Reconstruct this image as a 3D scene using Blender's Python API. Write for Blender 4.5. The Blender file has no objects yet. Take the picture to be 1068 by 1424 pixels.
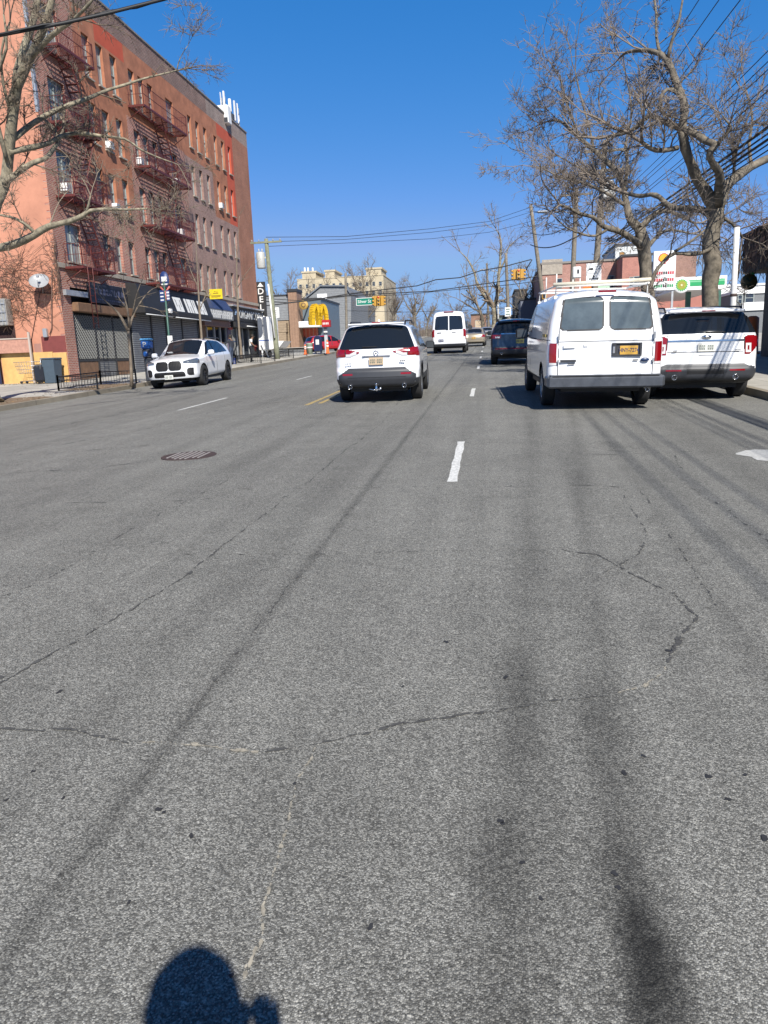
import bpy, math, random
import numpy as np
from mathutils import Vector, Matrix, Euler
R=math.radians
SC=bpy.context.scene
COL=SC.collection
rnd=random.Random(7)

# ------------------------------------------------------------------ camera
F,W_,H_=1030.0,1068.0,1424.0
YAW,PITCH,ROLL=R(8.5394),R(11.8627),R(2.1)
FW=np.array([-math.sin(YAW)*math.cos(PITCH),math.cos(YAW)*math.cos(PITCH),-math.sin(PITCH)])
RT0=np.array([math.cos(YAW),math.sin(YAW),0.]); UP0=np.cross(RT0,FW)
RT=math.cos(ROLL)*RT0-math.sin(ROLL)*UP0; UP=math.sin(ROLL)*RT0+math.cos(ROLL)*UP0
CAM=np.array([0,0,1.5])
cd=bpy.data.cameras.new('camera'); cam=bpy.data.objects.new('camera',cd); COL.objects.link(cam)
m=Matrix(((RT[0],UP[0],-FW[0],CAM[0]),(RT[1],UP[1],-FW[1],CAM[1]),(RT[2],UP[2],-FW[2],CAM[2]),(0,0,0,1)))
cam.matrix_world=m
cd.sensor_fit='VERTICAL'; cd.sensor_height=36; cd.lens=F/H_*36; cd.clip_start=.05; cd.clip_end=3000
SC.camera=cam
# ------------------------------------------------------------------ light
SUNV=Vector((.44,-1.05,1.0)).normalized()
EL=math.asin(SUNV.z); ROT=math.atan2(SUNV.x,SUNV.y)
w=bpy.data.worlds.new('World'); SC.world=w; w.use_nodes=True
nt=w.node_tree; sky=nt.nodes.new('ShaderNodeTexSky'); sky.sky_type='NISHITA'; sky.sun_disc=False
sky.sun_elevation=EL; sky.sun_rotation=ROT; sky.altitude=1500; sky.air_density=1.0; sky.dust_density=0; sky.ozone_density=5
bg=nt.nodes['Background']; bg.inputs[1].default_value=.0975
# camera-like response of the deep blue spring sky, channel by channel
sep=nt.nodes.new('ShaderNodeSeparateColor'); cmb=nt.nodes.new('ShaderNodeCombineColor'); nt.links.new(sky.outputs[0],sep.inputs[0])
for i,(k,p,mx_) in enumerate(((.25,1.86,1.80),(.90,.73,3.15),(2.03,.52,5.5))):
    q=nt.nodes.new('ShaderNodeMath'); q.operation='POWER'; q.inputs[1].default_value=p; nt.links.new(sep.outputs[i],q.inputs[0])
    q2=nt.nodes.new('ShaderNodeMath'); q2.operation='MULTIPLY'; q2.inputs[1].default_value=k; nt.links.new(q.outputs[0],q2.inputs[0])
    q3=nt.nodes.new('ShaderNodeMath'); q3.operation='MINIMUM'; q3.inputs[1].default_value=mx_; nt.links.new(q2.outputs[0],q3.inputs[0]); nt.links.new(q3.outputs[0],cmb.inputs[i])
# unseen upper sky dimmed towards the zenith, added to weaken skylight in the shadows
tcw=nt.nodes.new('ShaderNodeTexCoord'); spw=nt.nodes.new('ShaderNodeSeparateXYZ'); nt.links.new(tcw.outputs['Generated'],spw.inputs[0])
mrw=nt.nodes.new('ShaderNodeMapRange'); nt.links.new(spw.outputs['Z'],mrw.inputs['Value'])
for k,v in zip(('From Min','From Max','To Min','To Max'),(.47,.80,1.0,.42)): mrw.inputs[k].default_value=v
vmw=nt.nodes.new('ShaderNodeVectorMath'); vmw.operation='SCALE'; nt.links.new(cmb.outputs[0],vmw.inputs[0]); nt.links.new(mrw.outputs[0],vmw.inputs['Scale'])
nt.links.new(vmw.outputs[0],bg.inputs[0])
sd=bpy.data.lights.new('sun','SUN'); sd.energy=5.0; sd.angle=R(.53); sd.color=(1,.955,.88)
sun=bpy.data.objects.new('sun',sd); COL.objects.link(sun); sun.rotation_euler=(-SUNV).to_track_quat('-Z','Y').to_euler(); sun.location=(20,-40,60)
SC.view_settings.view_transform='Standard'; SC.view_settings.look='None'; SC.view_settings.exposure=.66; SC.view_settings.gamma=1

# ------------------------------------------------------------------ ground shape and photo-to-place helpers
G=.033
def crown(x): return float(np.interp(x,[-60,-13,-4,1,6,60],[-.27,-.27,0,0,-.08,-.08]))
def gz(x,y): return G*min(y,170)+crown(x)
def _ray(px,py): return FW+RT*(px-W_/2)/F-UP*(py-H_/2)/F
def onY(px,py,Y):
    d=_ray(px,py); return Vector(CAM+d*(Y/d[1]))
def onX(px,py,X):
    d=_ray(px,py); return Vector(CAM+d*(X/d[0]))
def onG(px,py,off=0):
    d=_ray(px,py); x=0
    for i in range(40):
        t=(crown(x)+off-CAM[2])/(d[2]-G*d[1]); x=t*d[0]
    return Vector(CAM+t*d)

# ------------------------------------------------------------------ materials
MATS={}
KD=.78   # real-world reflectances are a little lower than first guesses
def mat(name,col,rough=.6,metal=0,spec=.5,coat=0,var=0,vs=8,bump=0,bs=60,emit=None,dirt=None):
    if name in MATS: return MATS[name]
    mm=bpy.data.materials.new(name); mm.use_nodes=True; t=mm.node_tree; N=t.nodes; L=t.links
    k=1.0 if metal>.5 else (.90 if min(col)>.5 else KD); col=tuple(x*k for x in col)
    b=N['Principled BSDF']; c=(*col,1)
    b.inputs['Base Color'].default_value=c; b.inputs['Roughness'].default_value=rough; b.inputs['Metallic'].default_value=metal
    b.inputs['Specular IOR Level'].default_value=spec; b.inputs['Coat Weight'].default_value=coat; b.inputs['Coat Roughness'].default_value=.04
    if var or bump or dirt:
        tc=N.new('ShaderNodeTexCoord')
    if var:
        n=N.new('ShaderNodeTexNoise'); n.inputs['Scale'].default_value=vs; n.inputs['Detail'].default_value=6; n.inputs['Roughness'].default_value=.65
        L.new(tc.outputs['Object'],n.inputs['Vector'])
        r=N.new('ShaderNodeMapRange'); r.inputs['From Min'].default_value=.3; r.inputs['From Max'].default_value=.7
        r.inputs['To Min'].default_value=1-var; r.inputs['To Max'].default_value=1+var
        L.new(n.outputs['Fac'],r.inputs['Value'])
        mx=N.new('ShaderNodeMix'); mx.data_type='RGBA'; mx.blend_type='MULTIPLY'; mx.inputs['Factor'].default_value=1
        mx.inputs['A'].default_value=c; L.new(r.outputs[0],mx.inputs['B']); L.new(mx.outputs['Result'],b.inputs['Base Color'])
    if bump:
        n2=N.new('ShaderNodeTexNoise'); n2.inputs['Scale'].default_value=bs; n2.inputs['Detail'].default_value=4
        L.new(tc.outputs['Object'],n2.inputs['Vector'])
        bp=N.new('ShaderNodeBump'); bp.inputs['Strength'].default_value=bump; bp.inputs['Distance'].default_value=.02
        L.new(n2.outputs['Fac'],bp.inputs['Height']); L.new(bp.outputs[0],b.inputs['Normal'])
    MATS[name]=mm; return mm
def nodes(mm): return mm.node_tree.nodes, mm.node_tree.links
def noise(N,L,vec,scale,detail=5,rough=.6,dist=0):
    n=N.new('ShaderNodeTexNoise'); n.inputs['Scale'].default_value=scale; n.inputs['Detail'].default_value=detail
    n.inputs['Roughness'].default_value=rough; n.inputs['Distortion'].default_value=dist; L.new(vec,n.inputs['Vector']); return n.outputs['Fac']
def rng(N,L,v,a,b,c,d):
    r=N.new('ShaderNodeMapRange'); L.new(v,r.inputs['Value'])
    for k,x in zip(('From Min','From Max','To Min','To Max'),(a,b,c,d)): r.inputs[k].default_value=x
    return r.outputs[0]
def mth(N,L,op,a,b=None):
    n=N.new('ShaderNodeMath'); n.operation=op
    for i,v in enumerate((a,b)):
        if v is None: continue
        if isinstance(v,(int,float)): n.inputs[i].default_value=v
        else: L.new(v,n.inputs[i])
    return n.outputs[0]
def mixc(N,L,f,a,b,mode='MIX'):
    n=N.new('ShaderNodeMix'); n.data_type='RGBA'; n.blend_type=mode
    for k,v in (('Factor',f),('A',a),('B',b)):
        if isinstance(v,(int,float)): n.inputs[k].default_value=v
        elif isinstance(v,tuple): n.inputs[k].default_value=(*v,1)
        else: L.new(v,n.inputs[k])
    return n.outputs['Result']
def brick(name,axis,c1,c2,mortar,var=.25,msize=.012):
    c1,c2,mortar=[tuple(x*KD for x in q) for q in (c1,c2,mortar)]
    mm=bpy.data.materials.new(name); mm.use_nodes=True; N,L=nodes(mm); b=N['Principled BSDF']
    tc=N.new('ShaderNodeTexCoord'); s=N.new('ShaderNodeSeparateXYZ'); L.new(tc.outputs['Object'],s.inputs[0])
    cb=N.new('ShaderNodeCombineXYZ'); L.new(s.outputs['Y' if axis=='yz' else 'X'],cb.inputs[0]); L.new(s.outputs['Z'],cb.inputs[1])
    bt=N.new('ShaderNodeTexBrick'); L.new(cb.outputs[0],bt.inputs['Vector'])
    bt.inputs['Color1'].default_value=(*c1,1); bt.inputs['Color2'].default_value=(*c2,1); bt.inputs['Mortar'].default_value=(*mortar,1)
    bt.inputs['Scale'].default_value=1; bt.inputs['Mortar Size'].default_value=msize; bt.inputs['Brick Width'].default_value=.22; bt.inputs['Row Height'].default_value=.075; bt.inputs['Mortar Smooth'].default_value=.2
    n=noise(N,L,tc.outputs['Object'],.7,6,.7); n2=noise(N,L,tc.outputs['Object'],9,3)
    f=mth(N,L,'MULTIPLY',rng(N,L,n,.3,.7,1-var,1+var),rng(N,L,n2,.3,.7,.88,1.12))
    L.new(mixc(N,L,1.0,bt.outputs['Color'],f,'MULTIPLY'),b.inputs['Base Color']); b.inputs['Roughness'].default_value=.9
    bp=N.new('ShaderNodeBump'); bp.inputs['Strength'].default_value=.4; bp.inputs['Distance'].default_value=.008; bp.invert=True
    L.new(bt.outputs['Fac'],bp.inputs['Height']); L.new(bp.outputs[0],b.inputs['Normal'])
    MATS[name]=mm; return mm
def stripes(name,axis,per,c1,c2,duty=.5,rough=.6,bump=.6):
    """repeated boards, slats or corrugations along one axis"""
    c1,c2=[tuple(x*KD for x in q) for q in (c1,c2)]
    mm=bpy.data.materials.new(name); mm.use_nodes=True; N,L=nodes(mm); b=N['Principled BSDF']
    tc=N.new('ShaderNodeTexCoord'); s=N.new('ShaderNodeSeparateXYZ'); L.new(tc.outputs['Object'],s.inputs[0])
    fr=mth(N,L,'FRACT',mth(N,L,'DIVIDE',s.outputs[axis],per))
    st=mth(N,L,'GREATER_THAN',fr,duty); n=noise(N,L,tc.outputs['Object'],3,6,.7)
    c=mixc(N,L,st,c1,c2); L.new(mixc(N,L,1.0,c,rng(N,L,n,.3,.7,.75,1.2),'MULTIPLY'),b.inputs['Base Color']); b.inputs['Roughness'].default_value=rough
    bp=N.new('ShaderNodeBump'); bp.inputs['Strength'].default_value=bump; bp.inputs['Distance'].default_value=.02
    L.new(mth(N,L,'PINGPONG',fr,.5),bp.inputs['Height']); L.new(bp.outputs[0],b.inputs['Normal'])
    MATS[name]=mm; return mm

# ------------------------------------------------------------------ mesh builder
class MB:
    def __init__(s): s.v=[]; s.f=[]; s.m=[]; s.sm=[]
    def add(s,vs,fs,mi=0,sm=False):
        o=len(s.v); s.v.extend(tuple(v) for v in vs)
        for f in fs: s.f.append(tuple(i+o for i in f)); s.m.append(mi); s.sm.append(sm)
        return s
    def box(s,a,b,mi=0,M=None):
        x0,y0,z0=a; x1,y1,z1=b
        if x0>x1:x0,x1=x1,x0
        if y0>y1:y0,y1=y1,y0
        if z0>z1:z0,z1=z1,z0
        vs=[Vector(p) for p in ((x0,y0,z0),(x1,y0,z0),(x1,y1,z0),(x0,y1,z0),(x0,y0,z1),(x1,y0,z1),(x1,y1,z1),(x0,y1,z1))]
        if M is not None: vs=[M@v for v in vs]
        return s.add(vs,[(0,3,2,1),(4,5,6,7),(0,1,5,4),(1,2,6,5),(2,3,7,6),(3,0,4,7)],mi)
    def bbox(s,a,b,r=.02,mi=0,M=None):
        """box with chamfered vertical and horizontal edges"""
        x0,y0,z0=a; x1,y1,z1=b; r=min(r,(x1-x0)/2.1,(y1-y0)/2.1,(z1-z0)/2.1)
        def ring(x0,y0,x1,y1,z,q): return [(x0+q,y0,z),(x1-q,y0,z),(x1,y0+q,z),(x1,y1-q,z),(x1-q,y1,z),(x0+q,y1,z),(x0,y1-q,z),(x0,y0+q,z)]
        rs=[ring(x0+r,y0+r,x1-r,y1-r,z0,r*.3),ring(x0,y0,x1,y1,z0+r,r),ring(x0,y0,x1,y1,z1-r,r),ring(x0+r,y0+r,x1-r,y1-r,z1,r*.3)]
        vs=[Vector(p) for q in rs for p in q]
        if M is not None: vs=[M@v for v in vs]
        fs=[tuple(range(7,-1,-1)),tuple(range(24,32))]
        for k in range(3):
            for i in range(8): fs.append((k*8+i,k*8+(i+1)%8,k*8+8+(i+1)%8,k*8+8+i))
        return s.add(vs,fs,mi)
    def quad(s,a,b,c,d,mi=0): return s.add([a,b,c,d],[(0,1,2,3)],mi)
    def tube(s,pts,rad,n=6,mi=0,cap=True,sm=True):
        pts=[Vector(p) for p in pts]; k=len(pts)
        if isinstance(rad,(int,float)): rad=[rad]*k
        t=(pts[1]-pts[0]).normalized(); up=Vector((0,0,1)) if abs(t.z)<.9 else Vector((1,0,0)); u=t.cross(up).normalized()
        vs=[]
        for i,p in enumerate(pts):
            t=(pts[min(i+1,k-1)]-pts[max(i-1,0)]); t=t.normalized() if t.length>1e-9 else Vector((0,0,1))
            u=(u-t*u.dot(t)); u=u.normalized() if u.length>1e-6 else t.orthogonal().normalized(); v=t.cross(u)
            for j in range(n):
                a=2*math.pi*j/n; vs.append(p+(u*math.cos(a)+v*math.sin(a))*rad[i])
        fs=[(i*n+j,i*n+(j+1)%n,(i+1)*n+(j+1)%n,(i+1)*n+j) for i in range(k-1) for j in range(n)]
        s.add(vs,fs,mi,sm)
        if cap and n>3:
            o=len(s.v)-len(vs); s.f.append(tuple(o+j for j in range(n-1,-1,-1))); s.f.append(tuple(o+(k-1)*n+j for j in range(n))); s.m+= [mi,mi]; s.sm+=[False,False]
        return s
    def lathe(s,prof,c=(0,0,0),axis='z',n=24,mi=0,sm=True,M=None):
        vs=[]
        for r,h in prof:
            for j in range(n):
                a=2*math.pi*j/n; ca,sa=r*math.cos(a),r*math.sin(a)
                p={'z':(ca,sa,h),'x':(h,ca,sa),'y':(ca,h,sa)}[axis]; p=Vector(p)+Vector(c); vs.append(M@p if M is not None else p)
        k=len(prof)
        fs=[]
        for i in range(k-1):
            for j in range(n):
                q=(i*n+j,i*n+(j+1)%n,(i+1)*n+(j+1)%n,(i+1)*n+j); fs.append(q if axis!='y' else q[::-1])
        return s.add(vs,fs,mi,sm)
    def prism(s,poly,fn,d0,d1,mi=0):
        """poly of 2-D points, fn(u,v,d)->3-D"""
        n=len(poly); vs=[fn(u,v,d0) for u,v in poly]+[fn(u,v,d1) for u,v in poly]
        fs=[tuple(range(n))[::-1],tuple(range(n,2*n))]+[(i,(i+1)%n,n+(i+1)%n,n+i) for i in range(n)]
        return s.add(vs,fs,mi)
    def mesh(s,name,mats,off=Vector((0,0,0))):
        me=bpy.data.meshes.new(name); me.from_pydata([(v[0]-off[0],v[1]-off[1],v[2]-off[2]) for v in s.v],[],s.f)
        for x in (mats if isinstance(mats,(list,tuple)) else [mats]): me.materials.append(x)
        me.polygons.foreach_set('material_index',s.m); me.polygons.foreach_set('use_smooth',s.sm); me.update(); return me
    def build(s,name,mats,parent=None,local=False,loc=None):
        off=Vector((0,0,0))
        if parent is not None and not local:
            off=Vector(parent['_o'])
        if parent is None and loc is not None: off=Vector(loc)
        o=bpy.data.objects.new(name,s.mesh(name,mats,off)); COL.objects.link(o)
        if parent is not None: o.parent=parent; o['_o']=parent['_o']
        elif loc is not None: o.location=loc
        return o
def tag(o,label,cat,group=None):
    o['label']=label; o['category']=cat
    if group: o['group']=group
    return o
def thing(name,label,cat,loc=(0,0,0),rot=(0,0,0),group=None):
    o=bpy.data.objects.new(name,None); COL.objects.link(o); o.empty_display_size=.3; o.location=loc; o.rotation_euler=rot
    o['_o']=tuple(loc); return tag(o,label,cat,group)
def struct(name,mb,mats,loc=None,kind='structure'):
    o=mb.build(name,mats,loc=loc); o['kind']=kind; return o
def copy_thing(src,loc,rot=None,label=None):
    def cp(o,par):
        c=o.copy(); COL.objects.link(c)
        if par is not None: c.parent=par
        for ch in o.children: cp(ch,c)
        return c
    c=cp(src,None); c.location=loc
    if rot is not None: c.rotation_euler=rot
    if label: c['label']=label
    return c
def text(name,body,size,M,mt,parent=None,ext=.01,xs=1.0,origin=None):
    """lettering as a mesh; M takes (right, up, out) text space to the parent's space"""
    cu=bpy.data.curves.new('t','FONT'); cu.body=body; cu.size=size; cu.extrude=ext; cu.align_x='CENTER'; cu.align_y='CENTER'; cu.resolution_u=2; cu.offset=size*.012
    to=bpy.data.objects.new('t',cu); me=bpy.data.meshes.new_from_object(to); bpy.data.objects.remove(to); bpy.data.curves.remove(cu)
    me.name=name; me.transform(M@Matrix.Diagonal((xs,1,1,1)))
    if parent is not None and origin is not None: me.transform(Matrix.Translation(-Vector(origin)))
    me.materials.clear(); me.materials.append(mt)
    o=bpy.data.objects.new(name,me); COL.objects.link(o)
    if parent is not None: o.parent=parent
    return o
def frame(o,right,up):
    r=Vector(right).normalized(); u=Vector(up).normalized(); n=r.cross(u); o=Vector(o)
    return Matrix(((r.x,u.x,n.x,o.x),(r.y,u.y,n.y,o.y),(r.z,u.z,n.z,o.z),(0,0,0,1)))

# common materials
black=mat('black',(.012,.012,.014),.55,var=.2); rubber=mat('rubber',(.022,.022,.023),.85,var=.2,vs=20)
plast=mat('grey plastic',(.04,.043,.052),.5,var=.1); chrome=mat('chrome',(.7,.7,.72),.15,1)
steel=mat('galvanised steel',(.42,.43,.44),.45,.6,var=.15,vs=5); alu=mat('alloy',(.45,.46,.47),.3,.8)
glass=mat('tinted glass',(.012,.015,.02),.04,spec=.8); white=mat('white paint',(.78,.78,.77),.5,var=.06)
whitecar=mat('white car paint',(.80,.81,.83),.30,spec=.5,coat=1,var=.06,vs=2)
bluecar=mat('dark blue car paint',(.012,.026,.055),.3,metal=.3,coat=1)
tancar=mat('champagne car paint',(.42,.36,.27),.35,metal=.4,coat=.8); greycar=mat('silver car paint',(.45,.47,.5),.35,metal=.5,coat=.8)
redcar=mat('red car paint',(.42,.01,.015),.3,coat=1)
redl=mat('red lens',(.26,.004,.008),.15,coat=1); clearl=mat('clear lens',(.62,.62,.62),.12,coat=1); orangel=mat('amber lens',(.7,.2,.02),.2)
vent=mat('dark steel',(.05,.05,.052),.5,.3)
gap=mat('panel gap',(.05,.05,.055),.8)

# ================================================================== GROUND
def asphalt():
    mm=bpy.data.materials.new('asphalt'); mm.use_nodes=True; N,L=nodes(mm); b=N['Principled BSDF']
    tc=N.new('ShaderNodeTexCoord'); O=tc.outputs['Object']; s=N.new('ShaderNodeSeparateXYZ'); L.new(O,s.inputs[0])
    vo=N.new('ShaderNodeTexVoronoi'); vo.inputs['Scale'].default_value=200; L.new(O,vo.inputs['Vector'])
    sp=N.new('ShaderNodeSeparateColor'); L.new(vo.outputs['Color'],sp.inputs[0])
    stone=rng(N,L,mth(N,L,'POWER',sp.outputs[0],1.6),0,1,.46,1.95)
    edge=rng(N,L,vo.outputs['Distance'],0,.75,1.12,.66)
    g=mth(N,L,'MULTIPLY',stone,edge)
    vo2=N.new('ShaderNodeTexVoronoi'); vo2.inputs['Scale'].default_value=55; L.new(O,vo2.inputs['Vector'])
    sp2=N.new('ShaderNodeSeparateColor'); L.new(vo2.outputs['Color'],sp2.inputs[0])
    light=rng(N,L,sp2.outputs[1],.90,1,0,1.0); lm=mth(N,L,'MULTIPLY',light,rng(N,L,vo2.outputs['Distance'],.15,.45,1,0))
    g=mth(N,L,'ADD',g,mth(N,L,'MULTIPLY',lm,.9))
    g=mth(N,L,'MULTIPLY',g,rng(N,L,noise(N,L,O,28,4,.7),.3,.7,.80,1.18))
    g=mth(N,L,'MULTIPLY',g,rng(N,L,noise(N,L,O,2.2,5,.65),.3,.7,.88,1.1))
    g=mth(N,L,'MULTIPLY',g,rng(N,L,noise(N,L,O,.25,4,.6),.3,.7,.9,1.1))
    # long streaks along the lanes
    mp=N.new('ShaderNodeMapping'); mp.inputs['Scale'].default_value=(2.6,.07,1); L.new(O,mp.inputs['Vector'])
    g=mth(N,L,'MULTIPLY',g,rng(N,L,noise(N,L,mp.outputs[0],1,5,.65),.35,.65,.88,1.09))
    # tyre polish and dirt bands, wandering
    xw=mth(N,L,'ADD',s.outputs['X'],rng(N,L,noise(N,L,mp.outputs[0],.8,2),0,1,-.10,.10))
    def band(x0,sl,wd,st,brk=1.2):
        c=mth(N,L,'ADD',mth(N,L,'MULTIPLY',s.outputs['Y'],sl),x0)
        d=mth(N,L,'ABSOLUTE',mth(N,L,'SUBTRACT',xw,c))
        f=rng(N,L,d,0,wd,1,0); n=N.new('ShaderNodeMapping'); n.inputs['Location'].default_value=(x0*7,st*31,0); L.new(O,n.inputs['Vector'])
        return mth(N,L,'MULTIPLY',mth(N,L,'MULTIPLY',f,st),rng(N,L,noise(N,L,n.outputs[0],brk,3,.6),.36,.62,.5,1))
    dk=None
    for a in ((-.07,.058,.17,.27),(.2,.088,.15,.31),(1.0,.05,.13,.22),(2.3,.03,.3,.22),(-1.75,.02,.25,.12),(-3.0,.0,.3,.15),(-5.5,0,.5,.14),(-8.6,0,.5,.12),(-10.3,0,.4,.1)):
        x=band(*a); dk=x if dk is None else mth(N,L,'ADD',dk,x)
    # paving seam at x=-1.23
    sx=mth(N,L,'ABSOLUTE',mth(N,L,'ADD',mth(N,L,'ADD',s.outputs['X'],rng(N,L,noise(N,L,O,3,3),0,1,-.03,.03)),1.23))
    dk=mth(N,L,'ADD',dk,mth(N,L,'MULTIPLY',rng(N,L,sx,.0,.06,.38,0),rng(N,L,noise(N,L,O,1.3,3),.3,.6,.45,1)))
    # transverse faint dark line stains and oil patch
    def spot(x,y,rx,ry,st):
        dx=mth(N,L,'DIVIDE',mth(N,L,'SUBTRACT',s.outputs['X'],x),rx); dy=mth(N,L,'DIVIDE',mth(N,L,'SUBTRACT',s.outputs['Y'],y),ry)
        r2=mth(N,L,'ADD',mth(N,L,'MULTIPLY',dx,dx),mth(N,L,'MULTIPLY',dy,dy)); r2=mth(N,L,'ADD',r2,rng(N,L,noise(N,L,O,9,4),0,1,-.5,.5))
        return rng(N,L,r2,0,1.1,st,0)
    for a in ((.37,1.52,.10,.28,.62),(.34,1.9,.09,.3,.3),(0.0,1.95,.1,.3,.25),(.1,2.9,.12,.6,.25),(.35,2.7,.12,.5,.25),(.02,1.3,.12,.2,.22)):
        dk=mth(N,L,'ADD',dk,spot(*a))
    # small tar drops
    v3=N.new('ShaderNodeTexVoronoi'); v3.inputs['Scale'].default_value=5; v3.inputs['Randomness'].default_value=1; L.new(O,v3.inputs['Vector'])
    v3n=mth(N,L,'ADD',v3.outputs['Distance'],rng(N,L,noise(N,L,O,40,3),0,1,-.06,.06))
    sp3=N.new('ShaderNodeSeparateColor'); L.new(v3.outputs['Color'],sp3.inputs[0])
    drop=mth(N,L,'MULTIPLY',rng(N,L,v3n,.03,.075,1,0),mth(N,L,'GREATER_THAN',sp3.outputs[0],.62))
    dk=mth(N,L,'ADD',dk,mth(N,L,'MULTIPLY',drop,.6))
    # hairline cracks
    nz=N.new('ShaderNodeTexNoise'); nz.inputs['Scale'].default_value=1.6; nz.inputs['Detail'].default_value=5; L.new(O,nz.inputs['Vector'])
    va=N.new('ShaderNodeVectorMath'); va.operation='MULTIPLY_ADD'; L.new(nz.outputs['Color'],va.inputs[0]); va.inputs[1].default_value=(.9,.9,.9); L.new(O,va.inputs[2])
    vc=N.new('ShaderNodeTexVoronoi'); vc.feature='DISTANCE_TO_EDGE'; vc.inputs['Scale'].default_value=.42; L.new(va.outputs[0],vc.inputs['Vector'])
    cr=mth(N,L,'MULTIPLY',rng(N,L,vc.outputs['Distance'],0,.006,1,0),rng(N,L,noise(N,L,O,.6,3),.5,.58,0,1))
    dk=mth(N,L,'ADD',dk,mth(N,L,'MULTIPLY',cr,.3))
    dk=mth(N,L,'MINIMUM',dk,.85)
    g=mth(N,L,'MULTIPLY',g,mth(N,L,'SUBTRACT',1.0,dk))
    hs=mixc(N,L,sp.outputs[2],(.200,.195,.175),(.176,.175,.162))
    L.new(mixc(N,L,1.0,hs,g,'MULTIPLY'),b.inputs['Base Color'])
    b.inputs['Roughness'].default_value=.82; b.inputs['Specular IOR Level'].default_value=.35
    h=mth(N,L,'ADD',mth(N,L,'MULTIPLY',vo.outputs['Distance'],-1.0),mth(N,L,'MULTIPLY',noise(N,L,O,60,3),.8))
    bp=N.new('ShaderNodeBump'); bp.inputs['Strength'].default_value=.55; bp.inputs['Distance'].default_value=.005
    L.new(h,bp.inputs['Height']); L.new(bp.outputs[0],b.inputs['Normal'])
    return mm
ASP=asphalt()
def concrete(name,col,slab=1.5,joint=True):
    mm=bpy.data.materials.new(name); mm.use_nodes=True; N,L=nodes(mm); b=N['Principled BSDF']
    tc=N.new('ShaderNodeTexCoord'); O=tc.outputs['Object']
    bt=N.new('ShaderNodeTexBrick'); bt.offset=0; L.new(O,bt.inputs['Vector']); bt.inputs['Scale'].default_value=1
    bt.inputs['Brick Width'].default_value=slab; bt.inputs['Row Height'].default_value=slab; bt.inputs['Mortar Size'].default_value=.012 if joint else 0
    c=np.array(col)
    bt.inputs['Color1'].default_value=(*col,1); bt.inputs['Color2'].default_value=(*(c*.84),1); bt.inputs['Mortar'].default_value=(*(c*.35),1)
    f=mth(N,L,'MULTIPLY',rng(N,L,noise(N,L,O,1.1,6,.7),.3,.7,.78,1.15),rng(N,L,noise(N,L,O,45,4,.7),.3,.7,.85,1.12))
    f=mth(N,L,'MULTIPLY',f,rng(N,L,noise(N,L,O,.3,3),.35,.65,.86,1.08))
    L.new(mixc(N,L,1.0,bt.outputs['Color'],f,'MULTIPLY'),b.inputs['Base Color']); b.inputs['Roughness'].default_value=.9
    bp=N.new('ShaderNodeBump'); bp.inputs['Strength'].default_value=.3; bp.inputs['Distance'].default_value=.006
    L.new(noise(N,L,O,70,4),bp.inputs['Height']); L.new(bp.outputs[0],b.inputs['Normal'])
    return mm
CONC=concrete('pavement concrete',(.40,.38,.335)); KERB=concrete('kerb stone',(.27,.235,.18),3.0)
dirt=mat('bare soil',(.20,.14,.085),.95,var=.45,vs=9,bump=.6,bs=30)
line_w=mat('worn white road paint',(.56,.56,.54),.75,var=.45,vs=30); line_y=mat('worn yellow road paint',(.42,.31,.12),.75,var=.45,vs=30)
YS=[-40,-10,0,2,5,10,20,40,80,120,170,230,420]
def strip(xs,zoff,ys,skirt=None):
    mb=MB(); vs=[(x,y,gz(x,y)+zoff) for y in ys for x in xs]; n=len(xs)
    mb.add(vs,[(j*n+i,j*n+i+1,(j+1)*n+i+1,(j+1)*n+i) for j in range(len(ys)-1) for i in range(n-1)]); return mb
CL,CR=-13.72,5.15
struct('road',strip([CL-.02,-13,-10,-7,-4,-1.5,1,3,CR+.02],0,YS),ASP)
# kerb + pavements
def kerb(x0,x1,ys,name):
    mb=MB()
    for y0,y1 in zip(ys[:-1],ys[1:]):
        a=[(x,y,gz(x,y)+z) for x,y,z in ((x0,y0,-.05),(x1,y0,-.05),(x1,y0,.15),(x0,y0,.15),(x0,y1,-.05),(x1,y1,-.05),(x1,y1,.15),(x0,y1,.15))]
        mb.add(a,[(3,2,6,7),(2,1,5,6),(0,3,7,4),(0,1,2,3),(5,4,7,6)])
    struct(name,mb,KERB)
kys=[-40,0,10,20,30,40,50,60,68]; kerb(CL-.16,CL,kys,'kerb'); kerb(CR,CR+.16,kys,'kerb')
k2=[92,130,170,260]; kerb(CL-.16,CL,k2,'kerb'); kerb(CR,CR+.16,k2,'kerb')
struct('pavement',strip([-70,-40,-25,-18,CL-.16],.142,kys),CONC); struct('pavement',strip([CR+.16,9,14,25,60],.142,kys),CONC)
struct('pavement',strip([-70,-40,-25,-18,CL-.16],.142,k2),CONC); struct('pavement',strip([CR+.16,9,14,25,60],.142,k2),CONC)
struct('side_street',strip([-120,-60,CL-.02],.0,[68,80,92]),ASP); struct('side_street',strip([CR+.02,60,120],.0,[68,80,92]),ASP)
gm=MB(); gy=[-300,-40,60,170,420,1500]; gx=[-900,-70,-13,-4,5,70,900]
gm.add([(x,y,gz(x,y)-.35) for y in gy for x in gx],[(j*7+i,j*7+i+1,(j+1)*7+i+1,(j+1)*7+i) for j in range(5) for i in range(6)])
struct('ground',gm,mat('distant ground',(.13,.12,.10),.95,var=.3,vs=.05))
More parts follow.
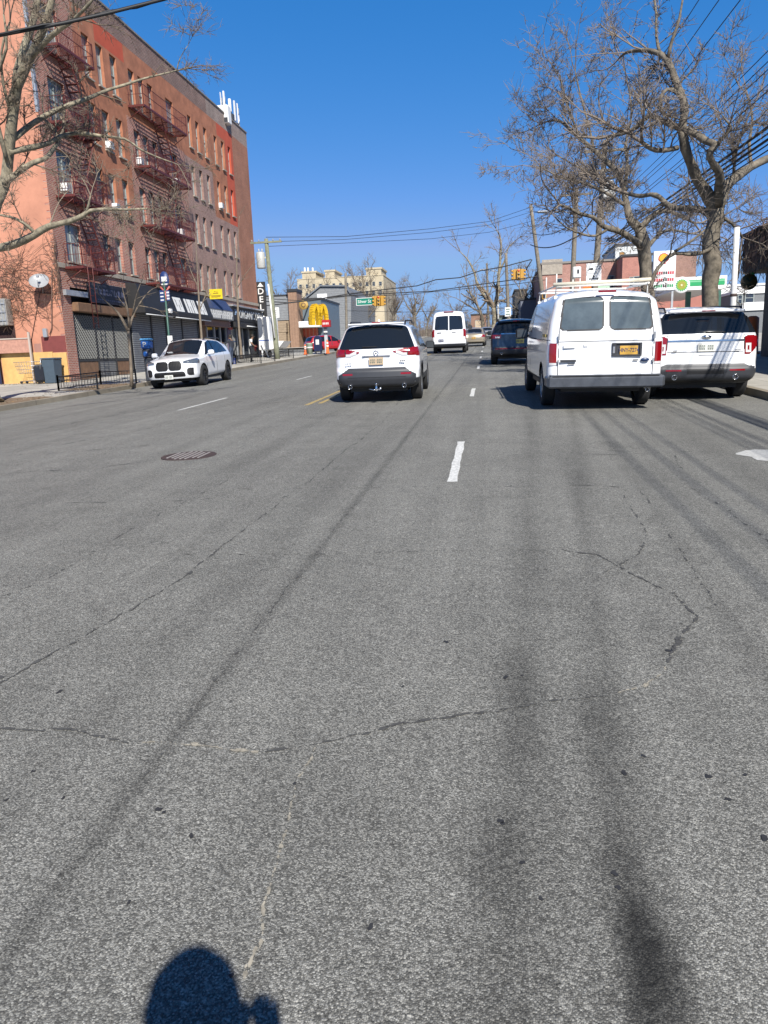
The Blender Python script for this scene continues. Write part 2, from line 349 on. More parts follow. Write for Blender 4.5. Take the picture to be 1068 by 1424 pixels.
# soil round the near left tree and in the tree pit
def patch(name,pts,z,mt):
    mb=MB(); mb.add([(x,y,gz(x,y)+z) for x,y in pts],[tuple(range(len(pts)))]); return struct(name,mb,mt)
patch('soil',[(CL-.18,17),(CL-.2,22.3),(-14.6,22.6),(-15.6,22.2),(-16,20),(-15.8,17)],.150,dirt)
patch('soil',[(CL-.17,24.9),(CL-.17,28.2),(-15.5,28.2),(-15.4,25.1)],.150,dirt)
# litter of gravel along wall
# lane markings
def mark(pts,w,mt,name='lane_marking'):
    mb=MB(); r=random.Random(len(pts)+int(pts[0][0]*9))
    for (x0,y0),(x1,y1) in zip(pts[:-1],pts[1:]):
        n=max(2,int((y1-y0)/.25)); L_=[];Rr=[]
        for i in range(n+1):
            t=i/n; x=x0+(x1-x0)*t; y=y0+(y1-y0)*t
            L_.append((x-w/2+r.uniform(-.008,.008),y)); Rr.append((x+w/2+r.uniform(-.008,.008),y))
        vs=[(x,y,gz(x,y)+.004) for x,y in L_+Rr]; mb.add(vs,[(i,i+n+1,i+n+2,i+1) for i in range(n)])
    struct(name,mb,mt)
for a,b in ((7.35,10.05),(16.8,19.0),(28,30.2),(37.5,39.7),(47,49),(57,59)): mark([(-.40-.005*(a-7),a),(-.40-.005*(b-7),b)],.095,line_w)
mark([(-3.99,15.8),(-3.97,29),(-3.9,66)],.10,line_y); mark([(-3.76,16.1),(-3.74,29),(-3.67,66)],.10,line_y)
for a,b in ((16.4,19.5),(26.5,28.6),(36,38.3),(46,48.2)): mark([(-7.2+.02*(a-16),a),(-7.2+.02*(b-16),b)],.09,line_w)
# white painted oval patch at the right edge
pm=MB(); c=(3.35,8.75); pr=[]
for i in range(28):
    a=2*math.pi*i/28; k=1+.12*math.sin(3*a+1)+.06*math.sin(7*a); pr.append((c[0]+.62*k*math.cos(a),c[1]+.42*k*math.sin(a)))
pm.add([(x,y,gz(x,y)+.004) for x,y in pr],[tuple(range(28))]); struct('road_marking',pm,mat('pale patch',(.50,.50,.48),.8,var=.3,vs=30))
# cracks as thin sunken-looking ribbons with ragged edges
crk=mat('crack',(.07,.07,.069),.95,var=.3,vs=40); crl=mat('sandy crack',(.34,.31,.25),.95,var=.5,vs=30)
def crack(pts,w,mt,seed,brk=.05):
    r=random.Random(seed); P=[]
    for (x0,y0),(x1,y1) in zip(pts[:-1],pts[1:]):
        d=math.hypot(x1-x0,y1-y0); n=max(2,int(d/(.03 if y0<6 else .08)))
        for i in range(n): t=i/n; P.append((x0+(x1-x0)*t,y0+(y1-y0)*t))
    ox=oy=0; Q=[]
    for x,y in P:
        s=.0032 if y<6 else .009
        ox=ox*.9+r.gauss(0,s); oy=oy*.9+r.gauss(0,s); Q.append((x+ox,y+oy,w*.95*max(.15,r.gauss(.55,.38))))
    mb=MB(); n=len(Q)
    for i in range(n-1):
        if r.random()<brk: continue
        x0,y0,a=Q[i]; x1,y1,b=Q[i+1]; d=math.hypot(x1-x0,y1-y0); m_=max(1,int(d/(.010 if y0<6 else .03)))
        for k in range(m_):
            if r.random()<.05: continue
            t=(k+r.uniform(-.4,.4))/m_; x=x0+(x1-x0)*t+r.gauss(0,a*.5); y=y0+(y1-y0)*t+r.gauss(0,a*.5); s=(a+(b-a)*t)*r.uniform(.5,1.5); f=r.uniform(0,6); st=2.4 if y0<6 else 4.5
            ux,uy=(x1-x0)/d,(y1-y0)/d; P=[]
            for q in range(5):
                c_=math.cos(f+q*1.257)*s*st*r.uniform(.6,1.2); s_=math.sin(f+q*1.257)*s*r.uniform(.6,1.2); P.append((x+ux*c_-uy*s_,y+uy*c_+ux*s_))
            mb.add([(px_,py_,gz(px_,py_)+.0025+.0004*(k%3)) for px_,py_ in P],[tuple(range(5))])
    struct('road_crack',mb,mt)
crack([(0.46,5.0),(0.68,4.89),(0.84,4.48),(1.02,4.17),(1.05,3.8),(0.89,3.56),(0.75,3.2)],.010,crk,1,0)
crack([(.75,3.2),(0.64,3.02),(0.48,2.93)],.010,crl,2,0); crack([(0.48,2.93),(0.21,2.87),(-0.13,2.73),(-0.36,2.66),(-0.51,2.56)],.009,crk,3,0)
crack([(-0.51,2.56),(-0.66,2.48),(-0.87,2.41)],.008,crk,4,0); crack([(-.87,2.41),(-1.24,2.44),(-1.38,2.43)],.008,crl,5,0); crack([(-1.38,2.43),(-1.67,2.51),(-1.97,2.49),(-2.3,2.6)],.008,crk,6,0)
crack([(-0.66,2.45),(-0.67,2.21),(-0.65,2.0),(-0.63,1.75),(-0.6,1.58),(-0.59,1.40)],.006,crl,7,.15)
crack([(-2.24,2.88),(-2.18,3.24),(-2.06,3.78),(-1.98,4.42),(-1.97,5.37),(-1.94,6.77),(-1.9,9)],.009,crk,8)
crack([(-2.49,7.12),(-1.31,7.13),(-0.24,7.14),(0.77,7.09),(1.4,6.96)],.008,crk,9,.4); crack([(-2.51,4.89),(-1.53,4.87),(-0.42,4.98),(0.46,5.0)],.006,crk,10,.5)
crack([(1.16,6.65),(1.11,5.46),(0.96,4.92),(0.63,4.47)],.007,crk,11,.4); crack([(-6.6,8.4),(-6.15,8.46),(-5.05,8.59),(-4.3,8.98)],.015,crk,12)
crack([(-1.4,13.8),(-3.2,13.5),(-4,13.6)],.014,crk,13); crack([(-7,11),(-6.2,13),(-6,16)],.014,crk,14); crack([(-9,14),(-8.4,17),(-8.6,21)],.018,crk,15)
crack([(-3.2,3.5),(-2.9,4.3),(-2.95,5.6),(-2.8,8)],.006,crk,16,.4); crack([(1.5,4),(1.9,5),(1.8,7),(2.1,9)],.007,crk,17,.4)
crack([(-4.4,17),(-8,16.6),(-11,16.9)],.02,crk,18,.4); crack([(-1,20.5),(2,20.2),(4.5,20.6)],.02,crk,19,.3)
# manhole with cast grate pattern
mh=thing('manhole_cover','round rusty manhole cover with raised bar pattern set in the asphalt','manhole',(-3.97,9.27,gz(-3.97,9.27)),(math.atan(G),0,0))
rust=mat('rusty cast iron',(.075,.05,.045),.7,.2,var=.3,vs=20)
b=MB().lathe([(.0,.006),(.31,.006),(.335,.004),(.36,.004),(.36,-.01)],n=40,sm=False); b.build('cover',rust,mh,local=True)
b=MB()
for i in range(-3,4):
    hw=math.sqrt(max(0,.3**2-(i*.085)**2)); 
    for k in range(-4,5):
        if abs(k*.07)<hw-.02: b.box((k*.07-.014,i*.085-.036,.006),(k*.07+.010,i*.085+.036,.014))
b.build('tread_pattern',mat('worn iron',(.42,.39,.37),.5,.2),mh,local=True)

crack([(-1.23,2.2),(-1.24,4),(-1.22,7),(-1.23,11),(-1.22,14.5),(-1.2,24)],.006,crk,31,.5)
crack([(-9,10.5),(-6.5,10.2),(-4.6,10.6)],.012,crk,32,.4); crack([(-7.5,7.4),(-5.5,6.6),(-3.4,6.5),(-2.2,6.8)],.01,crk,33,.4); crack([(-1.9,9),(-1.8,12),(-2,16),(-1.9,22)],.012,crk,34,.5)
crack([(1.2,3.91),(1.29,6.38),(1.57,11.6)],.006,crk,35,.6); crack([(2.2,6),(3,5.6),(4,6)],.009,crk,36,.4); crack([(-3.6,4.2),(-3.0,3.2),(-2.2,2.9)],.006,crk,37,.3); crack([(-.2,9),(.9,8.8),(2.6,9.1)],.009,crk,38,.4)
def blob(px,py,r_,mt,seed):
    g=onG(px,py); q=random.Random(seed); k=11; pts=[]; f=q.uniform(0,6)
    for i in range(k):
        a_=2*math.pi*i/k; rr_=r_*(1+.45*math.sin(2*a_+f)*q.random()+q.uniform(-.3,.3)); pts.append((g.x+rr_*math.cos(a_),g.y+rr_*1.3*math.sin(a_),))
    mb=MB(); mb.add([(x,y,gz(x,y)+.0025) for x,y in pts],[tuple(range(k))]); struct('tar_spot',mb,mt)
tar=mat('tar spot',(.03,.03,.032),.7,var=.3,vs=50)
for i,(px,py,r_) in enumerate(((83,962,.011),(46,1073,.007),(9,1113,.006),(221,1126,.010),(228,1130,.007),(266,1163,.008),(868,1075,.010),(696,1142,.010),(699,1146,.007),(855,1215,.009),(860,1235,.007),(985,1080,.011),(895,1052,.008),(1012,1112,.008),(1036,1078,.007),(703,942,.010),(726,940,.006),(620,893,.012),(727,1200,.007),(752,1250,.007),(515,1290,.008),(322,1357,.006),(1064,1166,.010),(560,955,.007),(180,1255,.006),(930,905,.014),(410,1090,.006),(88,1110,.006))): blob(px,py,r_,tar,i)

# leaf litter and grit on the left pavement
lt=MB(); q=random.Random(5)
for i in range(900):
    if i<520: x,y=q.uniform(-22,-14),q.uniform(17,30.8); x=x if q.random()<.5 else q.gauss(-14.3,.35)
    else: x,y=q.gauss(-19.5,1.6),30.7-abs(q.gauss(0,.35))
    if x>CL-.2: continue
    z=gz(x,y)+.146+.004; s=q.uniform(.015,.05); a_=q.uniform(0,6); c_,s_=math.cos(a_)*s,math.sin(a_)*s
    lt.add([(x-c_,y-s_,z),(x+s_*.6,y-c_*.6,z+q.uniform(0,.02)),(x+c_,y+s_,z+.004),(x-s_*.6,y+c_*.6,z+q.uniform(0,.02))],[(0,1,2,3)],q.randint(0,1))
struct('leaf_litter',lt,[mat('dead leaf',(.24,.15,.07),.9,var=.4),mat('pale litter',(.42,.38,.30),.9,var=.3)],kind='stuff')

# ================================================================== VEHICLES
def fin(xs,ys,v): return np.interp(v,xs,ys)
def smooth(pts,n=40):
    """monotone-ish smooth resample of (x,y) control points"""
    xs=np.array([p[0] for p in pts],float); ys=np.array([p[1] for p in pts],float); X=np.linspace(xs[0],xs[-1],n*6); Y=np.interp(X,xs,ys)
    k=max(3,int(n*.3))|1; Yp=np.pad(Y,k//2,mode='edge'); Y=np.convolve(Yp,np.ones(k)/k,'valid')
    return X,Y
def shell(sp):
    """rounded-box shell warped by side, end and plan profiles -> verts, quads, face ids of box side"""
    Lh,Wh=sp['L'],sp['W']/2; Hm=1.0; r=sp.get('r',.16); rz=sp.get('rz',.10)
    zt=smooth(sp['zt']); zb=sp.get('zb',.28); yr=smooth(sp['yr']); yf=smooth(sp['yf']); tw=smooth(sp['tw']); pw=smooth(sp['pw'])
    rb=sp.get('res',(.022,.045,.018)); H=max(p[1] for p in sp['zt'])-zb
    nx,ny,nz=int(2*Wh/rb[0]),int(Lh/rb[1]),int(H/rb[2])
    a=np.array([Wh,Lh/2,H/2]); rr=np.array([r,r,rz])
    V=[];Fc=[];S=[];off=0
    def grid(ax,sgn,n1,n2):
        nonlocal off
        o=[i for i in range(3) if i!=ax]; u=np.linspace(-1,1,n1+1); v=np.linspace(-1,1,n2+1)
        if o[0]==1:  # denser near both ends of the length
            u=u
        U,Vv=np.meshgrid(u,v,indexing='ij'); P=np.zeros((U.size,3)); P[:,ax]=sgn; P[:,o[0]]=U.ravel(); P[:,o[1]]=Vv.ravel(); P=P*a
        q=np.clip(P,-(a-rr),a-rr); d=(P-q)/rr; nn=np.linalg.norm(d,axis=1,keepdims=True); nn[nn<1e-9]=1
        P=q+d/nn*rr; V.append(P)
        idx=np.arange(U.size).reshape(U.shape)+off; off+=U.size
        f=np.stack([idx[:-1,:-1],idx[1:,:-1],idx[1:,1:],idx[:-1,1:]],-1).reshape(-1,4)
        flip=(sgn<0)^(ax==1)
        if flip: f=f[:,::-1]
        Fc.append(f); S.append(np.full(len(f),ax*2+(sgn>0)))
    grid(1,-1,nx,nz); grid(1,1,nx,nz); grid(0,-1,ny,nz); grid(0,1,ny,nz); grid(2,1,nx,ny); grid(2,-1,nx//2,ny//2)
    P=np.concatenate(V); f=np.concatenate(Fc); S=np.concatenate(S)
    x=P[:,0]; yn=P[:,1]/a[1]*.5+.5; t=P[:,2]/H+.5
    Y0=yn*Lh; Z=zb+t*(np.interp(Y0,*zt)-zb)
    if 'crown' in sp: Z=Z-sp['crown']*(x/Wh)**2*t*fin([0,.7,1],[0,.2,1],t)
    rin=np.interp(Z,*yr)+sp.get('bow',.05)*(x/Wh)**2; fi=np.interp(Z,*yf)+sp.get('fbow',.14)*np.abs(x/Wh)**2.4
    y=rin+yn*(Lh-rin-fi)
    if 'flat' in sp: pass
    xx=x*np.interp(Z,*tw)*np.interp(y,*pw)
    P=np.stack([xx,y,Z],1)
    # weld
    key=np.round(P,4); _,ia,inv=np.unique(key,axis=0,return_index=True,return_inverse=True); inv=inv.reshape(-1)
    P=P[ia]; f=inv[f]
    ok=np.array([len(set(q))>2 for q in f.tolist()]); f=f[ok]; S=S[ok]
    return P,f,S
def comps(f,split):
    n=len(f)
    if not split: return [np.arange(n)]
    lab=np.arange(n); _,v=np.unique(f.reshape(-1),return_inverse=True); v=v.reshape(f.shape); nv=v.max()+1
    while True:
        vm=np.full(nv,n); 
        for k in range(4): np.minimum.at(vm,v[:,k],lab)
        new=np.minimum(lab,vm[v].min(1)); new=new[new]
        if (new==lab).all(): break
        lab=new
    u,c=np.unique(lab,return_counts=True); big=u[c>=max(8,n*.02)]
    if len(big)==0: return [np.arange(n)]
    main=u[np.argmax(c)]; lab=np.where(np.isin(lab,big),lab,main)
    return [np.where(lab==b)[0] for b in big]
def car_shell(root,sp,cls,parts,wheels,wr=.40):
    P,f,S=shell(sp); C=P[f].mean(1); nrm=np.cross(P[f[:,2]]-P[f[:,0]],P[f[:,3]]-P[f[:,1]]); nrm/=np.linalg.norm(nrm,axis=1,keepdims=True)+1e-12
    ids=cls(C[:,0],C[:,1],C[:,2],nrm,S)
    keep=np.ones(len(f),bool)
    for wy,wz,rad in wheels:
        d=np.hypot(C[:,1]-wy,C[:,2]-wz); keep&=~((d<rad)&(np.abs(C[:,0])>sp['W']/2-.34)&(C[:,2]<wz+rad)) | (S==5)*False
    vn=np.zeros_like(P)
    for k in range(4): np.add.at(vn,f[:,k],nrm)
    vn/=np.linalg.norm(vn,axis=1,keepdims=True)+1e-12
    made={}
    order=list(parts.items())
    for pid,(name,mts,offd,par) in order:
        sel=keep&np.isin(ids,[pid] if isinstance(pid,int) else list(pid))
        if not sel.any(): continue
        fall=f[sel]; idall=ids[sel]
        for comp in comps(fall,isinstance(pid,int) and name!='body'):
         ff=fall[comp]; used,inv=np.unique(ff.reshape(-1),return_inverse=True); inv=inv.reshape(-1,4)
         me=bpy.data.meshes.new(name); vv=P[used]+vn[used]*offd
         me.from_pydata(vv.tolist(),[],[tuple(dict.fromkeys(q)) for q in inv.tolist()])
         for m_ in (mts if isinstance(mts,list) else [mts]): me.materials.append(m_)
         if not isinstance(pid,int): me.polygons.foreach_set('material_index',[list(pid).index(i) for i in idall[comp]])
         me.polygons.foreach_set('use_smooth',[True]*len(me.polygons)); me.update()
         cx=float(vv[:,0].mean()); pp=root
         if par and par in made: pp=min(made[par],key=lambda q:abs(q[0]-cx))[1]
         o=bpy.data.objects.new(name,me); COL.objects.link(o); o.parent=pp; o['_o']=root['_o']; made.setdefault(name,[]).append((cx,o))
    return P,made
def wheel(root,x,y,r,w,side,style=0,rimm=None):
    """tyre with tread shoulders and a spoked rim; x is the outer face"""
    s=side; c=x-s*w/2
    b=MB(); pr=[(r*.62,-w/2),(r*.80,-w/2-.006),(r*.95,-w/2+.008),(r*.995,-w/2+.03),(r,-w/4),(r,w/4),(r*.995,w/2-.03),(r*.95,w/2-.008),(r*.80,w/2+.006),(r*.62,w/2)]
    b.lathe([(a,h) for a,h in pr],(c,y,r),'x',36)
    t=b.build('tyre',rubber,root,local=True); 
    b=MB(); R0=r*.63
    b.lathe([(R0,-s*w*.4),(R0,s*w*.45),(R0*.95,s*w*.48),(R0*.93,s*w*.40)],(c,y,r),'x',36)
    b.lathe([(0.001,s*w*.1),(R0*.95,s*w*.06)],(c,y,r),'x',24,mi=1)
    b.lathe([(0.001,s*w*.44),(R0*.18,s*w*.44),(R0*.2,s*w*.3)],(c,y,r),'x',16)
    for k in range(10 if style else 5):
        a=2*math.pi*k/(10 if style else 5)+.3; M=Matrix.Translation((c,y,r))@Matrix.Rotation(a,4,'X')
        ww=R0*(.08 if style else .14); b.box((s*w*.30,-ww,R0*.1),(s*w*.42,ww,R0*.96),0,M)
    q=b.build('rim',[rimm or alu,black],t,local=True)
    return t
def wheels4(root,W,L,wf,wr_,r,w,style=0,rimm=None,liner=True,hub=.02):
    for y in (wr_,wf):
        for s in (-1,1): wheel(root,s*(W/2-hub),y,r,w,s,style,rimm)
    b=MB()
    for y in (wr_,wf):
        for s in (-1,1):
            Rw=r*1.2; n=16; x0=s*(W/2-.36); x1=s*(W/2-.045); vs=[];fs=[]
            for i in range(n+1):
                a=math.pi*i/n-.0; vs+= [(x0,y+Rw*math.cos(a),r+Rw*math.sin(a)),(x1,y+Rw*math.cos(a),r+Rw*math.sin(a))]
            fs=[(2*i,2*i+1,2*i+3,2*i+2) for i in range(n)]; b.add(vs,fs); b.add([vs[2*i] for i in range(n+1)],[tuple(range(n+1))])
    b.build('wheel_liner',black,root,local=True)
def chassis(root,L,W,zb=.22,zt=.5):
    b=MB(); b.box((-W/2+.30,.45,zb),(W/2-.30,L-.5,zt)); b.box((-W/2+.12,1.35,zb+.03),(W/2-.12,L-1.4,zt)); b.tube([(-W*.42,L*.22,.36),(W*.42,L*.22,.36)],.06); b.build('underbody',black,root,local=True)
def slab(root,name,x0,x1,z0,z1,y,th,mt,r=.012,rot=0,par=None):
    M=Matrix.Translation(((x0+x1)/2,y,(z0+z1)/2))@Matrix.Rotation(rot,4,'X')
    b=MB().bbox((-(x1-x0)/2,-th/2,-(z1-z0)/2),((x1-x0)/2,th/2,(z1-z0)/2),r,0,M); return b.build(name,mt,par or root,local=True)
def plate(root,x,y,z,txt,pm,tm,rot=0,w=.31,h=.155,flip=False):
    p=slab(root,'licence_plate',x-w/2,x+w/2,z-h/2,z+h/2,y,.012,pm,.004,rot)
    sg=1 if not flip else -1
    M=Matrix.Translation((x,y,z))@Matrix.Rotation(rot,4,'X')@Matrix.Translation((0,-.009*sg,0))@frame((0,0,0),(sg,0,0),(0,0,1))
    if txt: text('lettering',txt,.095,M,tm,p,.001,.8)
    else:
        b=MB(); r=random.Random(int(x*100))
        for i in range(7):
            if i==3: continue
            xx=-.125+i*.037; b.box((xx,-.038,-.001),(xx+.024,.038,.002),0,M); b.box((xx+.007,-.02,.0),(xx+.017,.02,.003),1,M)
        b.build('lettering',[tm,pm],p,local=True)
    return p
def exhaust(root,x,y,z,r=.04):
    b=MB().lathe([(r*.8,.14),(r*.8,.02),(r*.85,0),(r,0),(r*1.05,.02),(r*1.05,.16)],(x,y,z),'y',20); b.lathe([(.001,.05),(r*.8,.05)],(x,y,z),'y',20,mi=1); b.build('exhaust_tip',[chrome,black],root,local=True)
def mirror(root,x,y,z,s,mt,gl=True,sc=1.0):
    b=MB().bbox((min(x,x+s*.22*sc),y-.07,z-.08*sc),(max(x,x+s*.22*sc),y+.09,z+.10*sc),.04); b.tube([(x-s*.05,y+.02,z-.05),(x+s*.05,y+.02,z-.03)],.025)
    o=b.build('wing_mirror',mt,root,local=True)
    g=MB().box((min(x+s*.02,x+s*.20*sc),y-.078,z-.06*sc),(max(x+s*.02,x+s*.20*sc),y-.071,z+.08*sc)); g.build('mirror_glass',mat('mirror',(.08,.09,.10),.05,.3),o,local=True)
def place(name,label,cat,X,Y,yaw=0,group='cars and vans on the street'):
    # local y is the vehicle's forward; slope follows the hill
    sg=math.cos(yaw); cr=(crown(X+.5)-crown(X-.5))
    return thing(name,label,cat,(X,Y,gz(X,Y)),(math.atan(G)*sg,-math.atan(cr)*sg,yaw),group)
rp_o=mat('orange yellow plate',(.62,.36,.06),.5,var=.1); rp_n=mat('plate ink blue',(.02,.03,.12),.6); rp_w=mat('pale plate',(.62,.62,.58),.5,var=.15); rp_f=mat('cream plate',(.55,.42,.28),.5,var=.25,vs=30); rp_g=mat('plate ink grey',(.10,.14,.12),.6)

# ---------------------------------------------------------------- white compact suv ahead
def build_suv1():
    t=place('suv','white suv with grey lower bumper and tow ball, driving ahead in the centre lane','suv',-2.42,15.75,R(2.0))
    sp=dict(L=4.55,W=1.855,zb=.30,r=.2,rz=.12,crown=.05,bow=.10,
      zt=[(0,1.66),(.35,1.685),(1.6,1.715),(2.4,1.69),(2.75,1.62),(3.5,1.14),(4.3,1.0),(4.55,.8)],
      yr=[(.25,.16),(.40,.05),(.52,.0),(.70,.02),(.74,.09),(.95,.11),(1.06,.10),(1.14,.14),(1.60,.36),(1.72,.46)],
      yf=[(.25,.1),(.5,0),(.8,.06),(1.0,.3),(1.7,.3)],
      tw=[(.25,.90),(.5,.985),(.85,1.0),(1.05,.985),(1.15,.955),(1.55,.765),(1.66,.66),(1.72,.6)],
      pw=[(0,.955),(.4,.985),(1.2,1),(3.3,1),(4.1,.95),(4.55,.84)],res=(.016,.045,.014))
    def cls(x,y,z,n,S):
        ax=np.abs(x); i=np.zeros(len(x),int); rear=(n[:,1]<-.35)|((S==2))
        rear=(S==2)
        i[(z<.52)&~rear]=2
        for wy in (.97,3.62): i[(np.hypot(y-wy,z-.36)<.475)&(S!=4)&(S!=5)&~rear]=2
        # rear face
        g=rear&(z>1.135)&(z<1.625)&(ax<.86-(z-1.13)*.12); i[g]=1
        edge=np.interp(z,[.30,.44,.52,.60,.70,.745],[.80,.80,.88,.82,.66,.60]); i[rear&(z<.745)&(ax<edge)]=2
        i[rear&(z<.375)]=5
        i[rear&(z>.545)&(z<.56)&(ax<.62)]=5
        lo=np.interp(ax,[.36,.56,.62,.93],[1.06,.985,.98,.985]); hi=np.interp(ax,[.36,.60,.93],[1.08,1.13,1.15])
        L=rear&(ax>.36)&(z>lo)&(z<hi)
        i[L]=3; i[L&(z<lo+.062)&(ax<.66)&(ax>.42)]=4; i[L&(ax>.655)&(ax<.675)]=5
        sd=((S==0)|(S==1)); tl=sd&(y<.42-(1.1-z)*.4)&(z>.975)&(z<1.145); i[tl]=3; i[sd&(y<.47)&(y>.34)&(z>.985)&(z<1.10)&~tl]=5
        i[rear&(ax>.655)&(ax<.661)&(z>.74)&(z<.985)]=6
        i[rear&(ax>.52)&(ax<.73)&(z>.60)&(z<.635)&(z<.66)]=7
        # side glass
        up=np.interp(y,[.5,1.0,2.4,2.95,3.5],[1.42,1.56,1.60,1.50,1.15]); dn=np.interp(y,[.45,1,3.4],[1.24,1.14,1.07])
        g=sd&(z>dn)&(z<up)&(y>.62)&(y<3.35); i[g]=1; i[g&(np.abs(y-2.28)<.04)]=5; i[g&(np.abs(y-1.28)<.03)]=5
        i[sd&(np.abs(y-2.28)<.007)&(z<1.1)&(z>.5)]=6
        top=(S==5); i[top&(y>2.78)&(y<3.5)&(ax<.62)]=1; i[(S==3)&(z>.45)&(z<.8)&(ax<.6)]=2
        return i
    P,md=car_shell(t,sp,cls,{(0,6):('body',[whitecar,gap],0,None),1:('window',glass,.001,None),2:('lower_cladding',plast,.006,None),3:('tail_light',redl,.009,None),4:('reversing_light',clearl,.010,'tail_light'),5:('dark_trim',black,.001,None),7:('reflector',redl,.008,None)},[(.97,.36,.425),(3.62,.36,.425)])
    chassis(t,4.5,1.855); wheels4(t,1.855,4.5,3.62,.97,.36,.235)
    slab(t,'spoiler',-.60,.60,1.625,1.665,.33,.14,whitecar,.018); slab(t,'rear_wiper',-.30,.02,1.175,1.19,.15,.02,black,.004)
    slab(t,'brake_light',-.09,.09,1.665,1.69,.30,.03,redl,.006)
    for s in (-1,1):
        b=MB().tube([(s*.60,.55,1.63),(s*.60,.75,1.70),(s*.61,2.3,1.715),(s*.61,2.6,1.65)],.018); b.build('roof_rail',black,t,local=True)
        mirror(t,s*.90,3.05,1.12,s,black)
    plate(t,0,.055,.885,None,rp_f,rp_g,-.02)
    slab(t,'handle_recess',-.30,.30,.985,1.0,.09,.03,chrome,.005)
    b=MB().lathe([(.052,.0),(.058,-.012),(.044,-.014),(.046,0)],(0,.10,1.055),'y',28); b.lathe([(.001,-.008),(.02,-.010),(.02,0)],(0,.10,1.055),'y',16); b.build('badge',chrome,t,local=True)
    b=MB(); 
    for k in range(4): b.box((-.66+k*.035,.075,.835),(-.64+k*.035,.093,.855))
    for k in range(3): b.box((.50+k*.04,.075,.86),(.53+k*.04,.093,.885))
    b.build('lettering',plast,t,local=True)
    exhaust(t,-.58,.06,.36,.045); exhaust(t,.58,.06,.36,.045)
    b=MB().tube([(0,.25,.30),(0,-.06,.30)],.03,8); b.lathe([(.001,.46),(.018,.455),(.026,.435),(.018,.412),(.012,.40),(.03,.37),(.03,.33)],(0,-.06,-.02),'z',12); b.tube([(-.16,-.02,.315),(-.06,-.05,.29),(0,-.02,.30)],.012); b.tube([(.0,-.03,.29),(.09,-.06,.30),(.10,-.04,.34),(.04,-.02,.33)],.012); b.build('tow_ball',chrome,t,local=True)
    b=MB().lathe([(.001,.05),(.02,.03),(.03,0)],(0,.9,1.70),'z',10); b.build('antenna',white,t,local=True)
build_suv1()

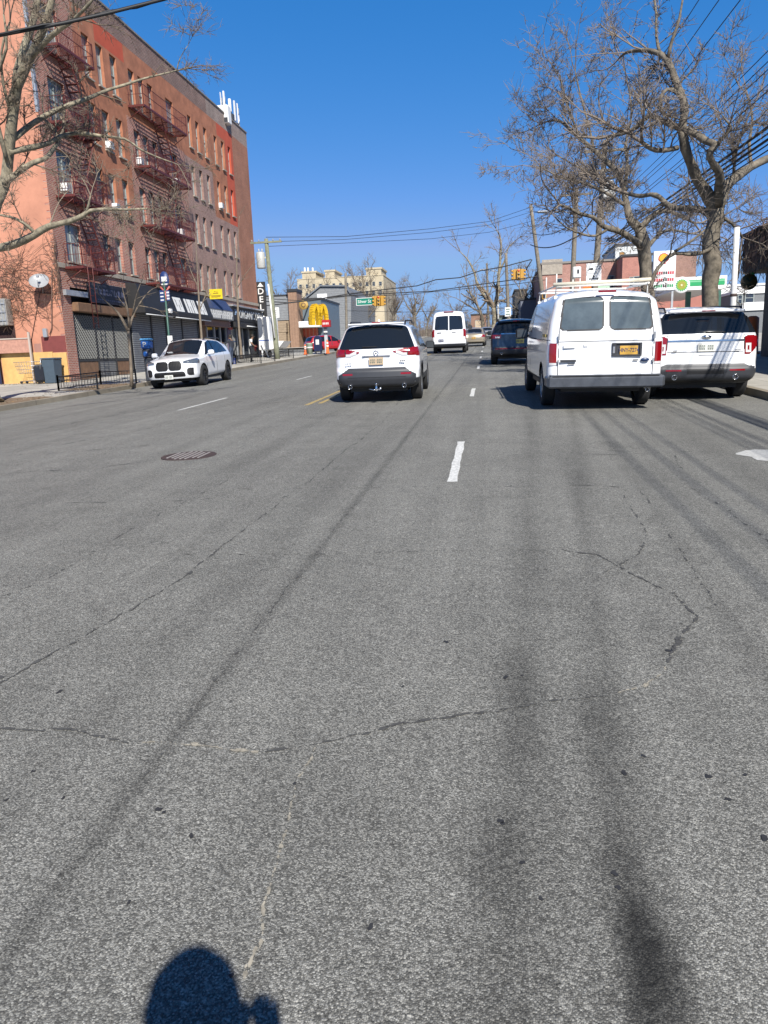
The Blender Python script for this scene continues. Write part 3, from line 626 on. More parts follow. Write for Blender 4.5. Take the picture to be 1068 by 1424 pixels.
# ---------------------------------------------------------------- white cargo van, right lane
def build_van():
    t=place('cargo_van','white cargo van with ladder rack and two rear door windows, orange plate','van',1.93,13.45,R(2.3))
    sp=dict(L=5.35,W=1.98,zb=.40,r=.13,rz=.16,crown=.07,bow=.05,fbow=.1,
      zt=[(0,1.97),(.25,2.06),(1,2.10),(3.6,2.09),(3.9,2.03),(4.45,1.40),(4.7,1.28),(5.35,1.02)],
      yr=[(.35,.10),(.6,.06),(1.2,.07),(1.35,.08),(1.9,.20),(2.1,.33)],
      yf=[(.35,.1),(.6,0),(.9,.05),(1.2,.12),(2.1,.12)],
      tw=[(.35,.96),(.6,.99),(1.0,1.0),(1.2,.995),(1.5,.955),(1.9,.86),(2.0,.80),(2.12,.70)],
      pw=[(0,.985),(.3,1),(4.2,1),(5,.93),(5.35,.85)],res=(.015,.045,.015))
    def rr(ax,z,x0,x1,z0,z1,r):
        dx=np.maximum(np.maximum(x0+r-ax,ax-(x1-r)),0); dz=np.maximum(np.maximum(z0+r-z,z-(z1-r)),0); return (ax>x0)&(ax<x1)&(z>z0)&(z<z1)&(np.hypot(dx,dz)<r)
    def cls(x,y,z,n,S):
        ax=np.abs(x); i=np.zeros(len(x),int); rear=S==2; sd=(S==0)|(S==1)
        # leaning sides: scale window with tumblehome
        k=np.interp(z,[1.3,1.95],[.80,.715])
        xin=.065
        i[rear&rr(ax,z,xin-.02,k,1.37,1.94,.09)]=5
        i[rear&rr(ax,z,xin,k-.022,1.39,1.92,.075)]=1
        i[rear&(ax<.006)&(z>.62)]=6; i[rear&(np.abs(ax-np.interp(z,[.5,1.3,1.95],[.80,.80,.72]))<.007)&(z>.62)&(z<1.96)]=6
        i[rear&(np.abs(z-1.965)<.007)&(ax<.72)]=6; i[rear&(np.abs(z-1.19)<.005)&(ax<.8)]=6; i[rear&(np.abs(z-.71)<.004)&(ax<.97)]=6; i[rear&(z<.62)]=5
        i[(ax>.83)&(ax<.985)&(z>.83)&(z<1.17)&rear]=3; i[(ax>.83)&(z>.79)&(z<.83)&rear]=4
        i[sd&(y<.14)&(z>.83)&(z<1.17)]=3; i[sd&(y<.14)&(z>.79)&(z<.83)]=4
        g=sd&rr(y,z,1.0,2.4,1.38,1.86,.1)|sd&rr(y,z,2.5,3.3,1.38,1.86,.1); 
        i[g&(x>0)]=0; i[sd&rr(y,z,3.35,4.15,1.35,1.88,.08)]=1; i[g&(x<0)&(y>1e9)]=1
        i[sd&(z<.5)]=5; i[sd&(np.abs(y-3.3)<.008)&(z>.55)&(z<1.9)]=6; i[sd&(np.abs(y-4.3)<.008)&(z>.55)&(z<1.3)]=6; i[sd&(np.abs(z-1.22)<.008)]=6
        top=S==5; i[top&(y>3.95)&(y<4.5)&(ax<.75)]=1; i[(S==3)&(z>.6)&(z<.95)&(ax<.6)]=5
        return i
    P,md=car_shell(t,sp,cls,{(0,6):('body',[whitecar,gap],0,None),1:('window',mat('van window',(.10,.125,.135),.14,spec=.9,var=.35,vs=2),.002,None),5:('dark_trim',black,.001,None),3:('tail_light',redl,.012,None),4:('reversing_light',clearl,.012,'tail_light')},[(1.12,.37,.45),(4.55,.37,.45)])
    chassis(t,5.3,1.98,.3,.6); wheels4(t,1.98,5.3,4.55,1.12,.37,.225,0,steel)
    bm=mat('scuffed bumper steel',(.11,.12,.14),.42,.5,var=.25,vs=6)
    b=MB().bbox((-.98,-.06,.40),(.98,.10,.60),.03); b.box((-.93,-.02,.60),(.93,.16,.625),0)
    for s in (-1,1): b.bbox((min(s*.90,s*1.0),-.03,.42),(max(s*.90,s*1.0),.35,.60),.02)
    b.build('bumper',bm,t,local=True); slab(t,'bumper_step',-.9,.9,.603,.612,.0,.10,black,.003)
    slab(t,'brake_light',-.15,.15,2.00,2.035,.20,.04,redl,.008)
    # plate recess on the right door
    b=MB(); 
    for a in ((.10,.60,.93,.955),(.10,.60,1.13,1.155),(.10,.17,.95,1.135),(.56,.60,.95,1.135)): b.bbox((a[0],.035,a[2]),(a[1],.075,a[3]),.006)
    b.box((.15,.058,.94),(.58,.064,1.14)); b.build('plate_surround',plast,t,local=True)
    plate(t,.38,.045,1.03,'HNY-7274',rp_o,rp_n,0,.30,.15)
    slab(t,'door_handle',.11,.15,.98,1.10,.035,.02,chrome,.005)
    for z in (.86,1.25,1.3): 
        for s in (-1,1): slab(t,'hinge',s*.80-.014,s*.80+.014,z-.03,z+.03,.055,.03,steel,.004)
    b=MB().lathe([(.001,-.012),(.07,-.010),(.075,0)],(0,0,0),'y',24,M=Matrix.Translation((.66,.055,.865))@Matrix.Diagonal((1,1,.42,1))); b.build('oval_badge',mat('badge blue',(.02,.05,.14),.3,coat=1),t,local=True)
    slab(t,'name_badge',-.77,-.50,.845,.885,.052,.012,plast,.004); slab(t,'name_badge',-.64,-.52,.805,.825,.052,.012,plast,.004); slab(t,'name_badge',.46,.55,.855,.872,.052,.012,plast,.003)
    fd=mat('faded grey smudge',(.60,.61,.63),.5); slab(t,'faded_sticker',-.72,-.52,1.08,1.15,.062,.006,fd,.002); slab(t,'faded_sticker',-.38,-.31,1.10,1.15,.062,.006,fd,.002)
    # ladder rack
    wr=mat('white rack tube',(.75,.75,.72),.4)
    b=MB()
    for y in (.75,2.4,3.6):
        b.tube([(-.80,y,1.95),(-.79,y,2.15),(.79,y,2.15),(.80,y,1.95)],.018,8)
        for s in (-1,1): b.box((s*.80-.03,y-.05,1.93),(s*.80+.03,y+.05,1.98))
    for s in (-1,1): b.tube([(s*.79,.65,2.16),(s*.79,3.8,2.16)],.018,8)
    b.tube([(-.79,.75,2.15),(-.79,.75,2.36)],.012,6); b.tube([(-.79,2.4,2.15),(-.79,2.4,2.40)],.012,6); b.build('ladder_rack',wr,t,local=True)
    b=MB().tube([(-.86,.62,2.17),(.80,.55,2.21)],.034,10); b.build('pipe',mat('cream pipe',(.72,.66,.52),.5),t,local=True)
    mirror(t,-1.0,3.95,1.3,-1,black,sc=1.2)
    exhaust(t,.72,.0,.36,.035)
    # coloured lettering marks along the left side
    b=MB(); r=random.Random(3); 
    for k in range(5): b.box((-1.001,.35+k*.10,1.27),(-.985,.42+k*.10,1.32))
    b.build('side_lettering',mat('yellow decal',(.5,.38,.12),.5),t,local=True)
build_van()

# ---------------------------------------------------------------- large suvs (white parked right, dark blue ahead)
def build_suv2(t,paint,style):
    sp=dict(L=4.95,W=2.0,zb=.32,r=.2,rz=.12,crown=.05,bow=.09,
      zt=[(0,1.71),(.4,1.75),(2,1.78),(2.8,1.75),(3.2,1.66),(3.9,1.22),(4.7,1.08),(4.95,.85)],
      yr=[(.3,.14),(.45,.02),(.6,0),(.68,.06),(.95,.10),(1.2,.12),(1.28,.15),(1.62,.32),(1.78,.36)],
      yf=[(.3,.1),(.5,0),(.9,.05),(1.1,.25),(1.8,.25)],
      tw=[(.3,.92),(.5,.985),(.85,1.0),(1.15,.985),(1.28,.95),(1.6,.80),(1.7,.73),(1.8,.66)],
      pw=[(0,.965),(.4,.99),(1.2,1),(3.6,1),(4.5,.95),(4.95,.86)],res=(.017,.045,.015))
    def cls(x,y,z,n,S):
        ax=np.abs(x); i=np.zeros(len(x),int); rear=S==2; sd=(S==0)|(S==1)
        i[(z<.50)&~rear]=2
        for wy in (1.0,3.9): i[(np.hypot(y-wy,z-.38)<.49)&sd]=2
        if style==0:
            i[rear&(z>1.25)&(z<1.635)&(ax<1.0-(z-1.25)*.28)]=1
            i[sd&(y<.75)&(z>1.25)&(z<1.56)]=1
            ed=np.interp(z,[.60,.66,.70],[1.1,.76,.70]); i[rear&(z<.70)&(ax<ed)]=2; i[sd&(z<.60)&(y<.6)]=2; i[rear&(z<.40)]=5
            tl=(ax>.70)&(z>np.interp(ax,[.70,.80,.95],[.86,.86,1.0]))&(z<1.20)
            i[rear&tl]=3; i[rear&(ax>.725)&(ax<.82)&(z>.89)&(z<1.06)]=4; i[rear&(ax>.75)&(ax<.79)&(z>.94)&(z<1.02)]=7
            i[sd&(y<.34)&(z>1.0-.15*(y<.2))&(z<1.20)]=3
            i[rear&(ax<.69)&(np.abs(z-1.12)<.014)]=8
            i[rear&(np.abs(ax-.69)<.006)&(z>.80)&(z<1.24)]=6; i[rear&(ax<.66)&(np.abs(z-.78)<.005)]=6; i[rear&(np.abs(z-.915)<.004)&(ax<.69)]=6
            i[rear&(ax>.44)&(ax<.72)&(z>.565)&(z<.59)]=7; i[rear&(ax<.33)&(z>.50)&(z<.61)]=5
        else:
            i[rear&(z>1.24)&(z<1.62)&(ax<.90-(z-1.24)*.2)]=1
            i[rear&(z<.70)&(ax<.85)]=2; i[rear&(z<.42)]=5
            i[rear&(ax>.58)&(z>1.02)&(z<1.17)]=3; i[rear&(ax>.62)&(ax<.80)&(z>1.04)&(z<1.09)]=4; i[sd&(y<.36)&(z>1.02)&(z<1.17)]=3
            i[rear&(ax<.58)&(np.abs(z-1.19)<.012)]=8; i[rear&(ax<.80)&(np.abs(z-.62)<.012)]=7
            i[rear&(np.abs(ax-.70)<.006)&(z>.72)&(z<1.02)]=6
        up=np.interp(y,[.6,1.0,2.6,3.2,3.8],[1.55,1.62,1.66,1.56,1.22]); dn=np.interp(y,[.5,3.7],[1.25,1.14])
        g=sd&(z>dn)&(z<up)&(y>.55)&(y<3.7); i[g]=1; i[g&(np.abs(y-2.5)<.04)]=5; i[g&(np.abs(y-1.35)<.04)]=5
        i[sd&(np.abs(y-2.5)<.008)&(z<1.15)&(z>.5)]=6; i[sd&(np.abs(y-1.5)<.008)&(z<1.2)&(z>.9)]=6
        top=S==5; i[top&(y>3.2)&(y<3.95)&(ax<.68)]=1
        return i
    P,md=car_shell(t,sp,cls,{(0,6):('body',[paint,gap],0,None),1:('window',glass,.001,None),2:('lower_cladding',plast,.006,None),3:('tail_light',redl,.010,None),4:('reversing_light',clearl,.013,'tail_light'),5:('dark_trim',black,.002,None),7:('reflector',redl,.010,None),8:('chrome_bar',chrome,.012,None)},[(1.0,.38,.44),(3.9,.38,.44)])
    chassis(t,4.9,2.0); wheels4(t,2.0,4.9,3.9,1.0,.38,.245,1)
    for s in (-1,1):
        b=MB().tube([(s*.70,.45,1.66),(s*.70,.6,1.735),(s*.71,2.7,1.78),(s*.71,3.0,1.70)],.02); b.build('roof_rail',black,t,local=True); mirror(t,s*.97,3.45,1.2,s,paint if style else whitecar)
    slab(t,'spoiler',-.68,.68,1.635,1.69,.28,.14,paint,.02); slab(t,'brake_light',-.12,.12,1.655,1.675,.115,.02,redl,.004)
    slab(t,'rear_wiper',-.02,.34,1.27,1.285,.13,.02,black,.004,0)
    exhaust(t,-.55,.03,.45,.05); exhaust(t,.55,.03,.45,.05)
    if style==0:
        plate(t,0,.075,1.0,None,rp_w,rp_g,0); b=MB().lathe([(.001,-.02),(.085,-.015),(.09,0)],(0,0,0),'y',24,M=Matrix.Translation((0,.115,1.19))@Matrix.Diagonal((1,1,.42,1))); b.build('oval_badge',chrome,t,local=True)
        slab(t,'handle_recess',-.13,.13,.85,.862,.09,.02,black,.003); slab(t,'name_badge',-.60,-.52,.935,.95,.088,.012,plast,.003); slab(t,'name_badge',.52,.62,.935,.95,.088,.012,plast,.003)
    else: plate(t,.15,.07,.90,None,mat('yellow plate',(.6,.52,.15),.5),rp_n,0)
build_suv2(place('suv','white suv with dark rear window parked at the right kerb beside the cargo van','suv',3.98,14.95,0),whitecar,0)
build_suv2(place('suv','dark blue suv with a yellow plate driving ahead of the cargo van','suv',.93,30.0,R(-1)),bluecar,1)

# ---------------------------------------------------------------- white passenger van
def build_transit():
    t=place('passenger_van','tall white passenger van with two dark rear windows, far up the road','van',-2.56,46.0,0)
    sp=dict(L=5.6,W=2.06,zb=.38,r=.14,rz=.2,crown=.07,bow=.05,
      zt=[(0,2.45),(.3,2.52),(4,2.5),(4.4,2.3),(5,1.5),(5.6,1.1)],yr=[(.3,.1),(.6,.03),(1.4,.05),(2.2,.16),(2.55,.3)],yf=[(.3,.1),(.6,0),(1.2,.1),(2.5,.1)],
      tw=[(.3,.96),(.6,1),(1.3,1),(2.2,.90),(2.4,.84),(2.55,.75)],pw=[(0,.985),(.3,1),(4.6,1),(5.6,.88)],res=(.03,.09,.03))
    def cls(x,y,z,n,S):
        ax=np.abs(x); i=np.zeros(len(x),int); rear=S==2; sd=(S==0)|(S==1)
        k=np.interp(z,[1.4,2.2],[.88,.78]); d=np.hypot(np.maximum(ax-(k-.14),0),np.maximum(np.abs(z-1.80)-.28,0)); i[rear&(ax>.02)&(d<.13)&(np.abs(z-1.80)<.42)]=1
        i[rear&(ax<.012)&(z>.6)]=6; i[rear&(z<.58)]=2; i[rear&(ax>.86)&(z>.82)&(z<1.42)]=3; i[rear&(ax>.86)&(z>.82)&(z<.98)]=4; i[sd&(y<.16)&(z>.82)&(z<1.42)]=3
        i[sd&(z>1.45)&(z<2.1)&(y>.5)&(y<4.3)]=1; i[sd&(z>1.45)&(z<2.1)&(np.abs((y-.5)%1.25)<.06)]=0
        i[(S==5)&(y>4.3)&(y<5.1)&(ax<.8)]=1; i[(z<.5)&~rear]=5
        return i
    car_shell(t,sp,cls,{(0,6):('body',[whitecar,gap],0,None),1:('window',glass,.002,None),2:('bumper',plast,.03,None),3:('tail_light',redl,.015,None),4:('reversing_light',clearl,.015,'tail_light'),5:('dark_trim',black,.002,None)},[(1.1,.36,.44),(4.6,.36,.44)])
    chassis(t,5.5,2.06,.3,.6); wheels4(t,2.06,5.5,4.6,1.1,.36,.24,0,steel)
    slab(t,'brake_light',-.30,.30,2.42,2.48,.24,.06,redl,.02); plate(t,-.48,.03,.78,None,rp_n,rp_w); slab(t,'name_badge',-.7,-.45,1.22,1.26,.04,.02,plast,.005); slab(t,'name_badge',.18,.42,1.23,1.26,.04,.02,black,.005)
    mirror(t,-1.03,4.5,1.5,-1,black,sc=1.2); mirror(t,1.03,4.5,1.5,1,black,sc=1.2)
build_transit()

# ---------------------------------------------------------------- saloon-shaped cars
def build_sedan(t,paint,hatch=False,front=False):
    L=4.7
    zt=[(0,.92),(.06,1.02),(.75,1.07),(1.45,1.42),(2.2,1.47),(2.8,1.42),(3.6,1.0),(4.5,.82),(4.7,.65)] if not hatch else [(0,1.45),(.4,1.55),(1.6,1.60),(2.6,1.55),(3.4,1.08),(4.4,.95),(4.7,.7)]
    sp=dict(L=L,W=1.83,zb=.24,r=.2,rz=.12,crown=.05,bow=.12,zt=zt,yr=[(.2,.12),(.4,.0),(.7,0),(.95,.08),(1.5,.3)],yf=[(.2,.1),(.4,0),(.7,.08),(1.5,.3)],
      tw=[(.2,.92),(.5,1),(.85,1),(.98,.96),(1.4,.76),(1.6,.64)],pw=[(0,.93),(.5,.99),(3.8,1),(4.7,.84)],res=(.03,.07,.025))
    def cls(x,y,z,n,S):
        ax=np.abs(x); i=np.zeros(len(x),int); rear=S==2; sd=(S==0)|(S==1); top=S==5
        if hatch: i[(rear|top)&(y<.5)&(z>1.08)&(z<1.46)&(ax<.62)]=1
        else: i[top&(y>.82)&(y<1.42)&(ax<.60)]=1
        i[top&(y>2.85)&(y<3.6)&(ax<.62)]=1
        up=np.interp(y,[.9,1.5,2.6,3.5],[1.0,1.36,1.37,1.0]) if not hatch else np.interp(y,[.5,1.2,2.5,3.3],[1.3,1.46,1.46,1.05])
        i[sd&(z>.98)&(z<up)&(y>.6)&(np.abs(y-2.3)>.04)]=1
        i[rear&(ax>.52)&(z>.72)&(z<.90)]=3; i[sd&(y<.3)&(z>.72)&(z<.90)]=3; i[rear&(ax>.5)&(ax<.6)&(z>.74)&(z<.86)]=4
        i[rear&(z<.36)]=5; i[rear&(np.abs(z-.52)<.008)]=6; i[sd&(z<.3)]=5
        i[sd&(np.abs(y-2.3)<.012)&(z<1)&(z>.35)]=6
        i[(S==3)&(ax>.5)&(z>.62)&(z<.76)]=4; i[(S==3)&(ax<.55)&(z>.35)&(z<.6)]=5
        return i
    car_shell(t,sp,cls,{(0,6):('body',[paint,gap],0,None),1:('window',glass,.002,None),3:('tail_light',redl,.008,None),4:('clear_light',clearl,.01,None),5:('dark_trim',black,.002,None)},[(.95,.33,.39),(3.7,.33,.39)])
    chassis(t,4.6,1.83); wheels4(t,1.83,4.6,3.7,.95,.33,.215); plate(t,0,-.01,.66,None,rp_o,rp_n)
    for s in (-1,1): mirror(t,s*.86,3.0,.98,s,paint)
build_sedan(place('saloon_car','champagne coloured saloon car beyond the tall white van','car',-1.42,60.5,R(-1)),tancar)
build_sedan(place('saloon_car','small silver car farthest up the road, above the champagne saloon','car',-.55,92,0),greycar)
g_=onY(427,492,71)
build_sedan(place('hatchback','red hatchback on the corner forecourt, partly hidden by the mail box and sign post','car',g_.x,71,R(-50),None),redcar,True)

# ---------------------------------------------------------------- white suv facing the camera at the left kerb
def build_bmw():
    t=place('suv','white suv with black double grille parked at the left kerb facing the camera','suv',-11.72,25.75,R(182.6))
    t.location.y+=4.92; t.location.z=gz(-11.5,30.67)
    sp=dict(L=4.92,W=2.0,zb=.28,r=.22,rz=.14,crown=.07,bow=.12,fbow=.20,
      zt=[(0,1.42),(.3,1.56),(.8,1.68),(1.4,1.73),(2.2,1.745),(2.75,1.69),(3.55,1.22),(3.75,1.17),(4.5,1.09),(4.75,1.04),(4.92,.99)],
      yr=[(.2,.15),(.5,0),(.9,.04),(1.2,.12),(1.7,.4)],yf=[(.2,.18),(.34,.06),(.5,.0),(.78,.02),(.95,.06),(1.1,.2),(1.75,.2)],
      tw=[(.2,.90),(.45,.985),(.85,1.0),(1.05,.985),(1.18,.93),(1.6,.76),(1.7,.68),(1.76,.6)],
      pw=[(0,.93),(.5,.98),(1.2,1),(3.9,1),(4.5,.965),(4.92,.88)],res=(.018,.03,.016))
    def rr(u,z,x0,x1,z0,z1,r):
        dx=np.maximum(np.maximum(x0+r-u,u-(x1-r)),0); dz=np.maximum(np.maximum(z0+r-z,z-(z1-r)),0); return (u>x0)&(u<x1)&(z>z0)&(z<z1)&(np.hypot(dx,dz)<r)
    def cls(x,y,z,n,S):
        ax=np.abs(x); i=np.zeros(len(x),int); fr=S==3; sd=(S==0)|(S==1); top=S==5
        i[fr&rr(ax,z,.008,.47,.63,.955,.11)]=7; i[fr&rr(ax,z,.025,.455,.645,.94,.10)]=5
        i[fr&rr(ax,z,-1,.58,.37,.585,.09)]=5; i[fr&rr(ax,z,.65,.92,.43,.70,.10)]=5
        i[(fr|sd|top)&(ax>.54)&(y>4.30)&(z>np.interp(ax,[.5,.98],[.875,.84]))&(z<np.interp(ax,[.5,.98],[.93,1.03]))]=4
        i[(z<.34)]=5
        i[(fr)&(z<.40)&(z>.35)&(ax<.6)]=0
        up=np.interp(y,[.72,1.0,1.4,2.3,2.95,3.6],[1.16,1.42,1.58,1.635,1.53,1.15]); dn=np.interp(y,[.5,3.6],[1.16,1.10])
        g=sd&(z>dn)&(z<up)&(y>.6)&(y<3.45); i[g]=1; i[g&(np.abs(y-2.35)<.035)]=5
        i[sd&(np.abs(y-2.35)<.008)&(z>.45)&(z<1.12)]=6; i[sd&(np.abs(y-3.5)<.008)&(z>.45)&(z<1.1)]=6; i[sd&(np.abs(y-1.3)<.008)&(z>.75)&(z<1.12)]=6
        i[top&(y>2.75)&(y<3.60)&(ax<.665)]=1
        i[top&(y>.6)&(y<2.5)&(ax<.48)]=1
        i[(S==2)&(z>1.1)&(z<1.55)&(ax<.65)]=1; i[(S==2)&(z>.85)&(z<1.02)&(ax>.45)]=3
        return i
    P,md=car_shell(t,sp,cls,{(0,6):('body',[whitecar,gap],0,None),1:('window',glass,.001,None),4:('headlight',mat('headlight glass',(.10,.12,.15),.08,coat=1),.006,None),5:('grille',black,-.02,None),7:('grille_frame',vent,.008,None),3:('tail_light',redl,.008,None)},[(.97,.38,.44),(3.92,.38,.44)])
    chassis(t,4.9,2.0); wheels4(t,2.0,4.9,3.92,.97,.38,.27,1,black,hub=.0)
    b=MB()
    for s in (-1,1):
        for k in range(8): b.box((s*(.06+k*.055)-.006,4.86-.02*(k/8)**2,.60),(s*(.06+k*.055)+.006,4.895-.05*(k/8)**2,.905))
    b.build('grille_slats',black,t,local=True)
    plate(t,0,4.95,.41,None,rp_w,rp_g,0,flip=True,w=.32)
    for s in (-1,1):
        mirror(t,s*1.0,3.25,1.17,s,whitecar)
        b=MB().tube([(s*.62,.6,1.66),(s*.64,.8,1.70),(s*.65,2.3,1.735),(s*.63,2.65,1.67)],.018); b.build('roof_rail',plast,t,local=True)
    b=MB().lathe([(.001,.01),(.035,.008),(.04,0)],(0,4.78,.985),'z',16); b.build('badge',chrome,t,local=True)
    M=Matrix.Translation((.38,3.52,1.245))@Matrix.Rotation(R(32),4,'X'); b=MB().box((-.10,-.02,-.0),(.10,.06,.012),0,M); b.build('dashboard_paper',white,t,local=True)
build_bmw()

# ================================================================== LEFT APARTMENT BUILDING
FX=-18.5; BY0,BY1=31.07,59.4; ZT=18.55
B=thing('apartment_building','five storey red brick and salmon stucco apartment block with red fire escapes','building',(FX,BY0,gz(FX,BY0)+.142))
bk1=brick('pink brick','yz',(.45,.155,.10),(.34,.11,.075),(.50,.38,.32)); bk2=brick('grey pink brick','yz',(.37,.205,.165),(.29,.15,.12),(.40,.31,.27)); bk3=brick('dark brick','yz',(.24,.12,.09),(.17,.085,.07),(.32,.26,.23)); bk4=brick('orange brick','yz',(.42,.16,.085),(.35,.13,.07),(.38,.22,.16)); bk5=brick('grey brick','yz',(.34,.25,.21),(.26,.18,.155),(.40,.33,.29))
st1=mat('brown orange stucco',(.44,.175,.095),.9,var=.3,vs=1.4,bump=.3,bs=15); st2=mat('red stucco',(.56,.10,.05),.9,var=.12,vs=1.5,bump=.2); salmon=mat('salmon stucco',(.56,.255,.165),.9,var=.22,vs=.6,bump=.3,bs=12)
stone=mat('limestone band',(.40,.35,.29),.85,var=.2,vs=4); fe_m=mat('red fire escape iron',(.12,.022,.018),.55,var=.25,vs=6); whitest=mat('plaster streak',(.6,.42,.36),.9)
def region(y,z):
    if z>17.5: return 3 if y<51 else 5
    if y>55.8: return 4
    if 36.6<y<39.5 and z>16.62: return 7
    if (y>54.2 and z>11.2) or (y>52.7 and z>16.7): return 7
    if y<34.6: return 1
    if y<39.2: return 6 if z>9.7 else 1
    if y<46.6: return 6 if z>14.1 else 1
    if y<51.3: return 6 if z>14.0 else 2
    if y<55.8: return 6 if z>11.2 else 2
    return 1
COLS=[(32.05,33.35),(35.35,36.0),(36.6,37.25),(37.95,38.6),(39.85,40.5),(40.95,41.6),(42.05,42.7),(44.4,45.4),(47.55,48.1),(48.82,49.37),(50.15,50.7),(52.02,52.57),(53.43,53.98),(54.78,55.33)]
ROWS=[(6.12,7.76),(8.98,10.77),(11.83,13.63),(14.68,16.52)]
holes=[(a,b,c,d) for (c,d) in ROWS for (a,b) in COLS]
ys=sorted(set([BY0,BY1,34.6,36.6,39.2,39.5,46.6,51,51.3,52.7,54.2,55.8]+[v for h in COLS for v in h])); zs=sorted(set([5.0,ZT,17.5,16.62,16.7,9.7,14.1,14.0,11.2]+[v for h in ROWS for v in h]))
mb=MB(); md=.16
for y0,y1 in zip(ys[:-1],ys[1:]):
    for z0,z1 in zip(zs[:-1],zs[1:]):
        ym,zm=(y0+y1)/2,(z0+z1)/2
        if any(a<ym<b and c<zm<d for a,b,c,d in holes): continue
        mb.quad((FX,y0,z0),(FX,y1,z0),(FX,y1,z1),(FX,y0,z1),region(ym,zm))
for a,b_,c,d in holes:
    rg=region((a+b_)/2,d+.05)
    mb.quad((FX,a,c),(FX-md,a,c),(FX-md,a,d),(FX,a,d),rg); mb.quad((FX-md,b_,c),(FX,b_,c),(FX,b_,d),(FX-md,b_,d),rg)
    mb.quad((FX-md,a,d),(FX-md,b_,d),(FX,b_,d),(FX,a,d),rg); mb.quad((FX,a,c),(FX,b_,c),(FX-md,b_,c),(FX-md,a,c),8)
# corner pier at street level and party piers
for a,b_,rg in ((BY0+.006,31.88,1),(59.0,BY1-.006,4)): mb.box((FX-.3,a,gz(FX,a)),(FX-.001,b_,5.0),rg)
mb.build('facade',[stone,bk1,bk2,bk3,bk4,bk5,st1,st2,stone],B)
SW=-42
mb=MB().quad((SW,BY0,0),(FX,BY0,0),(FX,BY0,ZT),(SW,BY0,ZT)); mb.build('side_wall',salmon,B)
mb=MB().quad((FX-.001,BY1,0),(SW,BY1,0),(SW,BY1,ZT),(FX-.001,BY1,ZT)).quad((SW,BY1,0),(SW,BY0,0),(SW,BY0,ZT),(SW,BY1,ZT)); mb.build('rear_wall',bk3,B)
mb=MB().quad((SW,BY0,17.9),(FX,BY0,17.9),(FX,BY1,17.9),(SW,BY1,17.9)); mb.build('roof',mat('roof tar',(.05,.05,.05),.9),B)
mb=MB().box((FX-.25,BY0-.03,ZT),(FX+.05,BY1+.03,ZT+.09)).box((SW,BY0-.03,ZT),(FX-.25,BY0+.25,ZT+.09)); mb.build('coping',mat('coping tile',(.25,.22,.19),.6,var=.2),B)
mb=MB().box((FX,31.1,5.78),(FX+.07,BY1,5.98)); mb.build('stone_band',stone,B)
mb=MB().box((FX-.10,BY0-.025,11.9),(FX+.02,BY0-.001,17.6)).box((FX+.001,BY0-.02,12.0),(FX+.015,BY0+.12,17.6)); mb.build('corner_flashing',steel,B)
mb=MB().quad((FX+.006,BY0+.01,5.0),(FX+.006,BY0+.012,5.0),(FX+.006,BY0+.012,5.01),(FX+.006,BY0+.01,5.01))
# painted patches on the side wall
mb=MB(); a=onY(57,468,BY0); b_=onY(97,489,BY0); mb.box((a.x,BY0-.006,b_.z),(FX-.01,BY0-.001,a.z)); mb.build('repainted_patch',mat('maroon paint',(.20,.045,.04),.8,var=.15,vs=4),B)
a=onY(47,478,BY0); mb=MB().box((a.x,BY0-.005,b_.z),(onY(57,478,BY0).x-.02,BY0-.001,a.z)); mb.build('repainted_patch',mat('mauve paint',(.38,.20,.16),.8),B)
# quoin teeth of brick along the corner
mb=MB(); 
for k in range(78):
    if k%2==0: mb.box((FX-.16-.05*(k%4==0),BY0-.004,1.1+k*.075*2),(FX-.002,BY0-.001,1.1+k*.075*2+.075))
mb.build('brick_corner',brick('corner brick','xz',(.45,.155,.10),(.34,.11,.075),(.50,.38,.32)),B)
# windows: one set of shared meshes per size
fr_m=mat('window frame paint',(.36,.40,.38),.6,var=.15); cur=[]
for k,(c,rg) in enumerate([((.20,.24,.24),.2),((.10,.12,.14),.12),((.32,.34,.33),.25),((.035,.045,.06),.06)]): cur.append(mat('curtained pane %d'%k,c,rg,spec=.7,var=.35,vs=2.5))
WM={}
def window(y0,y1,z0,z1,k,parent=B,fx=FX,curtain=False):
    w_=round(y1-y0,3); h=round(z1-z0,3); key=(w_,h)
    if key not in WM:
        f=MB(); t=.05; f.box((-.05,0,0),(0,t,h)).box((-.05,w_-t,0),(0,w_,h)).box((-.05,t,0),(0,w_-t,t)).box((-.05,t,h-t),(0,w_-t,h)).box((-.03,t,h*.52),(.01,w_-t,h*.52+.05))
        if w_>1: f.box((-.05,w_/2-.03,t),(.005,w_/2+.03,h*.52)).box((-.05,w_/2-.03,h*.52+.05),(.005,w_/2+.03,h-t))
        s=MB().box((-.1,-.06,-.07),(.24,w_+.06,0))
        WM[key]=(f.mesh('window',fr_m),[MB().quad((-.03,t,t),(-.03,w_-t,t),(-.03,w_-t,h-t),(-.03,t,h-t)).mesh('pane',m_) for m_ in cur],s.mesh('sill',stone))
    fm,pm_,sm=WM[key]; base=Vector((fx-md+.02,y0,z0))-Vector(parent['_o'])
    o=bpy.data.objects.new('window',fm); COL.objects.link(o); o.parent=parent; o.location=base
    p=bpy.data.objects.new('pane',pm_[k]); COL.objects.link(p); p.parent=o
    s_=bpy.data.objects.new('sill',sm); COL.objects.link(s_); s_.parent=o; s_.location.x=.0
r=random.Random(5)
for (c,d) in ROWS:
    for (a,b_) in COLS: window(a,b_,c,d,r.choice([0,0,1,2,2,0,3]))
def ac(y,z,w=.55):
    q=MB().bbox((FX-.1,y,z),(FX+.24,y+w,z+.34),.02); 
    for i in range(6): q.box((FX+.241,y+.04,z+.05+i*.05),(FX+.246,y+w-.04,z+.07+i*.05),1)
    q.build('air_conditioner',[white,plast],B)
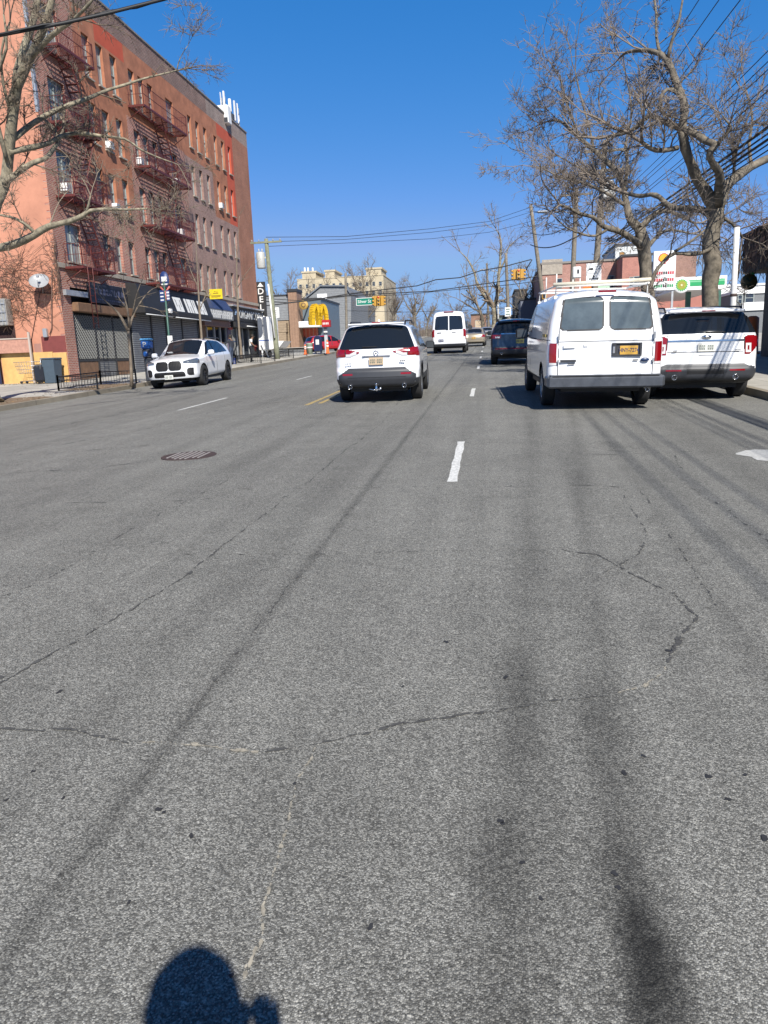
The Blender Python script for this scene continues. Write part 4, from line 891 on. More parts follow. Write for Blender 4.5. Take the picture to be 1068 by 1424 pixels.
for y,z in ((36.64,11.88),(36.64,9.03),(39.9,11.9),(44.6,9.05),(44.6,11.9),(52.04,11.88),(32.2,9.05)): ac(y,z,.42)
# fire escapes
def fire_escape(y0,y1,levels,stairs,last):
    root=bpy.data.objects.new('fire_escape',MB().box((FX,y0+.1,levels[0]-.12),(FX+.02,y0+.14,levels[0])).mesh('fire_escape',fe_m,Vector(B['_o']))); COL.objects.link(root); root.parent=B; root['_o']=B['_o']
    xo=FX+.92
    for z in levels:
        b=MB(); 
        for x in (FX+.03,xo-.05): b.box((x,y0,z-.10),(x+.05,y1,z))
        for y in (y0,y1-.05): b.box((FX+.08,y,z-.099),(xo-.05,y+.05,z-.001))
        n=9
        for i in range(n): 
            x=FX+.12+i*.083; b.box((x,y0+.05,z-.03),(x+.035,y1-.05,z-.012))
        yy=y0+.3
        while yy<y1: b.box((FX+.08,yy,z-.06),(xo-.05,yy+.03,z-.031)); yy+=.9
        for y in (y0+.1,(y0+y1)/2,y1-.14): b.tube([(FX+.02,y,z-.62),(xo-.05,y,z-.11)],.02,5)
        b.build('landing',fe_m,root)
        b=MB(); h=.95
        for zz in (z+h,z+.5): b.box((xo-.03,y0,zz-.02),(xo-.005,y1,zz)); 
        for y in (y0,y1-.025):
            for zz in (z+h,z+.5): b.box((FX+.03,y,zz-.021),(xo-.031,y+.022,zz-.001))
        y=y0
        while y<y1: b.box((xo-.024,y,z),(xo-.01,y+.014,z+h-.02)); y+=.13
        x=FX+.1
        while x<xo-.05:
            for y in (y0+.004,y1-.018): b.box((x,y,z),(x+.014,y+.014,z+h-.022))
            x+=.13
        for y in (y0,y1-.04): b.box((xo-.045,y,z),(xo-.002,y+.04,z+h+.02))
        b.build('railing',fe_m,root)
    for (za,ya,zb_,yb) in stairs:
        b=MB()
        for x in (FX+.22,FX+.72): b.tube([(x,ya,za),(x,yb,zb_)],.035,4,sm=False); b.tube([(x,ya,za+.8),(x,yb,zb_+.8)],.014,4)
        n=11
        for i in range(1,n):
            t=i/n; y=ya+(yb-ya)*t; z=za+(zb_-za)*t; b.box((FX+.24,y-.09,z-.01),(FX+.70,y+.09,z+.012))
        b.build('stair',fe_m,root)
    if last:
        y,z=last; b=MB()
        for yy in (y,y+.42): b.tube([(xo+.02,yy,levels[0]+.9),(xo+.02,yy,z)],.02,5)
        zz=z+.2
        while zz<levels[0]+.8: b.tube([(xo+.02,y,zz),(xo+.02,y+.42,zz)],.012,4); zz+=.3
        b.build('drop_ladder',fe_m,root)
L4=[5.84,8.78,11.70,14.62]
fire_escape(31.6,34.5,L4,[(L4[0],34.2,L4[1],32.6),(L4[1],32.6,L4[2],34.2),(L4[2],34.2,L4[3],32.6)],(31.9,3.2))
fire_escape(39.4,45.0,L4,[(L4[0],43.6,L4[1],41.9),(L4[1],41.9,L4[2],43.6),(L4[2],43.6,L4[3],41.9)],None)
# ---- ground-floor shopfronts (parts of the building)
def gy(y): return gz(FX,y)+.142
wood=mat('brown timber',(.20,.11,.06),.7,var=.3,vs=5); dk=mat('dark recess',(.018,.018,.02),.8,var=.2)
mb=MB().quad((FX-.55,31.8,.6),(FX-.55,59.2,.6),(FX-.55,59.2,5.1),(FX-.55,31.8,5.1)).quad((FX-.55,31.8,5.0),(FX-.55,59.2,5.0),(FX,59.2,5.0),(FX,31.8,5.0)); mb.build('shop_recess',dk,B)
mb=MB().box((FX-.02,31.3,4.62),(FX+.16,33.1,4.86)); mb.build('steel_lintel',steel,B)
mb=MB().bbox((FX-.1,31.9,3.95),(FX+.30,37.45,4.35),.03); mb.build('timber_beam',wood,B)
mb=MB(); 
for y in (31.9,33.7,35.4,37.1): mb.box((FX-.16,y,gy(y)),(FX-.02,y+.12,3.95))
mb.box((FX-.14,32.02,1.66+.1),(FX-.03,37.1,1.76+.1)); mb.build('shop_frame',vent,B)
MB().box((FX-.12,32.02,gy(32)),(FX-.05,33.7,1.75)).build('stall_panel',wood,B); MB().box((FX-.12,35.52,gy(34)),(FX-.05,37.1,1.75)).build('stall_panel',wood,B)
mb=MB().box((FX-.12,33.82,gy(34)),(FX-.05,35.4,1.75)); mb.build('vent_panel',stripes('louvre','Z',.09,(.25,.25,.25),(.10,.10,.10)),B)
mb=MB(); 
for y0,y1 in ((32.02,33.7),(33.82,35.4),(35.52,37.1)):
    z0,z1=1.87,3.85; s=.15
    for sg in (1,-1):
        c=-3
        while c<4:
            # line z-z0 = sg*(y-y0)+c  clipped
            P=[]
            for t in np.linspace(0,1,60):
                y=y0+(y1-y0)*t; z=z0+sg*(y-y0)+c
                if z0<=z<=z1: P.append((FX-.05,y,z))
            if len(P)>2: mb.tube([P[0],P[-1]],.013,3,0,False)
            c+=s
mb.build('lattice_grille',mat('lattice white',(.42,.42,.40),.5,.2),B)
# roller shutters
shm=stripes('shutter slats','Z',.11,(.22,.23,.25),(.07,.075,.085),.55,.5)
for y0,y1 in ((37.5,39.7),(39.85,41.6),(41.75,43.9),(44.05,46.4)):
    mb=MB().box((FX-.10,y0,gy(y0)),(FX-.04,y1,4.15)).box((FX-.09,y1,gy(y0)),(FX+.0,y1+.14,4.15),1); mb.build('roller_shutter',[shm,vent],B)
# shop 3 and 4 glazing
for y0,y1,m_ in ((46.9,47.9,wood),(48.0,49.3,glass),(49.4,50.4,glass),(50.5,51.6,glass),(52.5,53.8,glass),(53.9,55.1,glass),(55.2,56.6,glass),(56.7,58.9,glass)):
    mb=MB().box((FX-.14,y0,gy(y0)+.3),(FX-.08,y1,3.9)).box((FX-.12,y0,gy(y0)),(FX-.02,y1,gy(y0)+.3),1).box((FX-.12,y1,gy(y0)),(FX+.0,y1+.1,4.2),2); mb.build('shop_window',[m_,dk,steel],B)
mb=MB().box((FX-.06,51.7,gy(51)),(FX+.05,52.4,4.2)); mb.build('painted_pier',mat('purple grey paint',(.13,.10,.16),.7,var=.2),B)

# ---- signs and awnings, each a thing
blk=mat('black vinyl',(.02,.02,.022),.6,var=.25,vs=3); wl=mat('white lettering',(.68,.68,.66),.6,var=.1); navy=mat('navy vinyl',(.03,.05,.13),.6,var=.25,vs=4)
def fm(y,z,x=FX): return frame((x,y,z),(0,1,0),(0,0,1))
def sign_root(name,label,y,z,x=FX,cat='sign'): return thing(name,label,cat,(x,y,z))
s=sign_root('shop_sign','dark blue black shop sign with faint lettering above the lattice grilles',35.0,4.4)
mb=MB().bbox((FX,33.3,4.42),(FX+.18,36.85,5.35),.02); mb.build('board',mat('dark sign board',(.018,.02,.035),.5,var=.3,vs=5),s)
r=random.Random(11); mb=MB()
for i in range(8):
    y=33.75+i*.36; mb.box((FX+.181,y,4.82),(FX+.186,y+.05,5.12)); mb.box((FX+.181,y+.05,4.82+r.choice([0,.25])),(FX+.186,y+.2,4.87+r.choice([0,.25]))); mb.box((FX+.181,y+.2,4.82),(FX+.186,y+.24,5.05))
for i in range(14): mb.box((FX+.181,33.9+i*.19,4.58),(FX+.186,34.03+i*.19,4.64))
mb.build('lettering',mat('faded blue lettering',(.13,.14,.22),.6,var=.4),s)
s=sign_root('shop_awning','black awning with big white block lettering over the grey roller shutters',42,4.15,cat='awning')
mb=MB(); a0=(37.15,46.7); poly=[(0,4.15),(.95,4.15),(.95,4.35),(.55,5.60),(0,5.66)]
mb.prism(poly,lambda u,v,d:(FX+u,d,v),a0[0],a0[1]); mb.build('canopy',blk,s)
mb=MB(); 
for y0,y1 in ((41.2,42.3),(42.75,43.05),(43.15,43.75),(43.85,44.35),(44.75,45.85)):
    nrm=Vector((1.25,0,.4)).normalized()
    def P(y,z,o=.012): 
        x=FX+.95-(z-4.35)*.32+o; return (x,y,z)
    mb.quad(P(y0,4.42),P(y1,4.42),P(y1,5.22),P(y0,5.22))

for y,z0_,z1_ in ((41.45,4.7,5.1),(41.75,4.5,4.8),(42.05,4.7,5.1),(43.4,4.42,4.8),(44.05,4.8,5.2),(45.0,4.6,5.0),(45.3,4.42,4.7),(45.3,4.9,5.2),(45.6,4.6,5.0)):
    mb.quad(P(y,z0_,.02),P(y+.06,z0_,.02),P(y+.06,z1_,.02),P(y,z1_,.02),1)
mb.build('lettering',[wl,blk],s)
mb=MB().tube([(FX+.9,37.3,4.08),(FX+.9,40.6,4.08)],.035).tube([(FX+.9,41.0,4.08),(FX+.9,46.4,4.08)],.035); mb.build('light_tube',white,s)
mb=MB().bbox((FX+.9,40.0,4.25),(FX+1.05,40.3,4.48),.02); mb.build('floodlight',white,s)
s=sign_root('shop_awning','faded navy awning with a pale lettered fascia, between the black awning and the deli sign',49,4.4,cat='awning')
mb=MB(); mb.prism([(0,4.95),(.6,4.95),(.1,5.66),(0,5.66)],lambda u,v,d:(FX+u,d,v),46.9,51.6); mb.build('canopy',navy,s)
mb=MB().bbox((FX,46.9,4.3),(FX+.6,51.6,4.94),.02); mb.build('fascia',mat('pale fascia',(.20,.21,.23),.6,var=.3),s)
r=random.Random(12); mb=MB()
for i in range(12):
    y=47.1+i*.37; k=r.randint(0,3); mb.box((FX+.601,y,4.38),(FX+.612,y+.08,4.86)); mb.box((FX+.601,y+.22,4.38 if k else 4.6),(FX+.612,y+.29,4.86))
    if k!=2: mb.box((FX+.601,y+.08,4.78),(FX+.612,y+.22,4.86))
    if k!=1: mb.box((FX+.601,y+.08,4.58),(FX+.612,y+.22,4.65))
mb.build('lettering',wl,s)
mb=MB().bbox((FX,46.9,3.85),(FX+.3,51.6,4.28),.02); mb.build('lower_fascia',mat('pinkish brick panel',(.24,.14,.12),.8,var=.3),s)
s=sign_root('deli_sign','long black shop sign reading ORGANIC DELI in white capitals','55' and 55.5,4.35)
mb=MB().bbox((FX,52.0,4.35),(FX+.35,59.2,5.35),.02); mb.build('board',blk,s); mb=MB().box((FX,52.0,5.36),(FX+.5,59.3,5.46)); mb.build('trim',steel,s)
text('lettering','ORGANIC DELI',.80,fm(56.3,4.85,FX+.355),wl,s,.006,.98,s['_o'])
q=text('emblem','24',.55,fm(52.9,4.95,FX+.355),mat('blue white emblem',(.35,.5,.75),.5),s,.006,1,s['_o'])
mb=MB().bbox((FX,52.1,3.9),(FX+.55,59.1,4.3),.03); mb.build('lower_awning',blk,s); mb=MB().tube([(FX+.6,54.5,4.05),(FX+.6,57,4.05)],.04); mb.build('light_tube',white,s)
s=sign_root('vertical_sign','tall narrow black sign spelling DELI downwards at the far corner of the brick block',59.3,5.6)
a=onY(356.5,392,59.45); b_=onY(370,446,59.45); cx=(a.x+b_.x)/2; mb=MB().bbox((cx-.36,59.5,b_.z-.2),(cx+.36,59.7,a.z),.03); mb.build('board',blk,s)
mb=MB().tube([(FX,59.3,a.z-.4),(cx,59.6,a.z-.4)],.03).tube([(FX,59.3,b_.z),(cx,59.6,b_.z)],.03); mb.build('bracket',vent,s)
hh=(a.z-b_.z)
for i,ch in enumerate('DELI'): text('lettering',ch,.66,frame((cx,59.495,a.z-.75-i*.62),(1,0,0),(0,0,1)),wl,s,.006,1.1,s['_o'])
mb=MB().prism([(-.26,-.2),(.26,-.2),(0,.12)],lambda u,v,d:(cx+u,d,a.z-.18+v),59.485,59.494); mb.build('emblem',wl,s)
mb=MB().lathe([(.001,59.482),(.22,59.482),(.22,59.495)],(cx,0,b_.z+.22),'y',14); mb.build('emblem',wl,s)
s=sign_root('yellow_sign','small bright yellow sign with dark writing fixed above the pale shop awning',48,5.7)
a=onY(290.5,402.5,48.6); b_=onY(309.5,415.5,48.6); mb=MB().bbox((a.x,48.6,b_.z),(b_.x,48.66,a.z),.008); mb.build('board',mat('yellow sign',(.75,.60,.02),.5,var=.06),s)
mb=MB(); w_=b_.x-a.x; h=a.z-b_.z
for u0,u1,v in ((.15,.85,.2),(.12,.88,.32),(.3,.7,.55),(.38,.5,.72),(.55,.66,.68)): mb.box((a.x+w_*u0,48.59,b_.z+h*v),(a.x+w_*u1,48.599,b_.z+h*(v+.06)))
mb.build('lettering',mat('brown lettering',(.25,.13,.02),.6),s); mb=MB().tube([(FX,48.63,b_.z+.1),(a.x+.05,48.63,b_.z+.1)],.02); mb.build('bracket',vent,s)
s=sign_root('red_sign','small red panel hanging between the two lettered shop fascias',52,4); 
mb=MB().bbox((FX+.1,51.75,3.75),(FX+.16,52.5,4.5),.01); mb.build('board',mat('red panel',(.40,.04,.035),.6),s); mb=MB(); 
for k in range(3): mb.box((FX+.161,51.85,3.9+k*.18),(FX+.166,52.4,3.96+k*.18))
mb.build('lettering',wl,s)
# roof antennas
AG='mobile phone antennas on the roof of the brick block'
for i,(x0,x1,y0,y1,Y) in enumerate(((306,308.5,128,168,55.5),(308.8,313.5,126,160,55.6),(316.5,321.5,137,155,57),(323.5,328,139.5,168,58),(328.5,332,143,176,58.6))):
    a=onY(x0,y0,Y); b_=onY(x1,y1,Y); lb=['thin white antenna pole, leftmost on the roof','tallest white antenna panel on the roof','short white antenna panel with grey gear below it','pale grey antenna panel second from the roof corner','white antenna panel nearest the roof corner'][i]
    s=thing('antenna',lb,'antenna',(a.x,Y,18),group=AG); mb=MB().bbox((a.x,Y,b_.z),(b_.x,Y+.18,a.z),.03); mb.build('panel',white if i!=3 else mat('pale grey panel',(.55,.57,.6),.5),s)
    cx=(a.x+b_.x)/2; mb=MB().tube([(cx,Y+.3,17.95),(cx,Y+.3,a.z-.3)],.04); mb.box((cx-.05,Y+.18,a.z-.7),(cx+.05,Y+.3,a.z-.6)).box((cx-.05,Y+.18,b_.z+.3),(cx+.05,Y+.3,b_.z+.4)); mb.build('mast',steel,s)
    if i in(2,3): mb=MB().bbox((cx-.22,Y+.1,b_.z-.55),(cx+.2,Y+.4,b_.z-.1),.03); mb.build('radio_unit',plast,s)
a=onY(299,146.5,54.5); s=thing('equipment_box','pale box behind the parapet left of the antennas','box',(a.x,54.5,17.95)); mb=MB().bbox((a.x,54.5,17.95),(a.x+.9,55.2,a.z),.04); mb.build('cabinet',white,s); mb=MB().box((a.x+.05,54.49,18.0),(a.x+.85,54.499,18.3)); mb.build('vent',plast,s)

# ---- things on and by the salmon side wall
Y=BY0-.02
s=thing('satellite_dish','grey white satellite dish on the salmon side wall near the brick corner','satellite dish',onY(58,398,Y))
c=onY(55,393,Y-.45); M=Matrix.Translation(c)@Euler((R(50),0,R(20))).to_matrix().to_4x4()
pr=[(.001,0)]+[(r_,-(.38**2)*.28*(r_/.38)**2-.0) for r_ in np.linspace(.05,.40,8)]
b=MB().lathe([(r_,.11*(r_/.4)**2) for r_ in np.linspace(.001,.40,9)]+[(.405,.12),(.40,.095)]+[(r_,.11*(r_/.4)**2-.02) for r_ in np.linspace(.38,.001,8)],(0,0,0),'z',28,M=M); b.build('dish',mat('dish grey',(.36,.37,.38),.4,var=.1),s)
d=M@Vector((0,0,.35)); b=MB().tube([M@Vector((0,-.38,.10)),M@Vector((0,-.2,.38)),d],.015); b.bbox((d.x-.05,d.y-.05,d.z-.05),(d.x+.05,d.y+.05,d.z+.05),.01); b.build('feed_arm',steel,s)
b=MB().tube([c,(c.x,c.y+.2,c.z-.12),onY(60,408,Y)],.03); b.build('bracket',steel,s)
s=thing('meter_box','small grey meter box with conduit on the salmon wall above the maroon patch','meter box',onY(65,465,Y))
a=onY(61,457,Y); b_=onY(68,469,Y); b=MB().bbox((a.x,Y-.15,b_.z),(b_.x,Y-.001,a.z),.015); b.build('case',steel,s); b=MB().tube([onY(69,465,Y-.05),onY(72,456,Y-.05),onY(72,430,Y-.05),onY(72,372,Y-.05)],.02); b.build('conduit',mat('brown conduit',(.14,.08,.06),.6),s)
s=thing('wall_cable','black cable sagging across the salmon wall at first floor height','cable',onY(10,400,Y)); b=MB()
for pts in ([(-20,392),(30,404),(78,408),(84,392),(93,380)],[(36,520),(44,470),(55,410),(60,396)]): b.tube([onY(px,py,Y-.02) for px,py in pts],.012,4)
b.build('cable',black,s)
s=thing('window_cage','grey steel air conditioner cage in the salmon wall over a dark opening','window cage',onY(5,440,Y))
a=onY(-25,418,Y); b_=onY(20,453,Y); b=MB().bbox((a.x,Y-.45,b_.z),(b_.x,Y-.001,a.z),.03); b.build('case',mat('weathered metal',(.38,.37,.34),.5,.3,var=.4,vs=9),s)
b=MB()
for k in range(9): x=a.x+.05+k*(b_.x-a.x-.1)/8; b.box((x,Y-.48,b_.z+.04),(x+.03,Y-.451,a.z-.04))
for k in range(3): z=b_.z+.2+k*.35; b.box((a.x,Y-.50,z),(b_.x,Y-.481,z+.03))
b.build('bars',steel,s); c_=onY(20,470,Y); b=MB().box((a.x,Y-.012,c_.z),(b_.x,Y-.002,b_.z-.005)); b.build('opening',mat('dark maroon opening',(.035,.012,.012),.8),s)
s=thing('plywood_hoarding','yellow painted plywood hoarding along the foot of the salmon wall','hoarding',onY(50,527,Y-.1))
g0=gz(-20,31)+.142; zt_=onY(50,490,Y).z; x0=onY(3,500,Y).x; x1=onY(75,500,Y).x; yel=mat('yellow plywood',(.68,.42,.15),.8,var=.16,vs=3)
b=MB().box((x0,Y-.06,g0),(x1,Y-.01,zt_)); b.build('panel',yel,s); b=MB().box((x1+.01,Y-.05,g0),(FX-.02,Y-.008,zt_-.05)); b.build('panel',yel,s)
s=thing('board_fence','pinkish board fence section with pale top rail left of the hoarding','fence',onY(10,500,Y-.3))
a=onY(-40,474,Y-.25); b_=onY(40,471,Y-.25); c_=onY(-30,470,Y-.25); b=MB().box((a.x,Y-.26,zt_+.004),(b_.x,Y-.22,b_.z)); b.build('panel',mat('pink boards',(.50,.26,.19),.8,var=.2),s); b=MB().box((a.x,Y-.29,b_.z),(b_.x,Y-.18,b_.z+.05)); b.build('top_rail',mat('pale timber',(.5,.42,.36),.8),s)
c_=onY(41,470,Y-.2); b=MB().box((c_.x,Y-.34,g0),(c_.x+.08,Y-.262,c_.z+.25)); b.build('post',mat('pale timber',(.5,.42,.36),.8),s)
a=onY(-40,500,Y-.1); b=MB().box((a.x-3,Y-.30,g0),(onY(2,500,Y-.1).x,Y-.262,zt_)); b.build('door',mat('blue black door',(.02,.025,.07),.5),s)
# wheelie bin
s=thing('wheelie_bin','blue grey wheeled rubbish bin against the yellow hoarding','bin',(-20.0,30.4,g0-.02)); bm_=mat('bin plastic',(.07,.10,.13),.5,var=.1)
b=MB(); x,y,z=onY(73,515,30.35).x,30.35,g0
pts=[(-.24,-.27,0),(.24,-.27,0),(.24,.22,0),(-.24,.22,0),(-.30,-.33,.98),(.30,-.33,.98),(.30,.30,.98),(-.30,.30,.98)]
b.add([(x+p,y+q,z+h) for p,q,h in pts],[(3,2,1,0),(4,5,6,7),(0,1,5,4),(1,2,6,5),(2,3,7,6),(3,0,4,7)]); b.build('body',bm_,s); b=MB().bbox((x-.33,y-.36,z+.985),(x+.33,y+.33,z+1.06),.03); b.tube([(x-.2,y+.37,z+1.0),(x+.2,y+.37,z+1.0)],.02); b.build('lid',bm_,s)
for q in (-1,1): b=MB().lathe([(.001,-.03),(.1,-.03),(.1,.03),(.001,.03)],(x+q*.27,y+.22,z+.1),'x',16); b.build('wheel',rubber,s)
# trolley
def trolley(x,y,z):
    s=thing('shopping_trolley','wire shopping trolley full of black bags beside the wheeled bin','shopping trolley',(x,y,z)); wm=mat('trolley wire',(.45,.45,.46),.35,.8)
    b=MB(); L0,L1,W0=-.55,.55,.28
    def ring(z_,k): return [(x+L0*k-.1*k,y-W0*k,z+z_),(x+L1*k,y-W0*k,z+z_),(x+L1*k,y+W0*k,z+z_),(x+L0*k-.1*k,y+W0*k,z+z_)]
    for z_,k in ((.45,.8),(.6,.87),(.75,.94),(.92,1.02)):
        q=ring(z_,k); b.tube(q+[q[0]],.009,4)
    t,bt=ring(.92,1.02),ring(.45,.8)
    for i in range(4):
        n=10 if i%2==0 else 6
        for k in range(n): 
            f=k/n; p=Vector(t[i]).lerp(Vector(t[(i+1)%4]),f); q=Vector(bt[i]).lerp(Vector(bt[(i+1)%4]),f); b.tube([p,q],.005,3,0,False)
    b.build('basket',wm,s)
    b=MB(); 
    for q in (-1,1): b.tube([(x-.5,y+q*.22,z+.1),(x+.45,y+q*.2,z+.14),(x+.5,y+q*.22,z+.45),(x-.45,y+q*.22,z+.45)],.013,5); b.tube([(x+.5,y+q*.25,z+.45),(x+.62,y+q*.27,z+1.02)],.013,5)
    b.tube([(x+.62,y-.27,z+1.02),(x+.62,y+.27,z+1.02)],.018,6); b.build('frame',wm,s)
    for q in (-1,1):
        for u in (-.45,.42): b=MB().lathe([(.001,-.015),(.06,-.015),(.06,.015),(.001,.015)],(x+u,y+q*.2,z+.06),'y',12); b.build('wheel',rubber,s)
    t2=tag(MB().bbox((x+.15,y-.3,z+.02),(x+.62,y+.05,z+.80),.12).build('rubbish_bag',mat('black bag',(.02,.022,.03),.35,bump=.6,bs=12),loc=(x+.4,y-.1,z)),'dark bag slumped between the trolley and the bin','bag')
trolley(onY(45,515,30.2).x,30.2,g0)

# dead climbing vines on the side wall

# ================================================================== TREES
barkA=mat('plane bark pale',(.27,.235,.165),.9,var=.7,vs=6,bump=.4,bs=20); barkB=mat('grey bark',(.17,.145,.11),.9,var=.65,vs=5,bump=.6,bs=18); twigA=mat('pale twigs',(.24,.19,.14),.9,var=.2); twigB=mat('grey brown twigs',(.22,.18,.145),.9,var=.2); barkC=mat('young bark',(.22,.175,.13),.9,var=.3,vs=9)
class Twigs:
    """many thin tapered tubes collected fast"""
    def __init__(s): s.V=[];s.F=[];s.n=0
    def tube(s,P,r0,r1,n=3):
        P=np.asarray(P,float); k=len(P); T=np.gradient(P,axis=0); T/=np.linalg.norm(T,axis=1,keepdims=True)+1e-9
        ref=np.array([.3,.2,.93]); U=np.cross(T,ref); U/=np.linalg.norm(U,axis=1,keepdims=True)+1e-9; Vv=np.cross(T,U)
        rr=np.linspace(r0,r1,k)[:,None]; a=np.arange(n)*2*np.pi/n
        pts=(P[:,None,:]+rr[:,None,:]*(U[:,None,:]*np.cos(a)[None,:,None]+Vv[:,None,:]*np.sin(a)[None,:,None])).reshape(-1,3)
        i=np.arange(k-1)[:,None]*n; j=np.arange(n)[None,:]; j2=(j+1)%n
        f=np.stack([i+j,i+j2,i+n+j2,i+n+j],-1).reshape(-1,4)+s.n
        s.V.append(pts); s.F.append(f); s.n+=len(pts)
    def build(s,name,m_,parent):
        V=np.concatenate(s.V)-np.array(parent['_o']); Fq=np.concatenate(s.F)
        me=bpy.data.meshes.new(name); me.vertices.add(len(V)); me.vertices.foreach_set('co',V.ravel()); me.loops.add(Fq.size); me.loops.foreach_set('vertex_index',Fq.ravel().astype(np.int32))
        me.polygons.add(len(Fq)); me.polygons.foreach_set('loop_start',np.arange(0,Fq.size,4,dtype=np.int32)); me.update(calc_edges=True); me.polygons.foreach_set('use_smooth',np.ones(len(Fq),bool)); me.materials.append(m_)
        o=bpy.data.objects.new(name,me); COL.objects.link(o); o.parent=parent; return o
def wander(rg,p,d,L,n,jit,up=0.0):
    P=[np.array(p,float)]; d=np.array(d,float); d/=np.linalg.norm(d)
    for i in range(n):
        d=d+rg.normal(0,jit,3)+np.array([0,0,up]); d/=np.linalg.norm(d); P.append(P[-1]+d*L/n)
    return np.array(P),d
def grow(T,rg,p,d,L,r,lv,S):
    """recursive crooked branch"""
    n=max(3,int(L/S['seg'][lv])); P,_=wander(rg,p,d,L,n,S['jit'],S['up']); T.tube(P,r,r*.45,5 if r>.03 else 3)
    if lv>=S['lv']: return
    m=rg.poisson(S['kids'][lv])+1
    for i in range(m):
        t=rg.uniform(.18,1.0); k=min(len(P)-2,int(t*(len(P)-1))); q=P[k]; dd=P[k+1]-P[k]; dd/=np.linalg.norm(dd)
        v=rg.normal(0,1,3); v-=dd*v.dot(dd); v/=np.linalg.norm(v); ang=rg.uniform(.45,1.15)
        nd=dd*math.cos(ang)+v*math.sin(ang); grow(T,rg,q,nd,L*rg.uniform(.38,.68),max(r*rg.uniform(.4,.6),S['rmin']),lv+1,S)
def tree(name,label,group,base,limbs,seed,S,bark,twig,trunk_part=None):
    kk=S.get('slim',1.0)
    """limbs: lists of (point, radius) for the big drawn wood; twigs sprout along them"""
    rg=np.random.default_rng(seed); t=thing(name,label,'tree',base,group=group); mb=MB(); T=Twigs()
    for L in limbs:
        P=[np.array(p,float) for p,_ in L]; Rr=[r*kk for _,r in L]
        Q=[];QR=[]
        for i in range(len(P)-1):
            n=max(2,int(np.linalg.norm(P[i+1]-P[i])/.35))
            for k in range(n):
                f=k/n; Q.append(P[i]*(1-f)+P[i+1]*f+rg.normal(0,Rr[i]*.22,3)*(1 if k else .3)); QR.append((Rr[i]*(1-f)+Rr[i+1]*f)*rg.uniform(.92,1.1))
        Q.append(P[-1]); QR.append(Rr[-1])
        # smooth
        Q=np.array(Q); 
        if len(Q)>4: Q[1:-1]=(Q[:-2]+2*Q[1:-1]+Q[2:])/4
        mb.tube(Q,QR,10 if max(QR)>.1 else 7)
        ln=sum(np.linalg.norm(Q[i+1]-Q[i]) for i in range(len(Q)-1)); dens=S['dens']
        for i in range(1,len(Q)-1):
            if QR[i]>S['bare']: continue
            seg=np.linalg.norm(Q[i+1]-Q[i])
            for _ in range(rg.poisson(dens*seg)):
                dd=Q[i+1]-Q[i]; dd/=np.linalg.norm(dd)+1e-9; v=rg.normal(0,1,3); v-=dd*v.dot(dd); v/=np.linalg.norm(v); v[2]+=S.get('lift',.2)
                ang=rg.uniform(.6,1.3); grow(T,rg,Q[i],dd*math.cos(ang)+v*math.sin(ang),rg.uniform(.5,1)*S['len'],min(QR[i]*.5,S['r0']),0,S)
        if QR[-1]<S['bare']: 
            dd=Q[-1]-Q[-2]
            for _ in range(2): grow(T,rg,Q[-1],dd/np.linalg.norm(dd)+rg.normal(0,.3,3),S['len'],QR[-1]*.9,0,S)
    mb.build('trunk',bark,t)
    if T.n: T.build('branches',twig,t)
    return t
def PL(lst,Y):
    """photo points at their depth: (px,py,radius[,extra depth])"""
    return [(onY(q[0],q[1],Y+(q[3] if len(q)>3 else 0)),q[2]) for q in lst]
TG='bare street trees'
